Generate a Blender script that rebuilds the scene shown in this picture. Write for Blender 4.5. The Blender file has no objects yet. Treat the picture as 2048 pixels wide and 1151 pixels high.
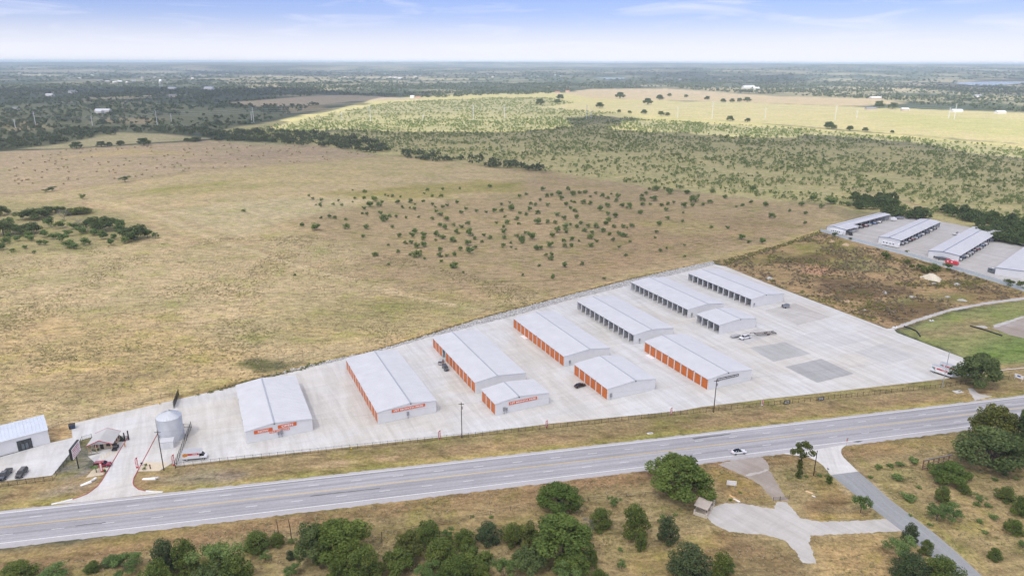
import bpy, bmesh, math, random
import numpy as np
from mathutils import Matrix, Vector, Euler

# ------------------------------------------------------------------ scene, camera, world, sun
sc = bpy.context.scene
COL = sc.collection
R = math.radians
CAM_H = 117.77
PITCH, ROLL = R(17.8596), R(-0.1746)
cd = bpy.data.cameras.new('camera')
cam = bpy.data.objects.new('camera', cd)
COL.objects.link(cam)
cd.sensor_fit = 'HORIZONTAL'; cd.sensor_width = 36.0
cd.lens = 1401.142 / 2048 * 36.0
cd.clip_start = 1.0; cd.clip_end = 90000.0
_f = Vector((0, math.cos(PITCH), -math.sin(PITCH)))
_d = Vector((0, -math.sin(PITCH), -math.cos(PITCH)))
_r = Vector((1, 0, 0))
_rt = _r * math.cos(ROLL) + _d * math.sin(ROLL)
_dn = -_r * math.sin(ROLL) + _d * math.cos(ROLL)
cam.matrix_world = Matrix(((_rt.x, -_dn.x, -_f.x, 0), (_rt.y, -_dn.y, -_f.y, 0),
                           (_rt.z, -_dn.z, -_f.z, CAM_H), (0, 0, 0, 1)))
sc.camera = cam

SUN_ELEV = R(57)
SUN_AZ = R(212)                       # compass bearing of the sun, clockwise from +Y
SUN_DIR = Vector((math.sin(SUN_AZ) * math.cos(SUN_ELEV), math.cos(SUN_AZ) * math.cos(SUN_ELEV), math.sin(SUN_ELEV)))

world = bpy.data.worlds.new('World'); sc.world = world; world.use_nodes = True
nt = world.node_tree; nt.nodes.clear()
wo = nt.nodes.new('ShaderNodeOutputWorld'); bg = nt.nodes.new('ShaderNodeBackground')
sky = nt.nodes.new('ShaderNodeTexSky'); sky.sky_type = 'NISHITA'; sky.sun_disc = False
sky.sun_elevation = SUN_ELEV; sky.sun_rotation = SUN_AZ
sky.altitude = 300; sky.air_density = 1.0; sky.dust_density = 0.0; sky.ozone_density = 5.0
tc = nt.nodes.new('ShaderNodeTexCoord')
mp = nt.nodes.new('ShaderNodeMapping'); mp.inputs['Scale'].default_value = (3.0, 3.0, 22.0)
mp.inputs['Rotation'].default_value = (0.02, 0.05, 0.3)
nz = nt.nodes.new('ShaderNodeTexNoise'); nz.inputs['Scale'].default_value = 2.1
nz.inputs['Detail'].default_value = 7; nz.inputs['Roughness'].default_value = 0.62; nz.inputs['Distortion'].default_value = 0.7
rp = nt.nodes.new('ShaderNodeValToRGB')
rp.color_ramp.elements[0].position = 0.50; rp.color_ramp.elements[0].color = (0, 0, 0, 1)
rp.color_ramp.elements[1].position = 0.80; rp.color_ramp.elements[1].color = (0.8, 0.8, 0.8, 1)
mx = nt.nodes.new('ShaderNodeMix'); mx.data_type = 'RGBA'
mx.inputs[7].default_value = (7.0, 7.2, 8.6, 1)      # thin cirrus lit by the sun
nt.links.new(tc.outputs['Generated'], mp.inputs['Vector']); nt.links.new(mp.outputs[0], nz.inputs['Vector'])
nt.links.new(nz.outputs['Fac'], rp.inputs[0]); nt.links.new(rp.outputs[0], mx.inputs[0])
wb = nt.nodes.new('ShaderNodeMix'); wb.data_type = 'RGBA'; wb.blend_type = 'MULTIPLY'; wb.inputs[0].default_value = 1.0
wb.inputs[7].default_value = (0.74, 0.70, 1.02, 1)      # white balance of the sky
nt.links.new(sky.outputs[0], wb.inputs[6]); nt.links.new(wb.outputs[2], mx.inputs[6])
sp = nt.nodes.new('ShaderNodeSeparateXYZ'); nt.links.new(tc.outputs['Generated'], sp.inputs[0])
mr = nt.nodes.new('ShaderNodeMapRange'); mr.interpolation_type = 'SMOOTHSTEP'      # pale band of thick air low over the horizon, all round
mr.inputs['From Min'].default_value = 0.0; mr.inputs['From Max'].default_value = 0.065; mr.inputs['To Min'].default_value = 0.9; mr.inputs['To Max'].default_value = 0.0
nt.links.new(sp.outputs[2], mr.inputs['Value'])
hz = nt.nodes.new('ShaderNodeMix'); hz.data_type = 'RGBA'; hz.inputs[7].default_value = (7.4, 7.6, 8.4, 1)
nt.links.new(mr.outputs[0], hz.inputs[0]); nt.links.new(mx.outputs[2], hz.inputs[6]); nt.links.new(hz.outputs[2], bg.inputs['Color'])
bg.inputs['Strength'].default_value = 0.095
nt.links.new(bg.outputs[0], wo.inputs['Surface'])

sl = bpy.data.lights.new('sun', 'SUN'); sl.energy = 4.6; sl.angle = R(0.53); sl.color = (1.0, 0.955, 0.88)
so = bpy.data.objects.new('sun', sl); COL.objects.link(so)
so.rotation_euler = (-SUN_DIR).to_track_quat('-Z', 'Y').to_euler()
so.location = (0, 0, 3000)

sc.view_settings.view_transform = 'Standard'; sc.view_settings.look = 'None'
sc.view_settings.exposure = 0.44; sc.view_settings.gamma = 1.0; sc.view_settings.use_curve_mapping = False
sc.render.engine = 'CYCLES'
cy = sc.cycles
cy.use_denoising = True
try: cy.denoiser = 'OPENIMAGEDENOISE'
except Exception: pass
cy.max_bounces = 6; cy.diffuse_bounces = 3; cy.glossy_bounces = 2; cy.transmission_bounces = 3
cy.transparent_max_bounces = 8; cy.volume_bounces = 2
cy.sample_clamp_indirect = 4.0

# ------------------------------------------------------------------ helpers
rng = np.random.default_rng(7)
random.seed(7)

def s2l(c):
    return tuple((v / 255 / 12.92) if v / 255 <= 0.04045 else ((v / 255 + 0.055) / 1.055) ** 2.4 for v in c)

def tag(o, label=None, cat=None, group=None, kind=None):
    if label: o['label'] = label
    if cat: o['category'] = cat
    if group: o['group'] = group
    if kind: o['kind'] = kind
    return o

def link(o, parent=None):
    COL.objects.link(o)
    if parent is not None: o.parent = parent
    return o

def empty(name, loc=(0, 0, 0), rz=0.0, parent=None):
    o = bpy.data.objects.new(name, None)
    o.location = (loc[0], loc[1], loc[2] if len(loc) > 2 else 0.0); o.rotation_euler = (0, 0, rz)
    o.empty_display_size = 0.5
    return link(o, parent)

def mesh_obj(name, me, parent=None, loc=(0, 0, 0), rz=0.0):
    o = bpy.data.objects.new(name, me)
    o.location = (loc[0], loc[1], loc[2] if len(loc) > 2 else 0.0); o.rotation_euler = (0, 0, rz)
    return link(o, parent)

class MB:
    """collects simple solids into one mesh"""
    def __init__(s): s.v = []; s.f = []; s.m = []; s.sm = []
    def add(s, vs, fs, mi=0, smooth=False):
        b = len(s.v); s.v += [tuple(p) for p in vs]
        for f in fs: s.f.append(tuple(b + i for i in f)); s.m.append(mi); s.sm.append(smooth)
        return s
    def box(s, x0, x1, y0, y1, z0, z1, mi=0):
        return s.add([(x0, y0, z0), (x1, y0, z0), (x1, y1, z0), (x0, y1, z0), (x0, y0, z1), (x1, y0, z1), (x1, y1, z1), (x0, y1, z1)],
                     [(0, 3, 2, 1), (4, 5, 6, 7), (0, 1, 5, 4), (1, 2, 6, 5), (2, 3, 7, 6), (3, 0, 4, 7)], mi)
    def hexa(s, p, mi=0):
        return s.add(p, [(0, 3, 2, 1), (4, 5, 6, 7), (0, 1, 5, 4), (1, 2, 6, 5), (2, 3, 7, 6), (3, 0, 4, 7)], mi)
    def prism(s, poly, a, b, axis='z', mi=0):
        """poly: 2D points, extruded from a to b along axis"""
        def P(p, t):
            return {'z': (p[0], p[1], t), 'y': (p[0], t, p[1]), 'x': (t, p[0], p[1])}[axis]
        n = len(poly)
        vs = [P(p, a) for p in poly] + [P(p, b) for p in poly]
        fs = [tuple(range(n))[::-1], tuple(range(n, 2 * n))] + [(i, (i + 1) % n, n + (i + 1) % n, n + i) for i in range(n)]
        return s.add(vs, fs, mi)
    def tube(s, pts, rad, n=8, mi=0, cap=True, smooth=True):
        pts = [Vector(p) for p in pts]; k = len(pts)
        rad = [rad] * k if not hasattr(rad, '__len__') else rad
        vs = []
        for i, p in enumerate(pts):
            t = (pts[min(i + 1, k - 1)] - pts[max(i - 1, 0)])
            t = t.normalized() if t.length > 1e-9 else Vector((0, 0, 1))
            u = t.cross(Vector((0, 0, 1)) if abs(t.z) < 0.95 else Vector((1, 0, 0))).normalized(); w = t.cross(u)
            for j in range(n):
                a = 2 * math.pi * j / n
                vs.append(p + (u * math.cos(a) + w * math.sin(a)) * rad[i])
        fs = []
        for i in range(k - 1):
            for j in range(n):
                fs.append((i * n + j, i * n + (j + 1) % n, (i + 1) * n + (j + 1) % n, (i + 1) * n + j))
        s.add(vs, fs, mi, smooth)
        if cap:
            s.add(vs[:n], [tuple(range(n))[::-1]], mi); s.add(vs[-n:], [tuple(range(n))], mi)
        return s
    def lathe(s, prof, n=32, c=(0, 0), mi=0, smooth=True):
        vs = []
        for r, z in prof:
            for j in range(n):
                a = 2 * math.pi * j / n; vs.append((c[0] + r * math.cos(a), c[1] + r * math.sin(a), z))
        fs = [(i * n + j, i * n + (j + 1) % n, (i + 1) * n + (j + 1) % n, (i + 1) * n + j) for i in range(len(prof) - 1) for j in range(n)]
        return s.add(vs, fs, mi, smooth)
    def loft(s, rings, mi=0, smooth=False, cap=True):
        n = len(rings[0]); vs = [p for r in rings for p in r]
        fs = [(i * n + j, i * n + (j + 1) % n, (i + 1) * n + (j + 1) % n, (i + 1) * n + j) for i in range(len(rings) - 1) for j in range(n)]
        if cap: fs += [tuple(range(n))[::-1], tuple(range((len(rings) - 1) * n, len(rings) * n))]
        return s.add(vs, fs, mi, smooth)
    def mesh(s, name, mats):
        me = bpy.data.meshes.new(name); me.from_pydata(s.v, [], s.f)
        mats = mats if isinstance(mats, (list, tuple)) else [mats]
        for m in mats: me.materials.append(m)
        if len(mats) > 1: me.polygons.foreach_set('material_index', s.m)
        me.polygons.foreach_set('use_smooth', s.sm)
        me.update(); return me
    def build(s, name, mats, parent=None, loc=(0, 0, 0), rz=0.0):
        return mesh_obj(name, s.mesh(name, mats), parent, loc, rz)

# ------------------------------------------------------------------ materials
def node(nt, t, **kw):
    n = nt.nodes.new(t)
    for k, v in kw.items(): setattr(n, k, v)
    return n

def noise(nt, vec, scale, detail=3, rough=0.55, dist=0.0):
    n = node(nt, 'ShaderNodeTexNoise'); n.inputs['Scale'].default_value = scale
    n.inputs['Detail'].default_value = detail; n.inputs['Roughness'].default_value = rough; n.inputs['Distortion'].default_value = dist
    if vec is not None: nt.links.new(vec, n.inputs['Vector'])
    return n.outputs['Fac']

def ramp(nt, fac, stops):
    n = node(nt, 'ShaderNodeValToRGB'); e = n.color_ramp.elements
    while len(e) < len(stops): e.new(0.5)
    for el, (p, c) in zip(e, stops):
        el.position = p; el.color = (c, c, c, 1) if not hasattr(c, '__len__') else (*c, 1)
    nt.links.new(fac, n.inputs[0]); return n.outputs[0]

def mixc(nt, a, b, fac, mode='MIX'):
    n = node(nt, 'ShaderNodeMix', data_type='RGBA', blend_type=mode)
    for sock, v in ((n.inputs[0], fac), (n.inputs[6], a), (n.inputs[7], b)):
        if hasattr(v, 'is_linked') or isinstance(v, bpy.types.NodeSocket): nt.links.new(v, sock)
        elif hasattr(v, '__len__'): sock.default_value = (*v, 1) if len(v) == 3 else v
        else: sock.default_value = v
    return n.outputs[2]

def new_mat(name):
    m = bpy.data.materials.new(name); m.use_nodes = True
    nt = m.node_tree; bs = nt.nodes['Principled BSDF']
    tc = node(nt, 'ShaderNodeTexCoord')
    geo = node(nt, 'ShaderNodeNewGeometry')
    return m, nt, bs, tc, geo

def bump(nt, bs, h, strength=0.3, dist=0.1):
    b = node(nt, 'ShaderNodeBump'); b.inputs['Strength'].default_value = strength; b.inputs['Distance'].default_value = dist
    nt.links.new(h, b.inputs['Height']); nt.links.new(b.outputs[0], bs.inputs['Normal'])

MATS = {}
def mat(name, col, rough=0.6, metal=0.0, var=0.10, scale=1.2, spec=0.4, obj=False, coat=0.0):
    if name in MATS: return MATS[name]
    m, nt, bs, tc, geo = new_mat(name)
    v = geo.outputs['Position'] if not obj else tc.outputs['Object']
    f = ramp(nt, noise(nt, v, scale, 5, 0.6), [(0.25, 1 - var), (0.75, 1 + var)])
    nt.links.new(mixc(nt, col, f, 1.0, 'MULTIPLY'), bs.inputs['Base Color'])
    bs.inputs['Roughness'].default_value = rough; bs.inputs['Metallic'].default_value = metal
    bs.inputs['Specular IOR Level'].default_value = spec
    if coat: bs.inputs['Coat Weight'].default_value = coat
    MATS[name] = m; return m

white_metal = mat('white_wall_metal', (0.66, 0.665, 0.67), 0.5, 0, 0.05, 0.5)
trim_metal = mat('pale_trim_metal', (0.60, 0.61, 0.62), 0.5, 0, 0.05, 1.0)
ridge_metal = mat('ridge_grey_metal', (0.34, 0.37, 0.41), 0.45, 0.0, 0.06, 1.0)
orange_door = mat('orange_door_paint', (0.51, 0.128, 0.014), 0.45, 0, 0.08, 0.6)
sign_orange = mat('sign_orange', (0.62, 0.12, 0.025), 0.55, 0, 0.05, 2)
sign_black = mat('sign_black', (0.022, 0.022, 0.024), 0.5, 0, 0.1, 2)
sign_white = mat('sign_white', (0.80, 0.80, 0.80), 0.5, 0, 0.03, 2)
sign_red = mat('sign_red', (0.55, 0.03, 0.035), 0.5, 0, 0.08, 2)
black_iron = mat('black_iron', (0.018, 0.018, 0.02), 0.5, 0.2, 0.15, 3)
grey_box = mat('grey_electrical_box', (0.27, 0.28, 0.29), 0.5, 0.1, 0.1, 3)
dark_rubber = mat('dark_rubber', (0.018, 0.018, 0.019), 0.85, 0, 0.15, 5)
wheel_metal = mat('wheel_metal', (0.45, 0.46, 0.48), 0.35, 0.7, 0.1, 5)
lens_white = mat('lens_white', (0.75, 0.76, 0.78), 0.15, 0, 0.05, 5)
lens_red = mat('lens_red', (0.45, 0.015, 0.015), 0.2, 0, 0.1, 5)
wood_pole = mat('dark_wood_pole', (0.045, 0.03, 0.022), 0.9, 0, 0.3, 2)
wood_brown = mat('rusty_brown_wood', (0.17, 0.085, 0.05), 0.9, 0, 0.3, 2)
galv = mat('galvanised_pole', (0.42, 0.44, 0.46), 0.4, 0.5, 0.08, 1)
interior = mat('interior_panel', (0.40, 0.405, 0.41), 0.7, 0, 0.08, 1)
bark = mat('bark', (0.095, 0.08, 0.065), 0.95, 0, 0.35, 3)
kerb_red = mat('red_kerb_paint', (0.36, 0.05, 0.055), 0.7, 0, 0.2, 1.5)
line_white = mat('white_road_paint', (0.70, 0.70, 0.69), 0.7, 0, 0.18, 1.5)
line_yellow = mat('yellow_road_paint', (0.62, 0.46, 0.17), 0.7, 0, 0.2, 1.5)
beige_bed = mat('beige_gravel_bed', (0.58, 0.50, 0.37), 0.95, 0, 0.15, 3)
stone_tan = mat('tan_stone', (0.42, 0.33, 0.21), 0.9, 0, 0.25, 2.5)
blue_trim = mat('blue_grey_trim', (0.13, 0.17, 0.25), 0.5, 0, 0.08, 1)
car_glass = mat('car_glass', (0.012, 0.014, 0.017), 0.08, 0, 0.1, 3, spec=0.6)

def paint(name, col, rough=0.28):
    return mat('paint_' + name, col, rough, 0.0, 0.04, 2.0, spec=0.5, coat=0.5)

def roof_material(name, col):
    m, nt, bs, tc, geo = new_mat(name)
    p = tc.outputs['Object']
    f = ramp(nt, noise(nt, p, 0.22, 5, 0.6), [(0.3, 0.93), (0.72, 1.04)])
    mpn = node(nt, 'ShaderNodeMapping'); mpn.inputs['Scale'].default_value = (0.06, 1.4, 1)
    nt.links.new(p, mpn.inputs['Vector'])
    st = ramp(nt, noise(nt, mpn.outputs[0], 1.0, 4, 0.6), [(0.3, 0.97), (0.7, 1.02)])
    cc = mixc(nt, mixc(nt, col, f, 1.0, 'MULTIPLY'), st, 1.0, 'MULTIPLY')
    nt.links.new(cc, bs.inputs['Base Color'])
    bs.inputs['Roughness'].default_value = 0.6; bs.inputs['Specular IOR Level'].default_value = 0.25
    return m
roof_white = roof_material('white_metal_roofing', (0.555, 0.565, 0.585))
roof_blue = roof_material('pale_blue_metal_roofing', (0.53, 0.585, 0.66))

def concrete_material(name, base, stain, joint=4.6, ang=24.81, stain_amt=0.55):
    m, nt, bs, tc, geo = new_mat(name)
    p = geo.outputs['Position']
    mpn = node(nt, 'ShaderNodeMapping'); mpn.inputs['Rotation'].default_value = (0, 0, -R(ang))
    nt.links.new(p, mpn.inputs['Vector']); q = mpn.outputs[0]
    big = ramp(nt, noise(nt, p, 0.028, 6, 0.62, 0.6), [(0.40, 0.0), (0.60, 1.0)])
    c1 = mixc(nt, base, stain, mixc(nt, (0, 0, 0), big, stain_amt))
    # driving streaks along the aisles and across them
    st = node(nt, 'ShaderNodeMapping'); st.inputs['Scale'].default_value = (0.36, 0.04, 1); nt.links.new(q, st.inputs['Vector'])
    s1 = ramp(nt, noise(nt, st.outputs[0], 1.0, 5, 0.65, 0.6), [(0.34, (0.86, 0.85, 0.83)), (0.62, (1.04, 1.04, 1.04))])
    st2 = node(nt, 'ShaderNodeMapping'); st2.inputs['Scale'].default_value = (0.05, 0.30, 1); nt.links.new(q, st2.inputs['Vector'])
    s2 = ramp(nt, noise(nt, st2.outputs[0], 1.0, 4, 0.6, 0.9), [(0.30, 0.92), (0.62, 1.02)])
    c2 = mixc(nt, mixc(nt, c1, s1, 1.0, 'MULTIPLY'), s2, 1.0, 'MULTIPLY')
    fine = ramp(nt, noise(nt, p, 1.3, 6, 0.7), [(0.3, 0.93), (0.7, 1.05)])
    c3 = mixc(nt, c2, fine, 1.0, 'MULTIPLY')
    if joint:
        bk = node(nt, 'ShaderNodeTexBrick'); bk.offset = 0.0; bk.inputs['Scale'].default_value = 1.0
        bk.inputs['Brick Width'].default_value = joint; bk.inputs['Row Height'].default_value = joint
        bk.inputs['Mortar Size'].default_value = 0.035; bk.inputs['Mortar Smooth'].default_value = 0.4
        bk.inputs['Color1'].default_value = (1, 1, 1, 1); bk.inputs['Color2'].default_value = (0.985, 0.985, 0.988, 1)
        bk.inputs['Mortar'].default_value = (0.94, 0.935, 0.93, 1)
        nt.links.new(q, bk.inputs['Vector'])
        c3 = mixc(nt, c3, bk.outputs['Color'], 1.0, 'MULTIPLY')
    nt.links.new(c3, bs.inputs['Base Color'])
    bs.inputs['Roughness'].default_value = 0.85; bs.inputs['Specular IOR Level'].default_value = 0.25
    bump(nt, bs, noise(nt, p, 2.0, 5, 0.7), 0.15, 0.05)
    return m
concrete = concrete_material('yard_concrete', (0.582, 0.588, 0.582), (0.525, 0.488, 0.415))
concrete_light = concrete_material('light_concrete', (0.60, 0.595, 0.58), (0.55, 0.53, 0.49), 5.5, -12, 0.4)
gravel_grey = concrete_material('grey_gravel', (0.385, 0.39, 0.39), (0.34, 0.345, 0.345), 0, 24.81, 0.6)
gravel_mid = concrete_material('mid_grey_gravel', (0.43, 0.435, 0.43), (0.385, 0.39, 0.385), 0, 24.81, 0.6)
gravel_light = concrete_material('light_grey_gravel', (0.53, 0.528, 0.52), (0.48, 0.478, 0.47), 0, 24.81, 0.6)
gravel_pale = concrete_material('pale_gravel', (0.50, 0.49, 0.47), (0.43, 0.40, 0.36), 0, 40, 0.5)
gravel_lilac = concrete_material('lilac_gravel', (0.38, 0.345, 0.32), (0.30, 0.25, 0.20), 0, 40, 0.9)

def rock_material(name, a, b, scale=1.6):
    m, nt, bs, tc, geo = new_mat(name)
    p = geo.outputs['Position']
    vo = node(nt, 'ShaderNodeTexVoronoi'); vo.inputs['Scale'].default_value = scale; nt.links.new(p, vo.inputs['Vector'])
    f = ramp(nt, vo.outputs['Color'], [(0.1, a), (0.9, b)])
    nt.links.new(f, bs.inputs['Base Color']); bs.inputs['Roughness'].default_value = 0.9
    bump(nt, bs, vo.outputs['Distance'], 0.6, 0.3)
    return m
riprap_mat = rock_material('pale_riprap', (0.27, 0.27, 0.26), (0.58, 0.57, 0.55))

def asphalt_material(name, base, bands):
    m, nt, bs, tc, geo = new_mat(name)
    p = geo.outputs['Position']
    at = node(nt, 'ShaderNodeAttribute', attribute_name='across')
    al = node(nt, 'ShaderNodeAttribute', attribute_name='along')
    cx = node(nt, 'ShaderNodeCombineXYZ'); nt.links.new(at.outputs['Fac'], cx.inputs[0])
    ml = node(nt, 'ShaderNodeMath', operation='MULTIPLY'); ml.inputs[1].default_value = 0.012
    nt.links.new(al.outputs['Fac'], ml.inputs[0]); nt.links.new(ml.outputs[0], cx.inputs[1])
    band = ramp(nt, noise(nt, cx.outputs[0], 0.75, 3, 0.6), [(0.33, 1 - bands), (0.64, 1 + bands)])
    fine = ramp(nt, noise(nt, p, 1.2, 6, 0.75), [(0.3, 0.88), (0.7, 1.1)])
    patch = ramp(nt, noise(nt, p, 0.06, 5, 0.6), [(0.35, 0.94), (0.65, 1.05)])
    cc = mixc(nt, mixc(nt, mixc(nt, base, band, 1.0, 'MULTIPLY'), fine, 1.0, 'MULTIPLY'), patch, 1.0, 'MULTIPLY')
    nt.links.new(cc, bs.inputs['Base Color']); bs.inputs['Roughness'].default_value = 0.85
    bs.inputs['Specular IOR Level'].default_value = 0.25
    return m
asphalt = asphalt_material('highway_asphalt', (0.315, 0.315, 0.328), 0.22)
asphalt_shoulder = asphalt_material('shoulder_asphalt', (0.40, 0.39, 0.395), 0.06)
asphalt_side = asphalt_material('side_road_asphalt', (0.27, 0.28, 0.285), 0.10)

def leaf_material(name, a, b, trans=0.28):
    m, nt, bs, tc, geo = new_mat(name)
    at = node(nt, 'ShaderNodeAttribute', attribute_name='hue')
    oi = node(nt, 'ShaderNodeObjectInfo')
    cc = mixc(nt, a, b, at.outputs['Fac'])
    rv = ramp(nt, oi.outputs['Random'], [(0.0, (0.88, 0.92, 0.86)), (0.5, (1, 1, 1)), (1.0, (1.14, 1.06, 1.0))])
    cc = mixc(nt, cc, rv, 1.0, 'MULTIPLY')
    nt.links.new(cc, bs.inputs['Base Color']); bs.inputs['Roughness'].default_value = 0.75
    bs.inputs['Specular IOR Level'].default_value = 0.2
    tr = node(nt, 'ShaderNodeBsdfTranslucent'); nt.links.new(cc, tr.inputs['Color'])
    ms = node(nt, 'ShaderNodeMixShader'); ms.inputs[0].default_value = trans
    nt.links.new(bs.outputs[0], ms.inputs[1]); nt.links.new(tr.outputs[0], ms.inputs[2])
    nt.links.new(ms.outputs[0], nt.nodes['Material Output'].inputs['Surface'])
    return m
leaf_oak = leaf_material('live_oak_leaves', (0.07, 0.115, 0.022), (0.165, 0.225, 0.05))
leaf_dark = leaf_material('dark_oak_leaves', (0.05, 0.08, 0.032), (0.10, 0.135, 0.055))
leaf_juniper = leaf_material('juniper_leaves', (0.072, 0.112, 0.023), (0.178, 0.22, 0.05))
leaf_mesquite = leaf_material('mesquite_leaves', (0.085, 0.145, 0.04), (0.19, 0.27, 0.085))
leaf_olive = leaf_material('olive_leaves', (0.085, 0.11, 0.024), (0.17, 0.185, 0.048))
leaf_shrub = leaf_material('field_shrub_leaves', (0.105, 0.165, 0.045), (0.205, 0.285, 0.085))
leaf_thicket = leaf_material('thicket_leaves', (0.08, 0.115, 0.038), (0.155, 0.20, 0.065))
leaf_grey = leaf_material('grey_twigs', (0.17, 0.16, 0.15), (0.26, 0.25, 0.23), 0.1)
leaf_wood = leaf_material('woodland_leaves', (0.07, 0.095, 0.045), (0.13, 0.165, 0.075))
leaf_brush = leaf_material('brush_leaves', (0.175, 0.225, 0.07), (0.31, 0.365, 0.13), 0.4)
weed_brown = leaf_material('brown_weeds', (0.18, 0.135, 0.09), (0.31, 0.25, 0.15), 0.15)
weed_green = leaf_material('green_weeds', (0.16, 0.165, 0.05), (0.27, 0.27, 0.09), 0.2)
# ------------------------------------------------------------------ terrain
def vnoise(x, y, scale, seed=0, octv=3):
    """smooth value noise in 0..1"""
    out = np.zeros_like(x, dtype=float); amp = 1.0; tot = 0.0
    for o in range(octv):
        xs = x * scale * 2 ** o + 31.7 * o; ys = y * scale * 2 ** o + 17.3 * o
        xi = np.floor(xs); yi = np.floor(ys); fx = xs - xi; fy = ys - yi
        fx = fx * fx * (3 - 2 * fx); fy = fy * fy * (3 - 2 * fy)
        def h(a, b):
            t = np.sin(a * 127.1 + b * 311.7 + seed * 74.7 + o * 19.19) * 43758.5453
            return t - np.floor(t)
        out += amp * ((h(xi, yi) * (1 - fx) + h(xi + 1, yi) * fx) * (1 - fy) + (h(xi, yi + 1) * (1 - fx) + h(xi + 1, yi + 1) * fx) * fy)
        tot += amp; amp *= 0.5
    return out / tot

def sstep(a, b, x):
    t = np.clip((x - a) / (b - a), 0, 1); return t * t * (3 - 2 * t)

def inside(px, py, poly):
    r = np.zeros(px.shape, bool); n = len(poly)
    for i in range(n):
        x1, y1 = poly[i]; x2, y2 = poly[(i + 1) % n]
        if y1 == y2: continue
        cnd = ((y1 > py) != (y2 > py)) & (px < (x2 - x1) * (py - y1) / (y2 - y1) + x1)
        r ^= cnd
    return r

def sdist(px, py, poly, closed=True):
    d = np.full(px.shape, 1e9); n = len(poly)
    for i in range(n if closed else n - 1):
        x1, y1 = poly[i]; x2, y2 = poly[(i + 1) % n]
        dx, dy = x2 - x1, y2 - y1; t = np.clip(((px - x1) * dx + (py - y1) * dy) / (dx * dx + dy * dy + 1e-9), 0, 1)
        d = np.minimum(d, np.hypot(px - x1 - t * dx, py - y1 - t * dy))
    if closed: d = np.where(inside(px, py, poly), -d, d)
    return d

def terrain(x, y):
    d = np.hypot(x, y)
    mid = 110 * (vnoise(x * .55, y, 1 / 1500, 3, 3) - 0.45) * sstep(5600, 7800, d)
    roll = 80 * sstep(7500, 12500, d) * vnoise(x * .6, y, 1 / 2600, 5, 3)
    ang = np.arctan2(x, y)
    far = (50 + 75 * vnoise(ang * 6 + 5, d / 9000, 1.0, 9, 4)) * sstep(11500, 16500, d)
    return np.clip(np.maximum(mid + roll, far), -1.5, 125) * sstep(5400, 6600, d)

def axis(lo, fine_lo, fine_hi, hi, step, ratio):
    a = list(np.arange(fine_lo, fine_hi, step)); s = step; p = a[-1]
    while p < hi: s *= ratio; p += s; a.append(p)
    s = step; p = a[0]; b = []
    while p > lo: s *= ratio; p -= s; b.append(p)
    return np.array(b[::-1] + a)
gx = axis(-23000, -330, 360, 23000, 2.4, 1.036)
gy = axis(-2500, 125, 560, 23000, 2.4, 1.020)
GX, GY = np.meshgrid(gx, gy)
GZ = terrain(GX, GY)

def T(r, g, b, k=1.40):
    l = np.array(s2l((r, g, b))); y = l @ np.array([.3, .6, .1]); return (l * .84 + y * .16) * np.array([1.20, 1.145, 1.05]) / k

tint = np.empty(GX.shape + (3,)); D = np.hypot(GX, GY)
# far country: wooded hills with dry clearings
n1 = vnoise(GX, GY, 1 / 260, 11, 4); n2 = vnoise(GX, GY, 1 / 1500, 12, 4)
woods = np.array([0.065, 0.082, 0.055]); grassy = np.array([0.27, 0.24, 0.15])
wv = sstep(0.48, 0.60, n1 * 0.6 + n2 * 0.4)[..., None]; ridge_shade = (0.70 + 0.6 * vnoise(GX * .45, GY, 1 / 900, 14, 3))[..., None]  # last factor paints ridge shading into the tint as stretched noise bands
tint[:] = (woods * (1 - wv) + grassy * wv) * ridge_shade
def layer(poly, col, soft=6.0, wob=4.0, amt=1.0, closed=True, width=0.0, seed=0, wscale=None):
    p = np.array(poly); m = soft + wob + width + 5
    j = (gx > p[:, 0].min() - m) & (gx < p[:, 0].max() + m); i = (gy > p[:, 1].min() - m) & (gy < p[:, 1].max() + m)
    if not i.any() or not j.any(): return
    ii = np.ix_(i, j); X, Y = GX[ii], GY[ii]
    d = sdist(X, Y, poly, closed) - width
    d = d + (vnoise(X, Y, wscale or 1 / max(6.0, wob * 2.2), 40 + seed, 3) - 0.5) * 2 * wob
    k = (1 - sstep(-soft, soft, d))[..., None] * amt
    tint[ii] = tint[ii] * (1 - k) + np.array(col) * k

# -- far and middle distance
layer([(-708.05,979.1),(-819.57,872.75),(-708.35,566.73),(-2218.27,1854.98),(-1392.45,1961.66),(-1078.7,2151.93),(-728.15,1928.48),(-526.05,1627.24),(-517.91,1265.42),(-639.91,1261.45),(-668.25,1061.33)], T(120,126,95), 40, 60, .8)
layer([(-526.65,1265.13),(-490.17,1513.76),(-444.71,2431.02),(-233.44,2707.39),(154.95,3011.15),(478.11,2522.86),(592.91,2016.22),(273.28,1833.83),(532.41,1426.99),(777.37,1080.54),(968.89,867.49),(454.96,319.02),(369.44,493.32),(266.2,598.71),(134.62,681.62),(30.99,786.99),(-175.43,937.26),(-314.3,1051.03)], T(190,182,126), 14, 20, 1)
layer([(-451.66,1391.94),(-436.53,1630.96),(-371.18,2191.14),(-43.82,2525.95),(129.09,2501.1),(189.38,2194.63),(74,1946.23),(262.5,1759.93),(295.53,1544.16),(-22.37,1281.53),(-236.24,1274.58),(-372.22,1251.46)], (.31,.285,.155), 20, 25, .9)  # sunlit brush ground coloured darker than the cloud-shaded part, offsetting the sun
layer([(241.47,1542.06),(511.84,1370.36),(749.76,1040.8),(906.01,866.13),(788.64,748.95),(649.77,896.85),(542.73,1145.51),(324.93,1237.36),(236.92,1329.62)], (.32,.295,.165), 20, 25, .9)
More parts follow.
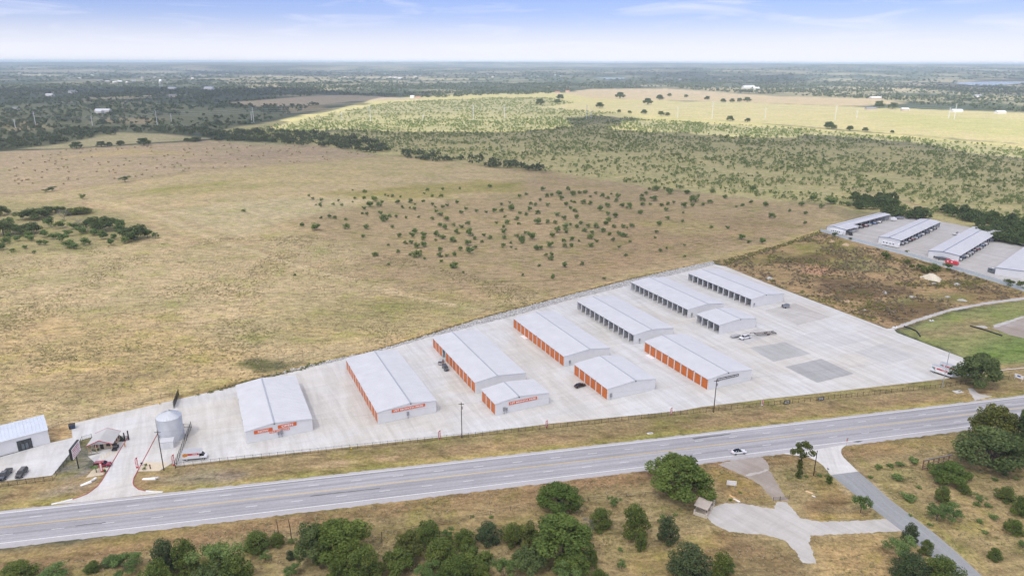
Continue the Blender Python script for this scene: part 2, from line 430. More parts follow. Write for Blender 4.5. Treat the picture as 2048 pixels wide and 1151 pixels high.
layer([(74,1946.23),(191.73,2222.33),(676.82,2307.14),(960.85,2057.87),(1280.45,1804.72),(1714.8,1469.11),(960.28,805.85),(787.03,1094.45),(536.72,1438.87),(262.5,1759.93)], (.43,.375,.20), 8, 8, 1)
layer([(870.72,1861.2),(1121.64,1576.12),(1463.46,1329.85),(1019.56,914.86),(856.2,1194.02),(763.46,1412.2)], (.38,.36,.16), 25, 30, .7)
layer([(200.29,2916.02),(358.03,3367.04),(724.72,3462.4),(899.27,2872.68),(982.79,2667.09),(1267.67,2501.51),(1213.2,2223.08),(972.03,2082.26),(660.63,2306.22),(452.67,2386.52),(294.62,2442.48)], (.43,.34,.22), 15, 25, 1)
layer([(853.99,3408.28),(970.78,2971.81),(1181.18,2987.04),(1021.99,3422.25)], (.38,.31,.19), 15, 25, .8)
layer([(1707.11,3686.25),(2011.17,3640.83),(1824.62,3362.94),(1658.09,3475.13)], (.38,.32,.19), 15, 15, .8)
layer([(-852.97,2164.44),(-699.42,2635.17),(-600.91,2682.39),(-274.4,2407.97),(-503.14,2240.1),(-553.19,2076.58),(-690.54,1974.58)], (.40,.32,.22), 15, 20, 1)
layer([(-616.33,1933.99),(-540.63,2028.6),(-465.32,1838.31),(-532.98,1724.93)], T(165,148,112), 12, 14, .8)
layer([(-425.92,1268.41),(-419.81,1416.16),(-301.5,1636.58),(-89.13,1710.17),(94.11,1592.61),(76.22,1458.26),(-122.4,1403.67),(-302.43,1332)], (.36,.33,.17), 18, 20, .7)
layer([(-1426.91,2404.09),(-1263.37,2637.34),(-1192.81,2642.13),(-1342.62,2479.3)], T(205,185,145), 10, 20, .9)
layer([(-1064.97,1491.52),(-964.59,1456.73),(-823.4,1294.1),(-864.52,1254.15),(-898.85,1253.03)], T(176,156,118), 10, 18, .6)
layer([(-891.71,1553.1),(-764.45,1558.2),(-701.32,1405.98),(-824.91,1425.11)], T(178,158,122), 10, 16, .6)
layer([(255.02,614.4),(369.44,493.32),(454.96,319.02),(346.44,233.81),(267.97,347.26),(226.32,494.54)], T(150,144,104), 6, 6, 1)
# -- the pastures
layer([(-171.28,208.5),(-195.69,188.36),(-223.98,133.59),(-788.91,565.51),(-563.51,612.91),(-474.64,644.01),(-435.98,671.54),(-354.78,798.07),(-175.43,937.26),(30.99,786.99),(134.62,681.62),(266.2,598.71),(262.32,542.24),(226.65,504),(129.7,421.2),(67.08,380.53),(-17.45,314.91),(-58.49,276.74),(-92.39,252.37),(-110.08,239.82),(-108.94,219.36),(-144.02,202.14),(-162.47,195.84)], T(192,174,130), 5, 4, 1)
layer([(-474.64,644.01),(-581.15,607.94),(-739.86,528.01),(-1124.24,821.9),(-696.38,962.35),(-626.62,992.9),(-466.52,1116.47),(-283.22,1045.34),(-170.3,927.01),(-354.78,798.07),(-435.98,671.54)], T(186,166,133), 5, 4, 1)
layer([(-691.54,985.34),(-668.25,1061.33),(-685.97,1232.33),(-588.6,1208.89),(-483.47,1138.62),(-521.84,1100.29),(-630.19,998.76)], T(178,170,128), 5, 5, 1)
layer([(-593.86,887.36),(-537.62,983.45),(-407.14,952.99),(-535.77,918.29)], T(196,174,116), 10, 14, .7)
layer([(-434.94,845.49),(-351.9,988.18),(-208.5,968.95),(-328.66,883.99)], T(176,154,132), 10, 14, .6)
layer([(-463.58,1109.2),(-356.43,1090.69),(-299.61,1051.43),(-387.57,1049.05)], T(166,170,118), 8, 6, .6)
layer([(-24.84,881.56),(134.62,681.62),(266.2,598.71),(252.41,542.1),(130.36,423.52),(27.77,347.42),(-16.06,332.14),(-46.64,356.73),(-96.18,398.89),(-150.4,471.84),(-177.17,536),(-139.92,596.8),(-72.32,609.17),(-6.91,659.89),(19.35,768.5)], T(168,149,113), 30, 30, .85)
layer([(91.42,558.7),(193.23,560.19),(227.35,523.96),(133.04,433.07),(67.85,385.4),(28.18,353.22),(9.67,357.28)], T(158,136,102), 26, 22, .65)
layer([(-336.24,754.43),(-277.28,840.35),(-147.44,927.56),(-39.83,867.5),(-69.71,784.94),(-210.78,692.79),(-284.64,655.11)], T(190,174,124), 12, 18, .7)
layer([(-180.83,654.25),(-130.56,688.38),(-33.59,726.83),(7.86,714.96),(2.6,668.17),(-66.64,640.66),(-118.26,620.15)], T(160,152,78), 9, 16, .75)
layer([(-362.58,651.13),(-340.94,684.6),(-288.77,728.46),(-267.42,742.09),(-299.47,691.18),(-327.92,657.03)], T(162,158,84), 6, 9, .8)
layer([(-359.6,628.3),(-287.02,697.34),(-236.21,710.43),(-288.49,642.02)], T(172,164,98), 8, 14, .6)
layer([(-295.66,562.84),(-247.09,606.38),(-171.68,619.28),(-120.44,632.26),(-154.87,555.09),(-193.74,486.02),(-239.47,509.14)], T(194,182,142), 14, 22, .7)
layer([(-160.74,471.71),(-136.98,486.75),(-85.63,439.15),(-98.55,409.63),(-135.53,432.39)], T(196,180,136), 10, 12, .6)
layer([(-329.94,436.27),(-262.96,443.38),(-187.92,419.92),(-119.99,378.61),(-125.22,313.98),(-196.59,313.36),(-264.44,342.24)], T(198,180,136), 16, 24, .75)
layer([(-244.04,312.94),(-191.84,313.4),(-136.61,300.75),(-99.35,277.52),(-107.39,247.7),(-129.38,236.74),(-154.85,217.27),(-173.64,211.88),(-209.87,195.57),(-292.46,287.31)], T(194,170,118), 14, 26, .7)
layer([(-196.6,282.32),(-160.42,288.37),(-122.86,266.75),(-140.26,247.47),(-169.22,247.26)], T(198,174,122), 8, 16, .6)
layer([(-183.7,242.75),(-157.33,261.47),(-137.71,254.38),(-156.91,226.55)], T(158,144,102), 8, 16, .7)
layer([(-198.14,247.06),(-170.41,242.84),(-175.56,230.34),(-178.55,218.92)], T(160,148,104), 8, 14, .7)
layer([(-96.97,343.82),(-32.89,352.63),(-5.95,329.25),(-22.48,314.87),(-70.63,283.32),(-109.81,283.01)], T(172,160,106), 12, 16, .7)
layer([(-84.03,343.94),(-54.09,352.42),(-31.39,335.03),(-63.16,314.52)], T(156,150,90), 8, 12, .6)
layer([(-109.33,269.43),(-90.54,265.98),(-84.54,263),(-92.59,256.13),(-99.59,253.25),(-111.05,262.8)], T(92,98,60), 2.5, 3, .9)
layer([(-88.61,259.52),(-79.21,266.06),(-68.92,275.58),(-70.08,271.3),(-83.16,258.11)], T(128,124,74), 2, 2, .8)
layer([(-177.96,319.05),(-165.42,323.43),(-155.58,312.35),(-164.89,306.95)], T(158,152,80), 3, 5, .6)
layer([(-138.12,270.78),(-129.59,272.96),(-124.7,263.7),(-132.43,262.65)], T(162,154,82), 3, 5, .6)
layer([(-41.74,361.11),(-21.81,344.53),(-31.39,335.03),(-45.55,347.54)], T(150,146,84), 4, 6, .5)
layer([(100.33,539.94),(155.5,540.72),(152.75,503.02),(114.54,496.19)], T(168,158,104), 8, 12, .6)
layer([(-480.5,614.26),(-398.68,610.89),(-314.76,552.74),(-247.15,482.32),(-280.95,440.62),(-324.03,427.79),(-340.24,424.03)], T(150,148,94), 6, 8, .6)
# bank along the rubble strip
layer([(-110.25,240.24),(-92.68,253.3),(-78.68,264.05),(-58.69,277.83),(-17.52,316.29),(67.38,382.47),(130.36,423.52),(227.33,505.62)], T(196,170,112), 2.5, 1.5, .8, False, 3.0)
layer([(-124.16,233.49),(-110.41,240.67),(-106.38,245.03)], T(140,112,74), 2, 1, .7, False, 1.5)
layer([(130.36,423.52),(181.94,461.99),(230.35,504.05)], T(178,160,110), 4, 4, .8, False, 6)
# wheel tracks across the pasture
for dx in (-1.4, 1.4):
    layer([(a + dx, b) for a, b in [(-377.87,620.7),(-295.66,562.84),(-211.93,478.32),(-161.83,434.53),(-128.23,407.11),(-91.76,378.9),(-59.77,354.9),(-31.65,338.11),(-15.93,329.16)]], T(208,190,150), 1.6, .8, .85, False, 1.0)
layer([(-404.45,620.27),(-333.55,572.41),(-252.62,497.64),(-211.12,459.89)], T(172,146,118), 2.5, 2, .6, False, 1.5)
layer([(-368.13,635.61),(-305.76,583.33),(-234.2,514.22),(-165.27,444.55),(-92.83,383.72)], T(164,140,110), 2.5, 2, .5, False, 1.2)
layer([(-467.63,633.95),(-430.94,663.35),(-349.96,786.71),(-172.65,921.85)], T(172,150,116), 3, 2, .8, False, 3)
layer([(261.94,773.32),(329.68,702.57),(350.69,627.77),(357.18,562.59),(385.66,543.99)], T(176,152,120), 3, 3, .7, False, 2.5)
layer([(-21.72,881.63),(133.56,675.98),(264.35,594.29)], T(178,158,124), 4, 3, .7, False, 4)
# vacant lot: weeds, bare soil
layer([(129.7,421.2),(181.94,461.99),(229.67,502.44),(236.24,476.72),(257.19,426.13),(277.95,361.62),(297.85,280.61),(332.72,317.96),(269.11,348.89),(218.87,329.8),(180.67,304.68),(174.69,305.28),(143.51,374.69),(128.05,409.93)], T(172,146,104), 3, 2, 1)
layer([(192.18,462.11),(229.21,476.63),(234.21,430.62),(203.96,412.97),(180.74,424.1)], T(146,140,74), 5, 5, .8)
layer([(134.94,417.82),(177.09,448.63),(184.47,433.67),(143.78,406.83)], T(136,128,72), 4, 4, .8)
layer([(156.7,418.07),(200.99,442.53),(213.46,434),(176.27,412.67)], T(112,92,66), 4, 4, .8)
layer([(176.27,412.67),(198.79,415.15),(185.56,391.61),(171.72,393.49)], T(196,152,120), 4, 4, .9)
layer([(177.61,386.54),(209.95,382),(220.22,359.33),(176.51,346.4),(162.38,363.12)], T(112,92,66), 5, 6, .85)
layer([(152.68,381.41),(167.85,363.17),(174.41,330.88),(160.79,346.25)], T(164,138,98), 4, 5, .7)
layer([(192.75,381.83),(229.34,397.17),(250.13,382.42),(233.62,363.82),(205.23,372.54)], T(176,150,108), 4, 5, .6)
layer([(178.01,338.5),(218.51,346.79),(222,335.07),(183.43,309.92)], T(116,94,66), 4, 5, .8)
layer([(192.25,346.54),(215.17,355.02),(205.41,341.88)], T(130,134,72), 3, 4, .7)
layer([(250.13,382.42),(273.75,355.58),(244.9,339.12),(229.03,346.89)], T(134,116,74), 5, 6, .7)
layer([(222.94,359.35),(250.08,355.35),(237.04,342.97),(218.51,346.79)], T(128,130,70), 4, 5, .6)
layer([(188.57,412.8),(224.92,424.6),(232.11,402.43),(199.64,396.86)], T(140,146,92), 4, 5, .5)
# green lot
layer([(178.17,302.11),(217.99,328.32),(267.97,347.26),(360.9,348.13),(269.6,250.36),(206.17,258.29),(195.48,259.18)], T(142,148,88), 2, 2, 1)
layer([(186.99,303.46),(225.75,317.03),(226.63,303.79),(205.68,296.13),(184.73,291.16)], T(160,144,104), 4, 5, .75)
layer([(199.12,285.46),(233.47,297.59),(254.3,280.27),(208.54,261.71),(195.35,269.15)], T(108,140,58), 4, 5, .7)
layer([(194.85,258.21),(207.52,260.23),(262.32,264.58),(246,245.73),(199.69,248.96),(189.31,248.89)], T(170,150,116), 2, 2, .9)
# verges of the highway
VN = [(-150.47,178.61),(-136.87,181.56),(-106.23,167.1)]
layer([(-700,62),(-300,136),(-137,183),(-100,193),(20,222),(130,247),(230,272),(420,312),(700,380),(700,350),(420,283),(230,238.5),(0,186),(-140,157),(-300,124),(-700,50)], T(156,140,98), 2, 2, 1)
layer([(-140,166.6),(-60,182),(20,199.6),(120,221.5),(250,252),(400,290)], T(172,162,88), 1.3, 1.2, .75, False, 2.2)
layer([(-140,171.5),(-60,187),(20,204.5),(120,226.5),(200,245)], T(160,134,98), 2.5, 2.4, .6, False, 3.2)
layer([(-104,184.5),(-20,201.5),(60,218.5),(110,229),(180,245)], T(146,132,92), .8, .6, .5, False, 1.0)
layer([(83.76,232.06),(124.42,241),(169.83,250.56),(166.67,245.18),(122.37,236.38),(82.31,227.34)], T(152,146,86), 1.0, 1.0, .6)
layer([(-107.35,180.67),(-91.44,185.32),(-75.65,183.5),(-82.93,178.97),(-101.32,177.33)], T(150,142,128), 2, 2.5, .75)
layer([(-137.09,171.68),(-128.01,177.96),(-122.16,177.99),(-123.61,172.96),(-131.62,169.79)], T(152,144,130), 2, 2.5, .75)
layer([(-70.07,184.89),(-50.27,191.18),(-32.14,195.1),(-34.85,192.13),(-58.34,186.33)], T(204,178,138), 1.2, 2, .6)
layer([(-53.92,193.49),(-38.97,198.08),(-38.56,195.66),(-51.82,191.17)], T(130,124,58), 1.2, 2, .7)
layer([(-136.92,182.36),(-140.03,200.9),(-137.8,204.1),(-135.89,202.19),(-129.81,194.24),(-126.6,181.09),(-133.99,180.52)], T(132,130,126), 1, 1, 1)
layer([(-135.87,182.37),(-131.93,184.55),(-130.97,182.93),(-134.61,181.05)], T(130,128,70), 1, 1.2, .9)
layer([(-139.71,200.9),(-137.27,203.46),(-134.82,200.3),(-134.96,196.61),(-137.14,195.99)], T(130,122,66), 1, 1.2, .9)
layer([(-139,188.68),(-136.1,191.56),(-132.87,188.71),(-136.28,186.73)], T(136,132,80), 1, 1.2, .8)
layer([(-155.7,209.26),(-150.04,212.71),(-143.97,203.42),(-148.98,199.91)], T(196,168,118), .8, .5, 1)
layer([(-150.8,213.4),(-137.4,223.63),(-122.5,233.1),(-123.24,234.72),(-138.6,225.9),(-152.06,215.5)], T(200,178,134), .8, .5, 1)
# south side of the highway
layer([(-700,-60),(-300,60),(-140,146),(0,176.4),(120,202.5),(230,229),(420,274),(700,340),(900,300),(900,-400),(-700,-400)], T(160,144,100), 2, 1.5, 1)
layer([(-150,133.5),(-60,160.5),(20,178.5),(120,200)], T(150,122,86), 3, 3, .75, False, 4.5)
layer([(-150,138.5),(-60,164.0),(20,182)], T(160,142,88), 1.0, 1.4, .7, False, 1.4)
layer([(-150,124),(-90,140),(-40,152),(30,168)], T(146,126,80), 3, 4, .6, False, 2.5)
layer([(-150,127),(-100,139),(-60,148)], T(152,150,78), 2, 3, .5, False, 1.8)
layer([(-20.5,173.5),(5.5,179.96),(39.02,185.49),(39.58,180.15),(8.18,172.43),(-17.13,167.55)], T(150,122,86), 3, 4, .6)
layer([(-31.43,169.82),(5.44,177.39),(6.61,167.67),(-16.55,160.82)], T(158,134,92), 3, 4, .6)
layer([(60.31,185.61),(71.17,181.63),(73.2,170.36),(60.45,170.3)], T(158,126,74), 2, 3, .6)
layer([(89.34,189.96),(93.6,181.75),(97,172.89),(92.53,169.28),(85.56,176.55)], T(168,142,84), 2, 3, .6)
layer([(86.45,171.62),(95.56,172.88),(91.49,166.95),(79.89,165.74)], T(128,102,70), 2, 2.5, .75)
layer([(79.45,164.61),(92.72,163.56),(99.31,165.84),(96.31,162.47),(83.57,161.31)], T(178,150,90), 1.5, 1.5, .8)
layer([(54.4,153.84),(72.83,150.95),(69.73,139.72),(47.98,139.62)], T(132,108,76), 4, 5, .7)
layer([(79.67,151.97),(96.69,155.06),(92.71,139.82),(74.56,139.74)], T(180,152,100), 3, 4, .7)
layer([(107.74,199.86),(107.54,195.9),(108.17,187.25),(109.47,169.36),(112.47,155.13),(114.52,141.84),(116.93,139.92),(118.07,145.46),(113.32,176.69),(110.38,188.66)], T(140,140,62), 1.2, 1.5, .85)
layer([(109.03,185.88),(130.54,191.62),(135.93,175.56),(133.17,153.21),(123.96,139.95),(116.93,139.92),(113.67,157.2)], T(170,150,104), 4, 5, .7)
layer([(109.22,199.56),(137.62,207.05),(158.55,211.18),(153.93,203.91),(124.27,197.5)], T(158,138,84), 2, 3, .7)
layer([(110.56,185.88),(124.28,188.74),(122.8,180.59),(112.52,177.96)], T(142,138,84), 3, 4, .6)
layer([(-49.44,152.35),(-28.47,150.48),(-29.17,139.28),(-43.6,139.22)], T(168,150,108), 3, 4, .6)
layer([(33.95,148.84),(54.11,152.84),(50.39,139.63),(28.67,139.54)], T(164,140,86), 3, 5, .6)
for a, b, c2, w in (((104.99,185.03), (107.88,166.34), (113.41,140.08), .7), ((95.67,183.09), (100.42,165.85), (101.88,162.72), .6)):
    layer([a, b, c2], T(196,178,140), .6, .4, .8, False, w)
layer([(-140,148.5),(-60,165.5),(20,182.0),(120,204)], T(190,172,136), .5, .8, .7, False, .6)

ny, nx = GX.shape
idx = np.arange(nx * ny).reshape(ny, nx)
quads = np.stack([idx[:-1, :-1], idx[:-1, 1:], idx[1:, 1:], idx[1:, :-1]], -1).reshape(-1, 4)
def grid_mesh(name, verts, quads, mats):
    me = bpy.data.meshes.new(name)
    me.vertices.add(len(verts)); me.vertices.foreach_set('co', np.asarray(verts, np.float32).ravel())
    n = len(quads); k = quads.shape[1]
    me.loops.add(n * k); me.loops.foreach_set('vertex_index', np.asarray(quads, np.int32).ravel())
    me.polygons.add(n); me.polygons.foreach_set('loop_start', np.arange(0, n * k, k, dtype=np.int32))
    me.polygons.foreach_set('loop_total', np.full(n, k, np.int32))
    for m in (mats if isinstance(mats, (list, tuple)) else [mats]): me.materials.append(m)
    me.update(calc_edges=True); me.validate(); return me

def ground_material():
    m, nt, bs, tc, geo = new_mat('dry_grassland')
    p = geo.outputs['Position']
    at = node(nt, 'ShaderNodeAttribute', attribute_name='tint')
    ca = node(nt, 'ShaderNodeAttribute', attribute_name='clump')      # how strongly woodland clumps break up the far ground
    c0 = at.outputs['Color']
    st = node(nt, 'ShaderNodeMapping'); st.inputs['Rotation'].default_value = (0, 0, R(-20)); st.inputs['Scale'].default_value = (0.55, 1.25, 1)
    nt.links.new(p, st.inputs['Vector']); q = st.outputs[0]
    tuft = ramp(nt, noise(nt, q, 0.30, 8, 0.72, 0.5), [(0.34, 0.54), (0.50, 1.0), (0.66, 1.36)])
    fine = ramp(nt, noise(nt, p, 1.0, 4, 0.8), [(0.32, 0.58), (0.68, 1.36)])
    broad = ramp(nt, noise(nt, q, 0.035, 7, 0.66, 0.9), [(0.34, (0.80, 0.86, 0.76)), (0.5, (1, 1, 1)), (0.64, (1.12, 1.08, 1.04))])
    gr = ramp(nt, noise(nt, p, 0.06, 7, 0.68, 0.5), [(0.50, 0.0), (0.66, 0.85)])
    c1 = mixc(nt, c0, tuft, 1.0, 'MULTIPLY'); c1 = mixc(nt, c1, fine, 1.0, 'MULTIPLY'); c1 = mixc(nt, c1, broad, 1.0, 'MULTIPLY')
    green = mixc(nt, c1, (0.80, 0.93, 0.62), 1.0, 'MULTIPLY')
    c2 = mixc(nt, c1, green, gr)
    wood = ramp(nt, noise(nt, p, 0.035, 6, 0.75), [(0.40, 0.45), (0.62, 1.5)])
    wooded = mixc(nt, c0, wood, 1.0, 'MULTIPLY')
    c3 = mixc(nt, c2, wooded, ca.outputs['Fac'])
    nt.links.new(c3, bs.inputs['Base Color']); bs.inputs['Roughness'].default_value = 0.95
    bs.inputs['Specular IOR Level'].default_value = 0.08
    bump(nt, bs, noise(nt, p, 0.9, 6, 0.75), 0.45, 0.35)
    return m
gme = grid_mesh('ground', np.stack([GX, GY, GZ], -1).reshape(-1, 3), quads, ground_material())
att = gme.color_attributes.new('tint', 'FLOAT_COLOR', 'POINT')
rgba = np.ones((nx * ny, 4), np.float32); rgba[:, :3] = np.clip(tint, 0, 1).reshape(-1, 3); att.data.foreach_set('color', rgba.ravel())
a2 = gme.attributes.new('clump', 'FLOAT', 'POINT'); a2.data.foreach_set('value', sstep(2200, 4200, D).astype(np.float32).ravel())
gme.polygons.foreach_set('use_smooth', np.ones(len(quads), bool))
tag(mesh_obj('ground', gme), kind='structure')

# ------------------------------------------------------------------ sheets: yards, roads, gravel
def resample(poly, step):
    out = []
    n = len(poly)
    for i in range(n):
        a = np.array(poly[i]); b = np.array(poly[(i + 1) % n]); k = max(1, int(np.hypot(*(b - a)) / step))
        out += [tuple(a + (b - a) * t / k) for t in range(k)]
    return out
def sheet(name, poly, z, m, rag=0.0, step=1.0, depth=0.0, kind='structure', parent=None):
    if rag:
        poly = resample(poly, step)
        poly = [(x + random.uniform(-rag, rag), y + random.uniform(-rag, rag)) for x, y in poly]
    a = sum(poly[i][0] * poly[(i + 1) % len(poly)][1] - poly[(i + 1) % len(poly)][0] * poly[i][1] for i in range(len(poly)))
    if a < 0: poly = poly[::-1]
    b = MB()
    if depth: b.prism(poly, z - depth, z)
    else: b.add([(x, y, z) for x, y in poly], [tuple(range(len(poly)))])
    o = b.build(name, m, parent)
    if kind and parent is None: o['kind'] = kind
    return o

YARD = [(-102.61,187.19),(-90.36,190.23),(-51.91,198.62),(-12.02,207.47),(14.03,214.43),(60.05,223.78),(67.73,226.71),(94.48,233.34),(124.04,240.15),(171.95,251.49),(194.76,258.69),(189.51,272.23),(176.83,300.22),(178.07,305.95),(174.69,305.28),(143.51,374.69),(129.86,408.85),(124.69,413.21),(88.43,387.59),(65.58,371.13),(27.48,343.39),(0.29,320.63),(-38.9,291.72),(-50.66,281.22),(-79.93,261.06),(-95.04,251.42),(-109.91,239.39),(-121.59,231.9),(-150.25,213.06),(-144.16,203.74),(-149.37,200.53),(-167.37,185.45),(-160.09,175.75),(-150.47,178.61),(-137.03,181.83),(-140.77,202.16),(-137.98,204.42),(-130.84,206.75),(-125.81,202.25),(-121.55,182.71),(-120.69,178.77),(-120.43,176.21),(-120.74,174.21),(-121.19,172.49),(-123.88,169.83),(-127.77,167.69),(-122.27,168.3),(-100.09,173.21),(-107.77,174.78),(-109.97,176.52),(-111.04,178.05),(-112.09,180.64),(-112.81,184.11),(-106.48,184.42),(-104.46,188.87)]
sheet('concrete_yard', YARD, 0.05, concrete, depth=0.12)
for pts in ([(111.34,261.97),(129.67,270.21),(136.21,255.41),(118.21,247.05)], [(103.49,281.87),(121.08,288.3),(127.4,275.47),(108.42,266.96)], [(147,277.79),(164.7,286.91),(171.26,273.14),(153.15,263.27)], [(127.81,294.28),(147.08,305.04),(161.07,292.15),(143.24,283.31)], [(97.94,294.04),(114.6,304.77),(118.92,297.87),(103.01,285.84)]):
    sheet('gravel_pad', pts, 0.054 + 0.004 * random.random(), gravel_grey if 109 < pts[0][0] < 114 else (gravel_mid if 102 < pts[0][0] < 106 else gravel_light), 0.15, 0.8)
for pts in ([(126.66,330.45),(145.85,341.33),(154.94,320.58),(135.06,309.51)],):
    sheet('gravel_pad', pts, 0.058, gravel_pale, 0.15, 0.8)

def road_y(x): return 186.0 + 0.2168 * x + 3.28e-5 * x * x
def road_pt(x, off):
    t = 0.2168 + 6.56e-5 * x; n = math.hypot(1, t)
    return (x - off * t / n, road_y(x) + off / n)
def strip(name, x0, x1, offs, z, m, step=3.0, rag=None, kind='structure', parent=None):
    xs = np.arange(x0, x1 + 0.01, step) if step < (x1 - x0) else np.array([x0, x1])
    vs = []; ac = []; al = []
    for x in xs:
        for k, o in enumerate(offs):
            j = 0.0
            if rag and k == rag[0]: j = random.gauss(0, rag[1])
            p = road_pt(float(x), o + j); vs.append((p[0], p[1], z)); ac.append(o); al.append(x)
    n = len(offs); fs = [(i * n + k, (i + 1) * n + k, (i + 1) * n + k + 1, i * n + k + 1) for i in range(len(xs) - 1) for k in range(n - 1)]
    me = bpy.data.meshes.new(name); me.from_pydata(vs, [], fs); me.materials.append(m)
    for nm, d in (('across', ac), ('along', al)):
        a = me.attributes.new(nm, 'FLOAT', 'POINT'); a.data.foreach_set('value', np.array(d, np.float32))
    me.update(); o = mesh_obj(name, me, parent)
    if kind and parent is None: o['kind'] = kind
    return o
hw = strip('highway', -600, 700, [-7.15, -3.6, 0, 3.6, 6.95], 0.018, asphalt, 4)
strip('road_shoulder', -600, 700, [-9.4, -7.15], 0.014, asphalt_shoulder, 1.2, rag=(0, .18))
strip('road_shoulder', -600, 700, [6.95, 8.1], 0.014, asphalt_shoulder, 1.2, rag=(1, .14))
for o_, w, m, nm in ((-7.1, .13, line_white, 'edge_line'), (6.85, .13, line_white, 'edge_line'), (.17, .07, line_yellow, 'centre_line'), (-.17, .07, line_yellow, 'centre_line')):
    strip(nm, -600, 700, [o_ - w, o_ + w], 0.024, m, 4, parent=hw)
tar = mat('tar_patch', (.13, .13, .135), .8, 0, .15, 1.5)
for pts in ([(59.47,204.63),(64.15,206.12),(69.36,206.97),(73.32,207.98),(73,207.45),(68.46,206.14),(63.52,204.98),(59.97,203.99)], [(111.31,202.7),(113.98,203.51),(115.22,203.36),(113.13,202.39)], [(-57.46,172.09),(-43.77,174.86),(-38.2,176.02),(-38.27,175.64),(-44.36,174.24),(-57.04,171.61)], [(-116.26,158.19),(-109.11,159.72),(-108.68,159.42),(-115.79,157.86)]):
    sheet('road_patch', pts, .0205, tar, .12, 1.0)
dash = MB().box(0, 3.05, -.075, .075, 0, .004).mesh('lane_dash', line_white)
for lane, ph in ((3.5, 1.1), (-3.5, 8.9)):
    for k in range(-12, 20):
        x = k * 11.92 + ph
        p = road_pt(x, lane); a = math.atan(.2168 + 6.56e-5 * x)
        mesh_obj('lane_dash', dash, hw, (p[0], p[1], 0.021), a)

# ------------------------------------------------------------------ entrance drive kerbs and beds
def kerb(name, pts, m, h=.14, w=.16, z=.0, label=None):
    b = MB()
    for a, c in zip(pts, pts[1:]):
        a = Vector((*a, 0)); c = Vector((*c, 0)); d = (c - a).normalized(); n = Vector((-d.y, d.x, 0)) * w; e = d * .04
        b.hexa([tuple(q + Vector((0, 0, zz))) for zz in (z, z + h) for q in (a - n - e, c - n + e, c + n + e, a + n - e)])
    o = b.build(name, m); o['kind'] = 'structure'; return o
kerb('red_kerb', [(-126.33,204.49),(-125.81,202.25),(-124.14,194.27),(-121.55,182.71),(-120.69,178.77),(-120.43,176.21),(-120.74,174.21),(-121.19,172.49),(-122.47,171.03),(-123.88,169.83)], kerb_red, .16, .09)
kerb('red_kerb', [(-117.58,206.5),(-115.15,195.22),(-112.81,184.11),(-112.09,180.64),(-111.04,178.05),(-109.97,176.52),(-107.77,174.78),(-105.17,173.92)], kerb_red, .16, .09)
kerb('white_kerb', [(-123.88,169.83),(-125.97,168.63),(-128.32,167.45)], line_white, .16, .3)
kerb('white_kerb', [(-105.17,173.92),(-102.7,173.56),(-100.2,173.45)], line_white, .16, .3)
sheet('planting_bed', [(-126.44,180.56),(-126.84,186.23),(-125.94,187.34),(-123.5,187.36),(-122.14,183.25),(-122.15,182.18)], 0.055, beige_bed, .08, .8)
sheet('planting_bed', [(-112.66,184.11),(-113.33,189.67),(-111.51,189.11),(-105.53,188.86),(-106.48,184.42)], 0.057, beige_bed, .08, .8)
sheet('parking_pad', [(-132.56,192.45),(-129.81,194.53),(-128.88,201.28),(-125.8,201.61),(-122.14,184.06),(-126.55,187.34)], 0.04, concrete_light)
for k in range(7):
    a = np.array((-127.71,191.9)) * (1 - k / 6) + np.array((-124.94,195.76)) * k / 6; 
    p1 = a + np.array((-1.1, 1.2)); p2 = a + np.array((.6, -1.4)); d = (p2 - p1) / np.hypot(*(p2 - p1)); n = np.array((-d[1], d[0])) * .07
    sheet('hatch_line', [tuple(p1 - n), tuple(p2 - n), tuple(p2 + n), tuple(p1 + n)], 0.046, line_yellow)
# ------------------------------------------------------------------ south side: side road, gravel drive
sheet('side_road_apron', [(85.31,195.47),(95.42,197.33),(109.75,201.43),(107.88,200.17),(105.92,198.31),(104.68,195.88),(104.27,193.21),(105.12,185.31),(95.94,183.36),(95.88,188.58),(95.09,191.13),(93.41,193.15),(90.93,194.02)], 0.02, concrete_light)
def ribbon(name, L_, R_, z, m):
    vs = []; ac = []; al = []
    for i, (a, b) in enumerate(zip(L_, R_)):
        for k in range(5):
            t = k / 4; vs.append((a[0] * (1 - t) + b[0] * t, a[1] * (1 - t) + b[1] * t, z)); ac.append(t * 7); al.append(i * 12)
    fs = [(i * 5 + k, i * 5 + k + 1, i * 5 + k + 6, i * 5 + k + 5) for i in range(len(L_) - 1) for k in range(4)]
    me = bpy.data.meshes.new(name); me.from_pydata(vs, [], [f[::-1] for f in fs]); me.materials.append(m)
    for nm, d in (('across', ac), ('along', al)):
        at = me.attributes.new(nm, 'FLOAT', 'POINT'); at.data.foreach_set('value', np.array(d, np.float32))
    me.update(); return tag(mesh_obj(name, me), kind='structure')
ribbon('side_road', [(95.94,183.36),(97.25,178.9),(98.37,174),(100.64,166.3),(103.48,156.74),(105.45,146.71),(106.76,139.88),(109.08,127.94)], [(105.12,185.31),(106.17,179.98),(107.52,170.77),(109.47,163.64),(111.45,156.57),(112.9,148.25),(113.75,140.43),(116.17,128.42)], 0.012, asphalt_side)
sheet('gravel_drive', [(53,162.92),(56.08,167.23),(60.04,168.88),(64.33,169.13),(69.42,167.53),(72.92,166.39),(74.79,169.66),(77.47,169.67),(78.07,166.42),(78.58,162.38),(83.39,160.88),(91.61,161.14),(100.18,162.05),(102.2,162.28),(103.73,156.95),(97.41,156.5),(89.19,155.84),(78.57,154.97),(76.83,151.95),(76.54,149.03),(75.5,144.36),(72.15,144.34),(72.09,149.01),(70.99,152.92),(66.63,155.32),(62.75,155.51),(57.79,156.52),(54.52,159.02)], 0.008, gravel_pale, .22, .6)
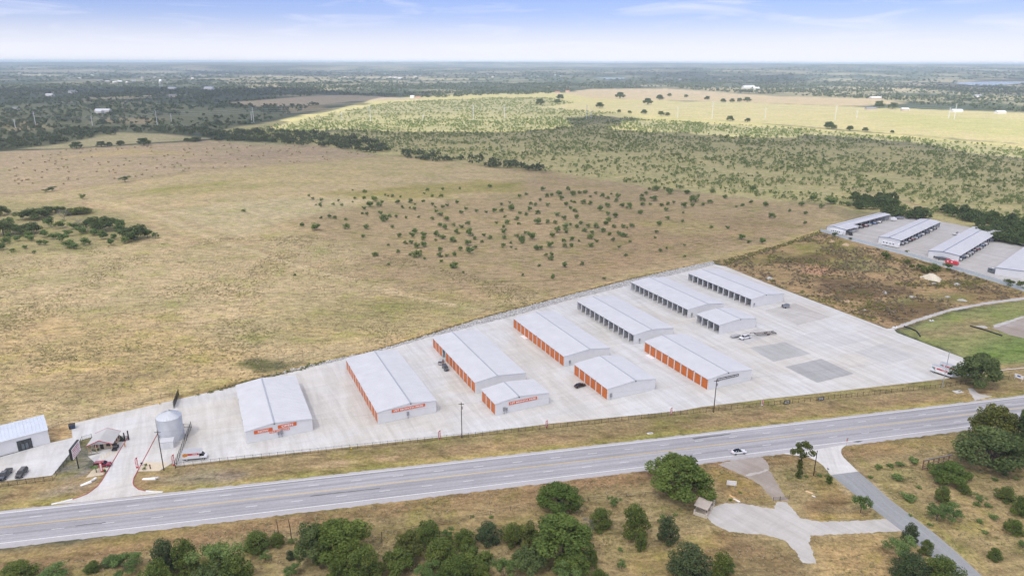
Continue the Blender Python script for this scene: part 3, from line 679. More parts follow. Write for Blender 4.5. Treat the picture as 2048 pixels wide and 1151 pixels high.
sheet('gravel_track', [(63.52,188.96),(69.79,191.86),(78.57,193.36),(79.41,189.9),(78.47,185.43),(78.47,180.36),(78.3,175.01),(78.3,170.39),(74.48,170.37),(73.75,173.99),(73.29,177.75),(71.49,180.32),(70.08,182.42),(67.15,185.64)], 0.006, gravel_lilac, .3, .6)
sheet('limestone_outcrop', [(70.25,182.95),(72.04,184.31),(74.49,184.87),(78.55,186.53),(76.85,185.15),(73.58,183.51),(71.13,182.43)], 0.012, gravel_pale, .25, .5)
# ------------------------------------------------------------------ east side: second storage yard, lots, paths
sheet('storage_yard_gravel', [(228.44,505.63),(260.49,529.64),(294.58,559.72),(310.94,559.96),(327.98,546.87),(340.19,530.75),(356.11,499.36),(373.87,464.34),(394.3,383.9),(297.85,280.61),(278.56,362.5),(271.51,384.58),(264.13,405.98),(257.19,426.13),(245.55,454.69),(234.04,479.6)], 0.01, gravel_pale, .5, 3)
sheet('dirt_path', [(176.09,305.29),(195.01,318.14),(221.1,333.55),(247.19,344.65),(271.41,352.21),(321.65,364.68),(317.45,359.41),(268.54,348.07),(244.62,340.67),(218.87,329.8),(193.24,314.02),(176.74,303.37)], 0.01, gravel_pale, .35, 1.2)
sheet('dirt_path', [(227.39,310.29),(251.51,323.56),(249.53,320.71),(226.42,307.01)], 0.012, gravel_pale, .3, 1.2)
sheet('gravel_lot', [(225.24,307),(249.04,320.01),(334.46,347.88),(266.75,269.69),(230.92,293.92),(226.74,298.76)], 0.008, gravel_lilac, .5, 2)
sheet('foot_path', [(173.75,242.62),(175.55,243.07),(175.3,237.56),(179.19,236.35),(170.08,232.24)], 0.012, gravel_pale, .25, .8)
kerb('concrete_kerb', [(195.16,258.69),(201.82,260.19),(208.54,261.71),(225.87,265.31)], line_white, .14, .12)
b = MB(); 
sheet('concrete_flume', [(195.57,262.1),(196.32,260.15),(196.75,257.75),(192.5,256.76)], 0.06, concrete_light)
# rubble strip along the north edge of the yard
RUB_IN = [(-95.04,251.42),(-79.93,261.06),(-50.66,281.22),(-38.9,291.72),(0.29,320.63),(27.48,343.39),(65.58,371.13),(88.43,387.59),(124.69,413.21)]
RUB_OUT = [(-94.07,253.29),(-79.63,264.54),(-58.59,277.29),(-36.75,296.59),(-17.45,314.91),(19.79,344.92),(67.23,381.5),(93.96,399.89),(125.01,421.15)]
sheet('rubble_bed', RUB_IN + RUB_OUT[::-1], 0.02, riprap_mat, .35, 1.2)
def rocks(name, polys, n, s0, s1, m, label, cat):
    ico = bmesh.new(); bmesh.ops.create_icosphere(ico, subdivisions=1, radius=1.0)
    iv = np.array([v.co[:] for v in ico.verts]); itr = np.array([[v.index for v in f.verts] for f in ico.faces]); ico.free()
    pts = []
    for poly in polys:
        p = np.array(poly); k = 0
        while k < n:
            x = rng.uniform(p[:, 0].min(), p[:, 0].max(), 4000); y = rng.uniform(p[:, 1].min(), p[:, 1].max(), 4000)
            ok = inside(x, y, poly); q = np.stack([x[ok], y[ok]], 1)[: n - k]; pts.append(q); k += len(q)
    pts = np.concatenate(pts); V = []; Fc = []
    for i, (x, y) in enumerate(pts):
        s = rng.uniform(s0, s1); v = iv * (1 + rng.uniform(-.3, .3, (len(iv), 1))) * s * np.array([rng.uniform(.8, 1.3), rng.uniform(.8, 1.3), rng.uniform(.5, .8)])
        V.append(v + np.array([x, y, s * .25])); Fc.append(itr + i * len(iv))
    o = mesh_obj(name, grid_mesh(name, np.concatenate(V), np.concatenate(Fc), m)); return tag(o, label, cat, kind='stuff')
rocks('riprap', [RUB_IN + RUB_OUT[::-1]], 2600, .22, .55, riprap_mat, 'band of pale broken rubble along the north edge of the concrete yard', 'riprap')
# lakes in the far valley
water, ntw, bsw, tcw, gew = new_mat('lake_water')
bsw.inputs['Base Color'].default_value = (0.10, 0.15, 0.21, 1); bsw.inputs['Roughness'].default_value = 0.12
bump(ntw, bsw, noise(ntw, gew.outputs['Position'], 0.15, 3), 0.08, 0.3)
for pts in ([(2754.15,4596.92),(3158.68,4936.52),(3738.68,5343.36),(5353.26,5694.42),(3976.7,4220.27),(3216.13,4591.16),(2681.06,4052.94),(2591.91,4087.97)], [(660.26,6244.37),(903.29,6620.35),(992.14,6404.23),(848.26,5518.65),(703.14,5417.68),(667.78,5754.07)]):
    sheet('lake', pts, 0.3, water, 10, 60)
# ------------------------------------------------------------------ clouds that shade the foreground
LIT = [[(-441.78,1317),(-464.12,1514.76),(-445.89,1920.87),(-444.71,2431.02),(-244.52,2837.4),(77.07,3222.84),(542.37,3514.01),(1003.94,3074.67),(1342.52,2651.5),(1301.59,2342.64),(1363.17,1923.8),(1714.8,1469.11),(897.91,751.03),(663.38,916.44),(632.14,1025.36),(612.41,1125.14),(557.2,1177.09),(493.4,1225.07),(407.15,1172.65),(324.93,1237.36),(239.1,1290.04),(234.15,1416.37),(295.53,1544.16),(181.73,1688.64),(81.56,1563.5),(92.08,1388.66),(-22.37,1281.53),(-154.07,1258.46),(-293.58,1291.99),(-372.22,1251.46)]]
DARK = []
CB = 780.0
cs = 45.0
kx = np.arange(-4200, 4600, cs); ky = np.arange(-1500, 7900, cs)
KX, KY = np.meshgrid(kx, ky)             # position of the shadow on the ground
wobx = (vnoise(KX, KY, 1 / 260, 60, 3) - .5) * 120; woby = (vnoise(KX, KY, 1 / 260, 61, 3) - .5) * 120
lit = np.full(KX.shape, 1e9)
for p in LIT: lit = np.minimum(lit, sdist(KX + wobx, KY + woby, p))
for p in DARK: lit = np.maximum(lit, -sdist(KX + wobx, KY + woby, p))
nz_ = (vnoise(KX, KY, 1 / 1300, 66, 3) - 0.56) * 2600           # broken cloud farther off
far_ = sstep(2300, 3000, np.hypot(KX, KY))
f = lit * (1 - far_) + np.minimum(lit, nz_) * far_
edge = np.minimum.reduce([KX + 4200, 4550 - KX, KY + 1500, 7850 - KY])
f = np.minimum(f, edge)
thick = np.clip(f, 0, 260)
OX, OY = SUN_DIR.x / SUN_DIR.z * CB, SUN_DIR.y / SUN_DIR.z * CB
puff = vnoise(KX, KY, 1 / 220, 70, 3)
top = CB + (thick ** .6) * 5.0 * (.6 + .8 * puff) + .5; bot = CB - (thick ** .6) * 1.2 * (.6 + .8 * puff)
use = f > 0
cells = use[:-1, :-1] & use[1:, :-1] & use[:-1, 1:] & use[1:, 1:]
ii, jj = np.nonzero(cells); n0 = KX.size; w = KX.shape[1]
a = ii * w + jj
q1 = np.stack([a, a + 1, a + w + 1, a + w], -1) + n0
q2 = np.stack([a, a + w, a + w + 1, a + 1], -1)
# close the rim between top and underside
rim = []
pad = np.pad(cells, 1)
for di, dj, e in ((-1, 0, (0, 1)), (1, 0, (w + 1, w)), (0, -1, (w, 0)), (0, 1, (1, w + 1))):
    nb = pad[1 + di:pad.shape[0] - 1 + di, 1 + dj:pad.shape[1] - 1 + dj]
    i2, j2 = np.nonzero(cells & ~nb); a = i2 * w + j2
    rim.append(np.stack([a + e[0], a + e[1], a + e[1] + n0, a + e[0] + n0], -1))
Q = np.concatenate([q1, q2] + rim)
V = np.concatenate([np.stack([KX + OX, KY + OY, bot], -1).reshape(-1, 3), np.stack([KX + OX, KY + OY, top], -1).reshape(-1, 3)])
used = np.unique(Q); remap = np.full(len(V), -1); remap[used] = np.arange(len(used))
cm = bpy.data.materials.new('cloud_vapour'); cm.use_nodes = True; ct = cm.node_tree; ct.nodes.clear()
co_ = node(ct, 'ShaderNodeOutputMaterial'); tr = node(ct, 'ShaderNodeBsdfTransparent'); tl = node(ct, 'ShaderNodeBsdfTranslucent')
tl.inputs['Color'].default_value = (.97, .945, .91, 1); mxs = node(ct, 'ShaderNodeMixShader')
ctc = node(ct, 'ShaderNodeNewGeometry')
cr = ramp(ct, noise(ct, ctc.outputs['Position'], .003, 4, .6), [(.3, .50), (.7, .62)])
ct.links.new(cr, mxs.inputs[0]); ct.links.new(tr.outputs[0], mxs.inputs[1]); ct.links.new(tl.outputs[0], mxs.inputs[2]); ct.links.new(mxs.outputs[0], co_.inputs['Surface'])
cme = grid_mesh('cloud', V[used], remap[Q], cm); cme.polygons.foreach_set('use_smooth', np.ones(len(Q), bool))
tag(mesh_obj('cloud', cme), 'broad thin cloud layer above the yard, out of the picture', 'cloud', kind='stuff')
# ------------------------------------------------------------------ haze
hm = bpy.data.materials.new('haze_air'); hm.use_nodes = True; hn = hm.node_tree; hn.nodes.clear()
ho = node(hn, 'ShaderNodeOutputMaterial'); pv = node(hn, 'ShaderNodeVolumePrincipled')
pv.inputs['Color'].default_value = (.71, .86, 1.0, 1); pv.inputs['Density'].default_value = 8.0e-5; pv.inputs['Anisotropy'].default_value = 0.0
hn.links.new(pv.outputs[0], ho.inputs['Volume'])
tag(MB().box(-25500, 25500, -5000, 25500, -4, 130).build('haze', hm), 'pale blue haze over the whole landscape', 'haze', kind='stuff')
# ------------------------------------------------------------------ lettering
def text_mesh(body, size, m, name='lettering', bold=.012, depth=.012, space=1.0):
    cu = bpy.data.curves.new(name, 'FONT'); cu.body = body; cu.size = size; cu.extrude = depth; cu.offset = bold * size
    cu.align_x = 'CENTER'; cu.align_y = 'CENTER'; cu.space_character = space; cu.resolution_u = 3
    o = bpy.data.objects.new(name, cu); COL.objects.link(o)
    dg = bpy.context.evaluated_depsgraph_get(); me = bpy.data.meshes.new_from_object(o.evaluated_get(dg))
    bpy.data.objects.remove(o); me.name = name; me.materials.clear(); me.materials.append(m); return me
def lettering(body, parent, width, height, m, loc, rot, bold=.02):
    """text fitted into width x height, standing upright"""
    me = text_mesh(body, 1.0, m, bold=bold)
    co = np.empty(len(me.vertices) * 3); me.vertices.foreach_get('co', co); co = co.reshape(-1, 3)
    mn, mxx = co.min(0), co.max(0); co[:, 0] = (co[:, 0] - (mn[0] + mxx[0]) / 2) * width / (mxx[0] - mn[0])
    co[:, 1] = (co[:, 1] - (mn[1] + mxx[1]) / 2) * height / (mxx[1] - mn[1])
    me.vertices.foreach_set('co', co.ravel()); me.update()
    o = mesh_obj('lettering', me, parent); o.location = loc; o.rotation_euler = rot; return o

# ------------------------------------------------------------------ self-storage buildings
TH = R(24.81); EAVE = 4.58; RISE = 1.14
DOOR_CACHE = {}
def door_mesh(w, h):
    k = (round(w, 2), round(h, 2))
    if k not in DOOR_CACHE:
        b = MB(); n = 9
        prof = []
        for i in range(n):
            z0 = h * i / n; z1 = h * (i + 1) / n
            prof += [(0.0, z0 + .02), (-.035, z0 + .08), (-.035, z1 - .06), (0.0, z1 - .005)]
        vs = []; 
        for dx, z in prof: vs += [(dx, -w / 2, z), (dx, w / 2, z)]
        fs = [(2 * i, 2 * i + 2, 2 * i + 3, 2 * i + 1) for i in range(len(prof) - 1)]
        b.add(vs, fs); DOOR_CACHE[k] = b.mesh('door', orange_door)
    return DOOR_CACHE[k]

def roof_panel(b, x0, z0, x1, z1, y0, y1, th=.07, rib=1.2):
    """sloping sheet from (x0,z0) to (x1,z1), with raised seams running down the slope"""
    b.hexa([(x0, y0, z0 - th), (x1, y0, z1 - th), (x1, y1, z1 - th), (x0, y1, z0 - th), (x0, y0, z0), (x1, y0, z1), (x1, y1, z1), (x0, y1, z0)])
    n = max(2, int((y1 - y0) / rib))
    for i in range(1, n):
        y = y0 + (y1 - y0) * i / n
        b.hexa([(x0, y - .03, z0 - .01), (x1, y - .03, z1 - .01), (x1, y + .03, z1 - .01), (x0, y + .03, z0 - .01),
                (x0, y - .02, z0 + .022), (x1, y - .02, z1 + .022), (x1, y + .02, z1 + .022), (x0, y + .02, z0 + .022)])

def storage_building(label, x, y, L, W, fr, n, openbays=False, opened=(), sections=3, doors=True, light=True, meters=()):
    t = empty('storage_building', (x, y, .05), TH)
    tag(t, label, 'building', 'storage buildings in the concrete yard')
    xr = W * fr; zr = EAVE + RISE; wt = .16
    gable = [(wt, 0), (W - wt, 0), (W - wt, EAVE - .12), (xr, zr - .12), (wt, EAVE - .12)]
    MB().prism(gable, 0, wt, 'y').build('end_wall', white_metal, t)
    MB().prism(gable, L - wt, L, 'y').build('end_wall', white_metal, t)
    MB().box(W - wt, W, 0, L, 0, EAVE - .12).build('side_wall', white_metal, t)
    bay = L / n; dw = min(3.55, bay - .52); dh = 4.12
    if doors:
        b = MB().box(0, wt, 0, L, dh + .003, EAVE - .12)
        b.build('header', white_metal, t)
        for i in range(n + 1):
            a = max(0, i * bay - (bay - dw) / 2); c = min(L, i * bay + (bay - dw) / 2)
            MB().box(-.02, wt, a, c, 0, dh).build('pilaster', trim_metal, t)
        for i in range(n):
            yc = (i + .5) * bay; k = n - 1 - i              # counted from the far end
            if openbays or k in opened: continue
            mesh_obj('door', door_mesh(dw, dh), t, (.10, yc, 0))
        if openbays or opened:
            for i in range(1, n):
                if openbays or (n - i) in opened or (n - 1 - i) in opened:
                    MB().box(wt + .02, W * .62, i * bay - .05, i * bay + .05, 0, EAVE - .2).build('partition', interior, t)
            MB().box(W * .62 + .005, W * .62 + .1, wt + .02, L - wt - .02, 0, EAVE + .3).build('back_partition', interior, t)
    else:
        MB().box(0, wt, 0, L, 0, EAVE - .12).build('side_wall', white_metal, t)
    oh = .14
    for i in range(sections):
        y0 = -oh + (L + 2 * oh) * i / sections; y1 = -oh + (L + 2 * oh) * (i + 1) / sections
        dz = .02 * (sections - 1 - i)
        s0 = (zr - EAVE) / xr; s1 = (zr - EAVE) / (W - xr)
        b = MB(); roof_panel(b, -oh, EAVE - s0 * oh - dz * .5, xr - .02, zr - dz * .5, y0 + .012, y1 - .012); b.build('roof_panel', roof_white, t)
        b = MB(); roof_panel(b, W + oh, EAVE - s1 * oh - dz * .5, xr + .02, zr - dz * .5, y0 + .012, y1 - .012); b.build('roof_panel', roof_white, t)
    MB().hexa([(xr - .30, -oh - .02, zr - .01), (xr + .30, -oh - .02, zr - .01), (xr + .30, L + oh + .02, zr - .01), (xr - .30, L + oh + .02, zr - .01),
               (xr - .16, -oh - .02, zr + .10), (xr + .16, -oh - .02, zr + .10), (xr + .16, L + oh + .02, zr + .10), (xr - .16, L + oh + .02, zr + .10)]).build('ridge_cap', ridge_metal, t)
    MB().box(-.22, -.15, -oh, L + oh, EAVE - .22, EAVE - .04).build('gutter', trim_metal, t)
    for ys in (-.05,):                                    # rake trim of the gable we see
        s0 = RISE / xr; s1 = RISE / (W - xr)
        b = MB()
        b.hexa([(-oh, ys - .10, EAVE - .30), (xr, ys - .10, zr - .27), (xr, ys + .02, zr - .27), (-oh, ys + .02, EAVE - .30), (-oh, ys - .10, EAVE - .10), (xr, ys - .10, zr - .08), (xr, ys + .02, zr - .08), (-oh, ys + .02, EAVE - .10)])
        b.hexa([(xr, ys - .10, zr - .27), (W + oh, ys - .10, EAVE - .30), (W + oh, ys + .02, EAVE - .30), (xr, ys + .02, zr - .27), (xr, ys - .10, zr - .08), (W + oh, ys - .10, EAVE - .10), (W + oh, ys + .02, EAVE - .10), (xr, ys + .02, zr - .08)])
        b.build('rake_trim', trim_metal, t)
    MB().box(.02, W - .02, -.035, -.004, 0, .28).build('base_trim', trim_metal, t)
    if light:
        MB().box(xr - .22, xr + .22, -.30, -.16, zr - .52, zr - .22).build('wall_light', black_iron, t)
    for i in range(2, n, 4):
        MB().box(-.30, -.16, i * bay - .14, i * bay + .14, EAVE - .30, EAVE - .02).build('wall_light', black_iron, t)
    for mx_, mw, mh in meters:
        g = MB().box(mx_ - mw / 2, mx_ + mw / 2, -.40, -.05, 1.15, 1.15 + mh).build('meter_box', grey_box, t)
        MB().tube([(mx_, -.2, 0), (mx_, -.2, 1.15)], .07, 6).build('conduit', grey_box, g)
    return t, W, xr
def wall_sign(t, x0, x1, z0, z1, m, body, lm, th=.5, tw=.86, bold=.02):
    s = MB().box(x0, x1, -.135, -.075, z0, z1).build('sign_panel', m, t)
    lettering(body, s, (x1 - x0) * tw, (z1 - z0) * th, lm, ((x0 + x1) / 2, -.142, (z0 + z1) / 2), (R(90), 0, 0), bold)
    return s

t, W, xr = storage_building('nearest white storage building, with the NOW OPEN signs on its gable', -85.61, 200.17, 37.21, 20.97, .43, 9, doors=False, sections=2, meters=((10.0, .55, .95), (11.0, .85, 1.5)))
s = wall_sign(t, 2.55, 8.3, 2.95, 4.15, sign_orange, 'NOW', sign_white, .62, .58)
s = wall_sign(t, 10.0, 15.9, 3.25, 4.45, sign_orange, 'OPEN', sign_white, .62, .62)
s = wall_sign(t, 7.2, 13.6, 2.15, 2.9, sign_orange, '737.398.6223', sign_white, .72, .94, .012)
t, W, xr = storage_building('long storage building with a 1ST MONTH FREE sign and many orange doors', -45.61, 213.4, 49.86, 20.96, .56, 12, meters=((10.6, .75, 1.3),))
wall_sign(t, 5.0, 16.9, 3.25, 4.35, sign_orange, '1ST MONTH FREE', sign_white, .62, .88)
storage_building('long storage building behind the parked silver and dark cars, one bay open', -13.57, 236.89, 49.17, 20.87, .43, 12, opened=(3,), light=False)
t, W, xr = storage_building('short three-door storage building with a 1ST MONTH FREE sign', -5.68, 219.75, 12.51, 21.08, .43, 3, sections=1, meters=((3.3, .8, 1.4), (4.3, .5, 1.1)))
wall_sign(t, 5.2, 16.2, 3.0, 4.1, sign_orange, '1ST MONTH FREE', sign_white, .62, .9)
storage_building('long twelve-door orange storage building with a slab beside its fourth door', 21.2, 261.41, 48.93, 21.68, .55, 12, light=False, meters=((2.6, .7, 1.2),))
storage_building('six-door storage building with the small black car outside', 35.04, 231.72, 24.73, 21.06, .57, 6, sections=1, meters=((1.4, .8, 1.4),))
t, W, xr = storage_building('ten-door storage building with the black INDUSTRIAL SPACE FOR LEASE sign', 74.03, 240.32, 41.24, 21.17, .44, 10)
wall_sign(t, 4.0, 14.6, 3.05, 4.05, sign_black, 'INDUSTRIAL SPACE FOR LEASE', sign_white, .55, .94)
storage_building('open-bay storage building nearest the orange doors, twelve dark bays', 53.45, 285.11, 49.68, 21.1, .43, 12, openbays=True, light=False, meters=((2.9, .6, 1.2),))
storage_building('middle of the three long open-bay storage buildings', 84.95, 318.55, 48.58, 21.89, .54, 12, openbays=True, light=False, meters=((2.4, .6, 1.2),))
storage_building('short open-bay storage building with four bays', 94.35, 297.56, 16.06, 21.67, .55, 4, openbays=True, sections=1)
storage_building('farthest long open-bay storage building, at the corner of the yard', 120.77, 334.29, 50.11, 21.7, .43, 12, openbays=True, meters=((1.9, .6, 1.0),))
# ------------------------------------------------------------------ vegetation
def leaf_cloud(lobes, n, size, seed, flat=.55, thick=.45):
    """leaf-sized quads spread through a set of lobes (cx,cy,cz,rx,rz); returns verts, quads, hue"""
    r = np.random.default_rng(seed); V = []; H = []
    for (cx, cy, cz, rx, rz) in lobes:
        d = r.normal(size=(n, 3)); d /= np.linalg.norm(d, axis=1)[:, None]
        rad = 1 - thick * r.random(n) ** 1.6
        P = np.array([cx, cy, cz]) + d * rad[:, None] * np.array([rx, rx, rz])
        N = d * flat + r.normal(size=(n, 3)) * .5 + np.array([0, 0, .35]); N /= np.linalg.norm(N, axis=1)[:, None]
        A = np.cross(N, r.normal(size=(n, 3))); A /= np.linalg.norm(A, axis=1)[:, None] + 1e-9; Bv = np.cross(N, A)
        s = size * r.uniform(.55, 1.25, n)[:, None]; asp = r.uniform(.6, 1.0, n)[:, None]
        q = np.stack([P + A * s, P + Bv * s * asp, P - A * s, P - Bv * s * asp], 1)
        V.append(q.reshape(-1, 3)); lobeh = r.uniform(.15, .75)
        H.append(np.repeat(np.clip(lobeh + r.normal(0, .22, n), 0, 1), 4))
    V = np.concatenate(V); H = np.concatenate(H); Q = np.arange(len(V)).reshape(-1, 4)
    return V, Q, H
def leaf_mesh(name, V, Q, H, m):
    V = V.copy(); V[:, 2] = np.maximum(V[:, 2], .004 if V[:, 2].min() > -1 else -9)
    me = grid_mesh(name, V, Q, m); a = me.attributes.new('hue', 'FLOAT', 'POINT'); a.data.foreach_set('value', H.astype(np.float32)); return me

def oak_lobes(r):
    L = []
    for i in range(13):
        a = i * 2.399 + r.uniform(-.4, .4); rho = r.uniform(.25, .37); L.append((rho * math.cos(a), rho * math.sin(a), r.uniform(.27, .52), r.uniform(.10, .16), r.uniform(.11, .18)))
    for i in range(10):
        a = i * 2.399 + 1 + r.uniform(-.4, .4); rho = r.uniform(.12, .27); L.append((rho * math.cos(a), rho * math.sin(a), r.uniform(.52, .77), r.uniform(.10, .165), r.uniform(.11, .17)))
    for i in range(5):
        L.append((r.uniform(-.12, .12), r.uniform(-.12, .12), r.uniform(.74, .88), r.uniform(.09, .13), r.uniform(.09, .12)))
    return L
def thicket_lobes(r):
    L = []
    for i in range(22):
        a = i * 2.399 + r.uniform(-.5, .5); rho = .40 * math.sqrt((i + .5) / 22) * r.uniform(.8, 1.1); L.append((rho * math.cos(a), rho * math.sin(a), r.uniform(.22, .42) + .42 * (1 - rho / .45) * r.uniform(.4, 1), r.uniform(.09, .16), r.uniform(.13, .21)))
    return L
def juniper_lobes(r):
    L = []
    for i in range(17):
        z = .10 + .80 * i / 16; rr = .34 * math.sin(math.pi * min(1, z * .72 + .26)) ** .8; a = i * 2.399 + r.uniform(-.4, .4); rho = rr * r.uniform(.45, 1.0)
        L.append((rho * math.cos(a), rho * math.sin(a), z, r.uniform(.13, .19), r.uniform(.12, .17)))
    return L
def mesquite_lobes(r):
    L = []
    for i in range(12):
        a = i * 2.399 + r.uniform(-.4, .4); rho = r.uniform(.08, .38); L.append((rho * math.cos(a), rho * math.sin(a), r.uniform(.45, .88) - rho * .35, r.uniform(.09, .16), r.uniform(.08, .14)))
    return L
def shrub_lobes(r):
    L = []
    for i in range(8):
        a = i * 2.399 + r.uniform(-.4, .4); rho = r.uniform(.05, .32); L.append((rho * math.cos(a), rho * math.sin(a), r.uniform(.34, .80) - rho * .35, r.uniform(.14, .22), r.uniform(.14, .22)))
    return L
def slender_lobes(r):
    L = []
    for i in range(10):
        a = i * 2.399 + r.uniform(-.4, .4); rho = r.uniform(.06, .36); L.append((rho * math.cos(a), rho * math.sin(a), r.uniform(.66, .93) - rho * .18, r.uniform(.10, .17), r.uniform(.05, .075)))
    for i in range(5): L.append((r.uniform(-.05, .05), r.uniform(-.05, .05), .10 + .085 * i, .10, .05))
    return L
def trunk_mesh(seed, kind, m):
    r = random.Random(seed); b = MB()
    if kind == 'oak': base, ntop, h0 = .022, 6, .30
    elif kind == 'juniper': base, ntop, h0 = .020, 4, .35
    elif kind == 'slender': base, ntop, h0 = .030, 5, .55
    else: base, ntop, h0 = .014, 5, .22
    j = (r.uniform(-.02, .02), r.uniform(-.02, .02))
    b.tube([(0, 0, -.02), (j[0] * .5, j[1] * .5, h0 * .5), (j[0], j[1], h0)], [base * 1.35, base, base * .85], 8)
    for i in range(ntop):
        a = 2 * math.pi * i / ntop + r.uniform(-.4, .4); rho = r.uniform(.14, .34); z = r.uniform(.5, .75)
        b.tube([(j[0], j[1], h0 * .95), (rho * .45 * math.cos(a), rho * .45 * math.sin(a), h0 + (z - h0) * .55), (rho * math.cos(a), rho * math.sin(a), z)], [base * .6, base * .42, base * .16], 6)
    return b.mesh('trunk', m)
KINDS = {}
def kind(name, lobes, n, size, m, seeds, tk, flat=.55, thick=.45, bm=bark):
    out = []
    for s in seeds:
        V, Q, H = leaf_cloud(lobes(random.Random(s)), n, size, s, flat, thick)
        out.append((leaf_mesh('crown', V, Q, H, m), trunk_mesh(s, tk, bm)))
    KINDS[name] = out
kind('oak', oak_lobes, 400, .019, leaf_oak, (1, 2, 3), 'oak')
kind('dark_oak', oak_lobes, 300, .022, leaf_thicket, (4, 5), 'oak')
kind('juniper', juniper_lobes, 330, .021, leaf_juniper, (6, 7, 8), 'juniper')
kind('dark_juniper', juniper_lobes, 300, .022, leaf_dark, (9, 10), 'juniper')
kind('mesquite', mesquite_lobes, 300, .020, leaf_mesquite, (11, 12, 13), 'mesquite', .4, .8)
kind('thicket', thicket_lobes, 260, .024, leaf_thicket, (41, 42, 43), 'oak')
kind('green_thicket', thicket_lobes, 260, .024, leaf_juniper, (44, 45, 46), 'mesquite')
kind('olive', oak_lobes, 230, .022, leaf_olive, (14, 15), 'oak', .5, .6)
kind('slender', slender_lobes, 190, .024, leaf_olive, (21,), 'slender', .4, .8)
kind('bare', mesquite_lobes, 110, .012, leaf_grey, (16,), 'mesquite', .2, .9, mat('grey_bark', (.24, .22, .2), .95, 0, .2, 3))
_k = {}
def tree(name, knd, pos, label, group=None, cat='tree'):
    x, y, w, h = pos; i = _k.get(knd, 0); _k[knd] = i + 1
    cr, tr_ = KINDS[knd][i % len(KINDS[knd])]
    e_ = random.uniform(-.10, .10); t = empty(name, (x, y, 0), random.uniform(0, 6.28)); t.scale = (w * (1.06 + e_), w * (1.06 - e_), h * 1.06)
    mesh_obj('crown', cr, t); mesh_obj('trunk', tr_, t)
    tag(t, label, cat, group); return t
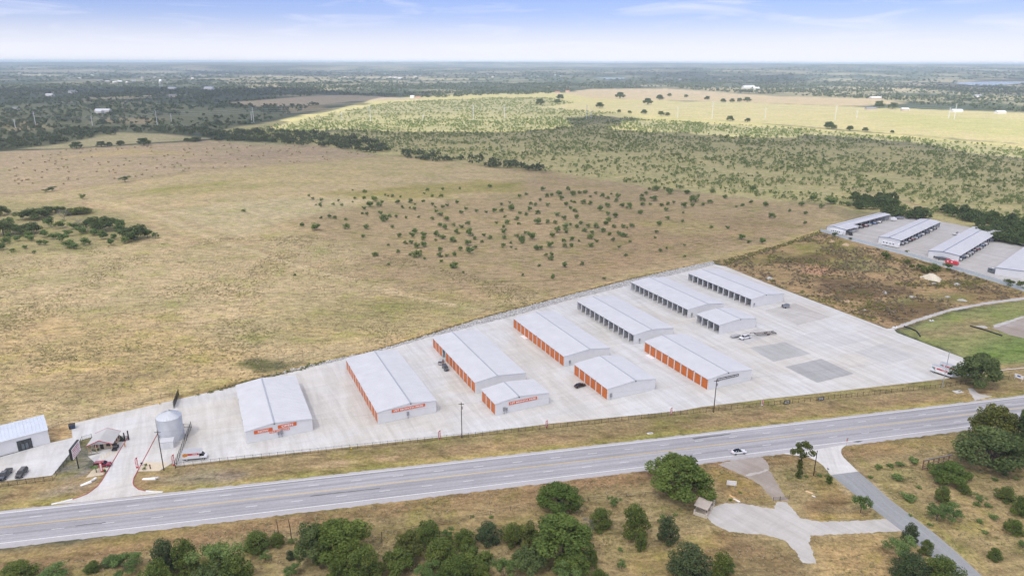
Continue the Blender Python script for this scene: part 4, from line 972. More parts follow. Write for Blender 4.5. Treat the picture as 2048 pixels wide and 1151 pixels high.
NEAR = [
 ('oak_tree', 'oak', (48.4,174.4,22.0,10.0), 'largest round live oak on the south side, spreading over the carport'),
 ('oak_tree', 'oak', (13.4,166.3,13.3,8.0), 'round oak just south of the highway, left of the carport oak'),
 ('oak_tree', 'oak', (13.0,146.6,17.2,11.1), 'broad dark oak touching the round oak south of the highway'),
 ('oak_tree', 'olive', (4.0,149.3,8.7,7.5), 'yellowish oak against the left side of the broad dark oak'),
 ('juniper_tree', 'juniper', (23.7,158.3,7.4,5.3), 'rounded juniper right of the round roadside oak'),
 ('dead_shrub', 'bare', (19.8,155.2,4.8,5.8), 'grey leafless shrub beside the rounded juniper'),
 ('juniper_tree', 'juniper', (32.2,154.3,8.7,9.0), 'tall juniper standing alone in the dry grass left of the carport drive'),
 ('juniper_tree', 'dark_juniper', (39.9,151.7,6.7,7.4), 'dark juniper between the lone tall juniper and the gravel drive'),
 ('juniper_shrub', 'juniper', (33.0,149.8,4.1,4.5), 'low juniper in front of the lone tall juniper'),
 ('juniper_shrub', 'juniper', (19.9,142.8,3.2,4.6), 'small bright juniper at the right foot of the broad dark oak'),
 ('mesquite_bush', 'mesquite', (28.6,167.3,4.1,2.9), 'pale green bush below the highway shoulder between the two oaks'),
 ('mesquite_bush', 'mesquite', (40.6,159.7,3.8,2.1), 'small pale bush behind the dark juniper by the gravel drive'),
 ('juniper_tree', 'dark_juniper', (42.8,139.2,12.3,7.8), 'grey-green juniper at the bottom edge, left of the drive spur'),
 ('juniper_tree', 'juniper', (50.4,139.2,6.8,6.2), 'slim juniper at the bottom edge next to the grey-green one'),
 ('mesquite_bush', 'mesquite', (52.2,139.4,4.3,4.5), 'light green bush at the bottom edge right of the slim juniper'),
 ('oak_tree', 'oak', (-41.9,144.7,17.2,11.4), 'big leafy oak left of the grass gap, bottom left of centre'),
 ('oak_tree', 'dark_oak', (-48.9,144.0,9.6,10.8), 'dark oak leaning on the left of the big leafy oak'),
 ('juniper_tree', 'juniper', (-35.0,136.5,9.7,9.3), 'juniper at the bottom edge under the big leafy oak'),
 ('juniper_tree', 'juniper', (-40.8,136.2,5.9,6.7), 'small juniper at the bottom edge left of the grass gap'),
 ('juniper_tree', 'dark_juniper', (-83.3,139.8,8.6,8.7), 'dark olive juniper at the bottom left, left of its pair'),
 ('juniper_tree', 'juniper', (-78.2,139.8,8.4,8.8), 'dark juniper at the bottom left, middle of the dense clump'),
 ('mesquite_tree', 'mesquite', (-70.8,140.2,12.6,8.4), 'light green mesquite at the right of the dense bottom left clump'),
 ('juniper_tree', 'juniper', (-64.6,136.2,9.8,7.8), 'juniper at the bottom edge right of the light green mesquite'),
 ('juniper_tree', 'juniper', (-82.8,134.9,9.2,6.7), 'low juniper at the bottom edge under the dense clump'),
 ('mesquite_bush', 'mesquite', (-93.7,140.9,10.3,4.2), 'wide light green bush left of the dense bottom left clump'),
 ('juniper_shrub', 'juniper', (-101.5,140.6,4.5,2.4), 'small round shrub left of the wide light green bush'),
 ('juniper_shrub', 'dark_juniper', (-98.6,143.4,6.0,1.1), 'low dark shrub behind the wide light green bush'),
 ('juniper_shrub', 'juniper', (-117.5,137.9,10.3,3.9), 'juniper cut by the bottom left corner of the picture'),
 ('mesquite_bush', 'mesquite', (-109.0,137.2,10.2,3.7), 'pale bush at the bottom edge right of the corner juniper'),
 ('juniper_shrub', 'juniper', (-64.6,149.8,8.6,3.6), 'twin-topped juniper beside the two leaning posts'),
 ('juniper_shrub', 'juniper', (-59.8,150.7,5.1,3.1), 'rounded juniper touching the taller of the two posts'),
 ('mesquite_bush', 'mesquite', (-60.9,144.6,3.6,2.2), 'tiny pale bush in bare grass below the two posts'),
 ('juniper_shrub', 'dark_juniper', (-54.8,145.2,2.8,2.4), 'small dark shrub left of the dark oak'),
 ('mesquite_bush', 'mesquite', (-52.8,139.2,5.1,3.1), 'green bush at the bottom edge below the dark oak'),
 ('mesquite_bush', 'mesquite', (-56.3,151.2,2.9,1.3), 'tiny bush at the foot of the taller post'),
 ('juniper_tree', 'juniper', (-21.4,151.6,9.4,5.6), 'silvery juniper right of the grass gap, back of its clump'),
 ('oak_tree', 'olive', (-25.4,145.7,8.4,7.4), 'olive oak at the left of the clump right of the grass gap'),
 ('juniper_tree', 'juniper', (-17.5,142.7,10.1,7.3), 'broad juniper in the middle of the clump right of the grass gap'),
 ('juniper_tree', 'juniper', (-13.4,135.9,9.5,7.4), 'juniper at the bottom edge of the clump right of the grass gap'),
 ('mesquite_tree', 'mesquite', (-19.7,136.4,6.2,6.0), 'light mesquite at the bottom edge right of the grass gap'),
 ('juniper_tree', 'juniper', (-11.8,150.1,6.8,4.5), 'first juniper of the row left of the yellowish oak'),
 ('juniper_tree', 'dark_juniper', (-6.0,151.6,7.7,5.5), 'darkest rounded juniper in the middle of the row'),
 ('juniper_tree', 'juniper', (-0.1,151.6,6.6,5.2), 'last juniper of the row, next to the yellowish oak'),
 ('juniper_shrub', 'juniper', (-15.7,150.5,2.2,2.7), 'slim shrub at the left end of the juniper row'),
 ('mesquite_tree', 'mesquite', (-1.7,136.8,7.2,7.3), 'pale mesquite at the bottom edge below the juniper row'),
 ('mesquite_bush', 'mesquite', (12.9,137.1,8.0,5.7), 'light bush at the bottom edge under the broad dark oak'),
 ('juniper_tree', 'juniper', (-6.8,136.2,5.4,5.4), 'juniper at the bottom edge left of the pale mesquite'),
 ('mesquite_bush', 'mesquite', (27.0,142.0,2.9,2.3), 'tiny bright bush in the grass left of the grey-green juniper'),
 ('juniper_shrub', 'juniper', (20.9,137.7,4.6,3.1), 'juniper at the bottom edge right of the broad dark oak'),
 ('oak_tree', 'dark_oak', (179.3,245.7,18.6,12.3), 'dark oak at the corner of the concrete yard, hiding the rental trailers'),
 ('oak_tree', 'olive', (154.5,199.9,16.3,14.8), 'tall olive oak at the right, its crown over the highway'),
 ('oak_tree', 'dark_oak', (146.6,187.5,20.5,12.6), 'blue-green oak in front of the tall olive oak'),
 ('oak_tree', 'dark_oak', (161.8,193.8,15.5,17.0), 'dark oak cut by the right edge of the picture'),
 ('oak_tree', 'oak', (129.9,181.0,12.2,5.6), 'small spreading oak beside the brown billboard frame'),
 ('juniper_shrub', 'juniper', (130.6,174.6,4.6,2.4), 'round shrub right of the oak by the billboard frame'),
 ('mesquite_tree', 'juniper', (121.3,169.7,5.8,4.9), 'rounded tree south of the oak by the billboard frame'),
 ('mesquite_tree', 'mesquite', (115.1,161.5,7.2,5.6), 'open-crowned mesquite, left of a pair on the right bank'),
 ('mesquite_tree', 'mesquite', (119.1,161.1,7.6,5.0), 'open-crowned mesquite, right of a pair on the right bank'),
 ('juniper_shrub', 'juniper', (139.6,170.6,5.7,4.1), 'dark round bush on the right bank below the blue-green oak'),
 ('mesquite_bush', 'mesquite', (131.8,169.7,3.8,2.5), 'bright green bush left of the dark round bush on the right bank'),
 ('mesquite_tree', 'juniper', (139.9,164.4,7.0,5.0), 'tree at the right edge below the dark round bush'),
 ('juniper_shrub', 'juniper', (132.5,156.6,6.4,3.3), 'spreading shrub low on the right bank'),
 ('juniper_shrub', 'juniper', (120.8,146.0,4.1,2.9), 'dark shrub near the bottom right corner'),
 ('juniper_shrub', 'mesquite', (130.9,150.4,3.6,2.0), 'green shrub at the right edge near the bottom'),
 ('small_tree', 'slender', (85.6,181.5,8.0,12.5), 'slender tree by the side road with a vine-covered trunk'),
 ('mesquite_tree', 'mesquite', (96.2,164.8,6.7,6.2), 'small pale mesquite in the grass triangle left of the side road'),
 ('juniper_shrub', 'juniper', (93.6,179.0,2.3,2.3), 'small dark shrub on the left edge of the side road'),
 ('juniper_tree', 'dark_juniper', (102.8,152.3,5.0,5.2), 'slim dark juniper rising beside the side road'),
 ('mesquite_tree', 'mesquite', (97.0,145.9,9.3,5.7), 'leafy mesquite at the left of the roadside clump, bottom right'),
 ('juniper_tree', 'juniper', (104.6,147.9,4.0,3.8), 'small juniper in the roadside clump, bottom right'),
 ('juniper_tree', 'dark_juniper', (95.2,138.1,9.4,6.9), 'dark juniper at the front of the roadside clump, bottom right'),
 ('juniper_tree', 'juniper', (102.3,137.7,10.1,6.6), 'juniper beside the side road at the bottom edge'),
]
NEAR += [
 ('oak_tree', 'green_thicket', (-9.4,141.2,10.5,6.8), 'leafy thicket joining the juniper row to the bottom clump'),
 ('oak_tree', 'thicket', (4.0,140.8,9.2,7.9), 'dark thicket under the yellowish oak'),
 ('juniper_tree', 'green_thicket', (14.8,140.0,9.2,7.1), 'green thicket under the right of the broad dark oak'),
 ('juniper_tree', 'thicket', (-69.5,135.4,10.3,7.2), 'dark thicket at the bottom edge under the light green mesquite'),
 ('juniper_tree', 'green_thicket', (-27.6,140.7,9.3,7.2), 'thicket at the left foot of the olive oak'),
 ('mesquite_bush', 'mesquite', (18.0,153.4,5.3,3.5), 'pale scrub between the broad dark oak and the rounded juniper'),
 ('mesquite_bush', 'mesquite', (-16.4,153.0,4.4,3.2), 'pale scrub at the back of the clump right of the grass gap'),
]
for nm, kd, bb, lb in NEAR: tree(nm, kd, bb, lb)
# the clump of trees in the west pasture
for nm, kd, bb, lb in [
 ('oak_tree', 'thicket', (-374.4,537.1,22.8,10.9), 'widest dark oak at the back of the west pasture clump'),
 ('oak_tree', 'thicket', (-373.8,554.0,12.6,8.4), 'rounded dark oak right of the widest one, west pasture clump'),
 ('juniper_tree', 'green_thicket', (-372.5,565.7,11.8,5.7), 'green tree at the back right of the west pasture clump'),
 ('juniper_tree', 'green_thicket', (-351.4,556.4,22.9,6.3), 'row of green bushes behind the grey trees, west pasture clump'),
 ('dead_tree', 'bare', (-347.0,532.5,13.8,9.1), 'grey half-bare tree in the middle of the west pasture clump'),
 ('oak_tree', 'thicket', (-300.2,498.8,24.6,12.6), 'broad dark oak right of the grey trees, west pasture clump'),
 ('dead_tree', 'bare', (-316.9,502.5,13.0,8.6), 'grey bare tree left of the broad dark oak, west pasture clump'),
 ('oak_tree', 'thicket', (-261.6,471.9,19.7,12.9), 'dark oak at the right tip of the west pasture clump'),
 ('mesquite_tree', 'mesquite', (-254.6,476.6,7.9,7.4), 'green mesquite against the dark oak at the tip of the clump'),
 ('mesquite_bush', 'mesquite', (-248.4,475.0,6.7,5.0), 'last small bush at the right tip of the west pasture clump'),
 ('oak_tree', 'thicket', (-409.0,549.7,13.9,9.5), 'dark oak cut by the left edge, back of the west pasture clump'),
 ('oak_tree', 'thicket', (-360.6,484.1,18.9,13.6), 'dark oak cut by the left edge, front of the west pasture clump'),
 ('oak_tree', 'thicket', (-345.9,487.3,18.3,10.1), 'grey-green oak in the left half of the west pasture clump'),
 ('mesquite_tree', 'mesquite', (-285.2,499.5,10.9,8.7), 'green mesquite between the two dark oaks, west pasture clump'),
]: tree(nm, kd, bb, lb)
# oaks standing alone in far fields
for bb in ((-614.8,1000.7,17.7,9.5), (-590.0,1019.5,16.1,8.4), (-581.8,1025.4,9.3,6.6), (-572.6,1038.8,13.6,7.2), (-539.7,1040.3,20.2,11.2), (-501.2,1094.7,11.2,5.5), (-488.3,1096.1,22.4,7.1), (-670.1,1190.7,15.7,9.8)):
    tree('oak_tree', 'dark_oak', bb, 'dark oak standing alone along the edge of the hay field', 'oaks along the hay field')
for bb, lb in (((-394.8,712.8,13.5,6.7), 'single small tree on the hay field boundary'), ((-435.8,659.3,9.7,5.0), 'right of two small trees at the hay field corner'), ((-438.6,653.7,8.0,3.7), 'left of two small trees at the hay field corner')):
    tree('mesquite_tree', 'mesquite', bb, lb)
LONE = [(235.3,1954.1,25.3),(262.6,1777.7,11.6),(283.1,1743.4,11.4),(315.4,1727.6,17.6),(346.4,1679.4,17.2),(358.4,1664.0,13.4),(396.9,2126.8,30.9),(484.3,2388.4,27.9),(571.0,2640.3,19.3),(613.9,2567.5,17.0),(643.4,2397.8,21.3),(653.5,2247.9,20.1),(682.0,2249.5,20.2),(714.6,2279.9,20.5),(738.7,2281.3,25.7),(461.4,1523.6,18.2),(490.6,1498.7,13.5),(597.7,1352.1,21.2),(602.7,1341.9,12.6),(619.1,1312.2,14.5),(637.6,1293.3,12.4),(1010.6,1991.9,31.9),(1025.9,1949.5,28.3),(672.5,1266.3,8.2),(134.5,2164.8,21.7),(79.2,2085.0,29.8),(367.6,2481.0,35.8),(157.2,2401.2,27.5)]
for x, y, w in LONE:
    tree('oak_tree', 'dark_oak', (x, y, w, w * .62), 'dark oak standing alone on the sunlit fields beyond the brush', 'oaks on the sunlit fields')
# field shrubs: one mesh each, shared data
SHR = []
for s in (31, 32, 33, 34, 35):
    V, Q, H = leaf_cloud(shrub_lobes(random.Random(s)), 85, .050, s, .5, .6)
    me = leaf_mesh('shrub', V, Q, H, leaf_shrub); SHR.append(me)
def shrub(x, y, w, label, group, h=None, meshes=SHR, name='mesquite_shrub'):
    o = mesh_obj(name, random.choice(meshes), None, (x, y, 0), random.uniform(0, 6.28))
    o.scale = (w * random.uniform(1.1, 1.6), w * random.uniform(1.05, 1.4), (h or w * random.uniform(.75, 1.05))); tag(o, label, 'shrub', group); return o
FIELD = [(-185.3,633.1,3.4),(-178.0,619.9,3.7),(-168.6,611.9,4.3),(-163.7,589.8,4.2),(-168.5,594.2,2.0),(-153.2,611.0,3.4),(-153.2,593.4,3.8),(-145.8,592.5,3.5),(-152.8,666.2,2.3),(-140.1,607.6,2.0),(-139.1,655.9,3.8),(-133.3,624.3,3.3),(-141.2,622.3,3.6),(-122.2,614.1,6.0),(-113.8,590.6,5.1),(-113.9,604.5,3.8),(-121.8,588.8,6.8),(-123.6,577.1,4.4),(-117.0,640.1,2.6),(-113.8,636.2,2.2),(-109.5,634.3,4.0),(-101.2,630.6,2.9),(-99.8,603.0,5.6),(-89.1,607.4,4.9),(-78.4,611.2,3.5),(-93.1,585.2,3.4),(-85.8,581.0,3.0),(-81.8,576.8,4.0),(-83.6,596.9,2.7),(-121.5,558.2,2.9),(-116.7,553.1,4.2),(-106.0,556.3,4.5),(-91.9,545.2,4.1),(-99.4,533.0,8.1),(-97.4,546.6,3.5),(-83.4,540.1,3.4),(-74.0,545.4,3.1),(-149.7,539.1,3.2),(-145.0,545.0,3.9),(-139.4,541.0,4.1),(-129.5,534.6,3.1),(-144.6,502.4,7.8),(-157.4,513.2,4.3),(-122.5,507.0,4.8),(-107.8,506.7,5.3),(-89.1,509.0,3.0),(-104.3,479.6,3.4),(-70.0,492.3,5.1),(-70.2,480.9,4.7),(-79.4,479.9,4.5),(-62.4,482.9,4.8),(-61.6,471.9,4.9),(-72.7,462.1,3.5),(-68.7,462.2,4.0),(-59.2,454.2,5.0),(-63.5,451.1,4.7),(-83.2,456.5,1.9),(-73.8,438.4,3.1),(-86.9,430.1,3.6),(-65.0,430.8,3.0),(-60.3,428.6,5.8),(-59.5,440.1,2.6),(-54.9,422.2,2.2),(-74.8,408.7,2.2),(-46.1,429.7,4.2),(-47.1,442.2,3.9),(-41.6,429.7,3.0),(-43.3,416.0,2.9),(-54.1,513.9,5.0),(-49.5,504.9,4.9),(-53.6,483.0,5.0),(-47.9,475.7,4.9),(-52.8,470.5,2.7),(-62.4,538.4,3.7),(-57.4,553.1,4.8),(-50.8,535.7,4.9),(-62.6,566.8,3.9),(-68.8,594.7,4.1),(-65.1,584.6,3.3),(-58.7,583.0,5.3),(-55.4,590.5,3.7),(-73.2,634.9,3.3),(-64.8,633.1,4.7),(-81.0,665.3,3.8),(-67.1,672.0,3.4),(-82.0,648.7,3.0)]
FIELD += [(-50.9,675.2,3.7),(-22.1,685.1,5.8),(-48.0,602.3,4.4),(-38.7,575.6,4.2),(-41.5,560.4,5.1),(-29.5,567.2,4.1),(-21.2,564.0,3.1),(-14.9,565.8,4.8),(-8.7,569.2,4.5),(-1.0,575.1,7.3),(-2.2,606.0,3.3),(-9.4,597.3,3.6),(6.4,634.6,4.2),(12.9,646.5,4.0),(6.0,561.1,3.7),(11.1,554.1,3.7),(14.3,572.9,5.5),(16.2,601.4,3.6),(19.9,593.0,4.3),(30.3,594.3,4.7),(24.7,616.8,3.7),(29.1,669.7,6.5),(31.7,635.0,4.6),(36.5,643.4,4.3),(42.6,643.5,6.2),(43.9,621.1,5.3),(46.6,598.2,5.4),(53.5,672.4,4.5),(56.3,645.9,6.6),(63.2,654.6,4.4),(68.9,652.6,5.5),(54.6,607.7,3.7),(52.2,613.4,3.0),(62.3,604.0,5.9),(67.7,600.4,4.7),(77.8,648.4,4.3),(82.4,635.9,5.0),(86.3,627.8,3.8),(92.5,648.6,3.5),(96.2,634.0,5.4),(71.4,635.7,3.5),(81.3,591.5,5.8),(91.9,614.0,4.1),(73.6,574.9,6.0),(51.5,570.1,4.8),(48.9,581.4,3.5),(35.9,553.5,5.0),(40.8,539.6,5.2),(51.1,542.8,5.3),(77.4,558.3,4.4),(82.0,547.9,6.4),(74.9,534.0,4.6),(70.9,522.9,4.5),(-5.9,546.6,3.3),(3.8,537.5,4.2),(-3.8,524.2,4.8),(-12.0,524.0,3.5),(5.0,521.4,2.9),(19.7,524.5,6.1),(21.0,561.4,4.1),(27.1,526.0,4.2),(32.6,525.2,4.8),(33.3,497.3,5.5),(39.7,510.7,5.0),(39.1,494.7,4.2),(47.8,510.8,4.4),(52.2,522.1,3.8),(44.0,519.1,3.2),(57.0,513.7,4.1),(62.3,511.0,5.0),(75.8,512.6,3.8),(52.6,500.1,3.7),(66.4,499.0,4.3),(76.3,490.1,3.6),(-6.2,492.9,5.1),(-6.4,510.1,3.1),(-5.2,476.7,3.8),(-30.4,486.2,7.1),(-40.0,492.4,4.2),(-37.6,509.7,4.4),(-43.7,515.1,3.8),(-33.7,520.9,3.8),(-26.0,474.0,3.2),(-19.9,482.6,3.5),(-15.3,475.4,4.1),(-20.6,465.9,2.6),(-41.0,467.9,5.2),(-29.9,458.9,5.6),(-27.5,437.4,5.9),(-24.4,450.1,3.6),(-36.9,431.2,4.3),(-33.9,444.6,4.1),(-6.0,452.5,4.2),(-1.0,462.6,2.3),(-0.5,451.5,2.2),(2.8,447.6,2.2),(3.6,481.7,4.1),(6.6,465.0,6.3),(13.7,475.7,6.4),(9.3,490.5,3.6),(15.7,447.4,4.7),(19.0,447.4,3.8),(25.1,454.0,5.3),(27.9,482.0,4.4),(35.4,467.7,3.7),(35.4,455.2,3.4),(39.7,456.4,3.4),(41.5,472.5,3.5),(45.8,469.0,2.3),(54.7,477.4,5.3),(52.7,455.4,4.2),(58.0,468.0,3.2),(57.5,492.4,3.6),(69.6,488.8,3.3),(69.9,471.7,3.5),(71.3,453.4,2.8),(21.6,431.8,2.9),(25.3,431.9,3.2),(24.2,422.0,4.2),(31.7,406.3,4.8),(42.9,410.9,2.8),(23.5,384.8,2.9),(16.4,407.0,2.3),(6.2,388.7,1.9),(-28.5,392.6,2.2),(-34.8,403.8,4.5),(-35.7,402.9,3.0),(52.4,381.1,2.4)]
FIELD += [(132.5,675.7,3.9),(138.2,671.4,7.8),(148.1,679.1,4.5),(147.5,654.7,8.2),(164.0,653.8,6.6),(125.3,651.4,4.9),(119.4,641.5,4.0),(126.8,619.6,7.7),(115.8,617.9,5.1),(112.2,597.3,4.5),(119.3,598.9,4.0),(128.0,594.1,5.0),(135.0,601.1,4.0),(141.3,607.8,3.6),(128.1,576.0,3.9),(146.1,588.0,6.4),(159.9,613.3,7.8),(154.0,593.0,4.5),(170.8,637.8,4.3),(164.9,598.1,3.5),(173.9,609.9,4.7),(189.5,660.1,5.6),(193.5,631.5,5.4),(198.3,596.2,3.9),(209.7,608.9,4.7),(217.4,595.5,5.7),(206.6,548.4,5.7),(99.1,584.0,6.8),(93.8,589.7,4.9),(104.6,561.1,4.9),(122.5,541.8,4.4),(111.8,521.7,5.4),(104.4,495.8,3.8),(100.4,479.8,2.3),(131.8,531.7,3.4),(148.7,511.9,3.3),(160.2,509.5,3.2),(160.4,477.3,5.4),(161.8,466.1,3.4),(171.0,465.6,4.9),(89.7,513.8,3.9),(82.8,512.9,3.8),(85.3,509.2,2.5),(78.8,483.9,4.8),(96.5,443.0,3.0),(102.5,450.9,2.1),(116.0,457.9,2.2),(109.8,430.1,1.9),(72.8,433.0,2.6),(80.8,468.3,2.5),(239.3,563.1,4.2),(223.8,525.1,3.6),(230.2,572.9,3.0),(249.9,597.0,5.8),(263.4,589.9,5.5),(269.2,623.0,7.7),(279.1,607.5,9.2),(288.9,597.6,6.5),(191.4,591.2,2.5),(140.2,564.8,2.4),(232.0,671.2,8.1)]
for x, y, w in FIELD:
    shrub(x, y, w, 'small green mesquite shrub scattered over the brown pasture', 'mesquite shrubs in the pasture')
WEST = [(-348.7,472.2,6.0),(-339.1,466.6,5.9),(-329.9,466.7,6.7),(-327.7,478.3,6.8),(-317.8,472.6,6.6),(-306.8,464.2,8.1),(-292.8,449.5,8.6),(-286.0,454.9,7.9),(-295.4,483.2,7.4),(-284.4,473.0,8.9),(-269.4,456.4,5.4),(-262.9,462.0,7.0),(-262.2,470.4,7.1),(-322.5,437.6,4.0),(-319.8,445.3,4.0),(-306.0,434.1,3.5),(-316.8,455.9,4.9),(-312.8,455.9,4.8),(-287.2,445.7,5.4),(-333.0,442.5,6.5),(-306.8,487.6,8.4),(-321.4,503.1,7.8),(-333.6,506.2,8.8),(-342.7,507.7,9.8),(-338.1,478.2,6.8),(-285.7,459.0,3.2),(-285.1,497.2,7.5),(-377.7,515.6,7.4),(-276.4,473.1,4.8),(-313.4,481.5,6.7),(-360.8,496.2,7.1),(-341.2,458.3,5.8)]
for x, y, w in WEST:
    shrub(x, y, w, 'low green bush around the west pasture clump', 'bushes around the west clump')
for x, y, w, lb in [(*q, l) for q, l in zip([(-125.4,387.3,2.1),(-220.1,566.0,4.0),(-384.5,620.6,6.3),(23.1,382.0,2.6)], ('tiny lone bush near the pasture track', 'lone bush in the pale grass east of the track head', 'low bush where the pasture tracks fork', 'lone bush south of the scrub pasture'))]:
    shrub(x, y, w, lb, None)
VAC = [(235.6,427.1,7.2),(244.0,416.8,3.5),(239.6,403.6,4.1),(243.0,401.5,5.5),(243.6,396.3,6.2),(250.8,399.5,6.9),(260.7,402.7,4.9),(276.4,371.4,4.8),(278.8,366.0,5.4),(228.9,485.4,3.9),(236.6,476.7,3.1),(256.8,441.9,3.0)]
SHD = []
for s in (36, 37):
    V, Q, H = leaf_cloud(shrub_lobes(random.Random(s)), 60, .052, s, .5, .6); SHD.append(leaf_mesh('shrub', V, Q, H, leaf_juniper))
for x, y, w in VAC:
    shrub(x, y, w, 'dark bush beside the pale panel fence of the vacant lot', 'bushes by the panel fence', meshes=SHD, name='juniper_bush')
GRASSY = [(112.3,187.3,2.5),(116.3,188.1,2.1),(119.7,188.7,2.5),(114.4,181.1,4.2),(112.5,171.0,3.7),(118.7,176.5,1.7),(105.6,149.9,1.2),(109.2,163.6,1.1),(130.6,168.3,1.7),(133.1,167.8,2.1),(131.1,162.6,2.4),(126.5,160.7,2.0),(124.8,156.0,1.7),(124.8,190.2,3.3),(92.4,182.5,1.7),(94.7,182.6,1.4),(86.1,181.7,1.3),(88.1,182.2,1.3),(62.1,170.3,1.2),(44.8,163.3,1.2),(-5.5,162.0,1.4),(-10.6,162.4,1.0),(27.6,148.8,1.4),(65.8,173.9,1.1),(148.4,183.4,2.3),(150.0,181.3,1.9),(143.7,180.7,1.8),(107.1,181.8,1.7),(112.2,159.3,1.3)]
for x, y, w in GRASSY:
    shrub(x, y, w, 'low weedy shrub in the dry grass on the south side', 'weedy shrubs south of the highway', w * .5)

# brush and woodland too dense to count: one mass each
def scatter(n, polys, excl, lo, hi, seed, dens=None):
    r = np.random.default_rng(seed); out = []
    P = np.concatenate([np.array(p) for p in polys]); x0, y0 = P.min(0); x1, y1 = P.max(0); got = 0; tries = 0
    while got < n and tries < 400:
        tries += 1
        x = r.uniform(x0, x1, 20000); y = r.uniform(y0, y1, 20000); ok = np.zeros(20000, bool)
        for p in polys: ok |= inside(x, y, p)
        for p in excl: ok &= ~inside(x, y, p)
        if dens is not None: ok &= r.random(20000) < dens(x, y)
        q = np.stack([x[ok], y[ok]], 1)[: n - got]; out.append(q); got += len(q)
    q = np.concatenate(out); return q, r.uniform(lo, hi, len(q)), r
def mass(name, q, size, r, protos, m, label, cat, hk=(.65, .95)):
    V = []; Hh = []; Fq = []; base = 0
    zs = terrain(q[:, 0], q[:, 1])
    for i, ((x, y), s) in enumerate(zip(q, size)):
        pv, ph = protos[r.integers(len(protos))]; a = r.uniform(0, 6.28); c, sn = math.cos(a), math.sin(a)
        h = s * r.uniform(*hk); v = np.empty_like(pv)
        v[:, 0] = x + s * (pv[:, 0] * c - pv[:, 1] * sn); v[:, 1] = y + s * (pv[:, 0] * sn + pv[:, 1] * c); v[:, 2] = h * pv[:, 2] + zs[i]
        V.append(v); Hh.append(np.clip(ph * .6 + r.uniform(0, .5), 0, 1))
    V = np.concatenate(V); Q = np.arange(len(V)).reshape(-1, 4)
    return tag(mesh_obj(name, leaf_mesh(name, V, Q, np.concatenate(Hh), m)), label, cat, kind='stuff')
def protos(k, lobes, n, size, seed, nl=None, flat=.5, thick=.6):
    out = []
    for i in range(k):
        L = lobes(random.Random(seed + i)); L = L[:nl] if nl else L
        V, Q, H = leaf_cloud(L, n, size, seed + i, flat, thick); V[:, 2] = np.maximum(V[:, 2], .02); out.append((V, H))
    return out
FIELDS_LIT = [(75.64,1990.42),(191.73,2222.33),(676.82,2307.14),(960.85,2057.87),(1280.45,1804.72),(1714.8,1469.11),(960.28,805.85),(777.37,1080.54),(528.17,1415.31),(267.78,1796.14)]
FIELDS_FAR = [(197.1,2868.87),(358.03,3367.04),(724.72,3462.4),(899.27,2872.68),(982.79,2667.09),(1267.67,2501.51),(1213.2,2223.08),(949.92,2034.03),(652.25,2276.44),(265.71,2198.8)]
PAST_FAR = [(-691.54,985.34),(-668.25,1061.33),(-685.97,1232.33),(-588.6,1208.89),(-483.47,1138.62),(-521.84,1100.29),(-626.62,992.9)]
HAY2 = [(-842.77,2138.12),(-699.42,2635.17),(-600.91,2682.39),(-274.4,2407.97),(-503.14,2240.1),(-553.19,2076.58),(-690.54,1974.58)]
BRUSH = [(-510.6,1247.03),(-451.66,1391.94),(-285.71,1549.04),(-26.68,1531.69),(201.5,1657.48),(295.53,1544.16),(511.84,1370.36),(749.76,1040.8),(863.19,823.37),(422.5,333.12),(386.32,517.63),(321.36,572.04),(274.38,607.81),(137.88,699.1),(34.1,794.58),(-166.71,964.42),(-218.17,1015.54),(-318.11,1064.21),(-438.87,1147.68)]
brush_d = lambda x, y: np.clip((vnoise(x, y, 1 / 45, 80, 3) - .27) * 3.0, .10, 1)
q, s, r = scatter(14000, [BRUSH], [], 2.0, 6.2, 81, brush_d)
mass('brush', q, s, r, protos(5, shrub_lobes, 3, .16, 300), leaf_brush, 'dense green mesquite brush covering the middle distance', 'brush')
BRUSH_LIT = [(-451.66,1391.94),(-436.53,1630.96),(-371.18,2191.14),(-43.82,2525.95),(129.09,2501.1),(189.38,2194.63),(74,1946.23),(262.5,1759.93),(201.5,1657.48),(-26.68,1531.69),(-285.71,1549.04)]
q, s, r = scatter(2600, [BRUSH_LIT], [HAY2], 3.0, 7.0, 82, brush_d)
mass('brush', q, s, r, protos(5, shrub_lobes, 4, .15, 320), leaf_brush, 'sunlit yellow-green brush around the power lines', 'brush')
LINE = [[(-515.93,1177.39),(-482.92,1266.56),(-412.74,1268.84),(-302.88,1183.85),(-232.61,1123.2),(-167.95,992.88),(-173.56,926.93),(-227.13,991.37),(-296.07,1038.55),(-401.97,1089.42),(-460.68,1102.02)], [(-708.05,979.1),(-797.11,1106.96),(-791.16,1169.05),(-787.06,1256.66),(-704.79,1318.32),(-551.16,1303.22),(-483.3,1178.38),(-588.6,1208.89),(-690.79,1241.25),(-668.25,1061.33),(-695.45,991.12)], [(-780.52,829.39),(-931.37,996.93),(-777.55,1078.88),(-700.23,967.87)], [(-130.21,898.09),(-169.51,981.25),(-81.99,929.12),(32.29,822.04),(30.99,786.99),(-38.48,837.05)]]
q, s, r = scatter(700, LINE, [PAST_FAR], 7, 15, 83)
mass('tree_line', q, s, r, protos(5, oak_lobes, 9, .085, 340, 18), leaf_wood, 'dark line of oaks bordering the hay field', 'trees', (.55, .8))
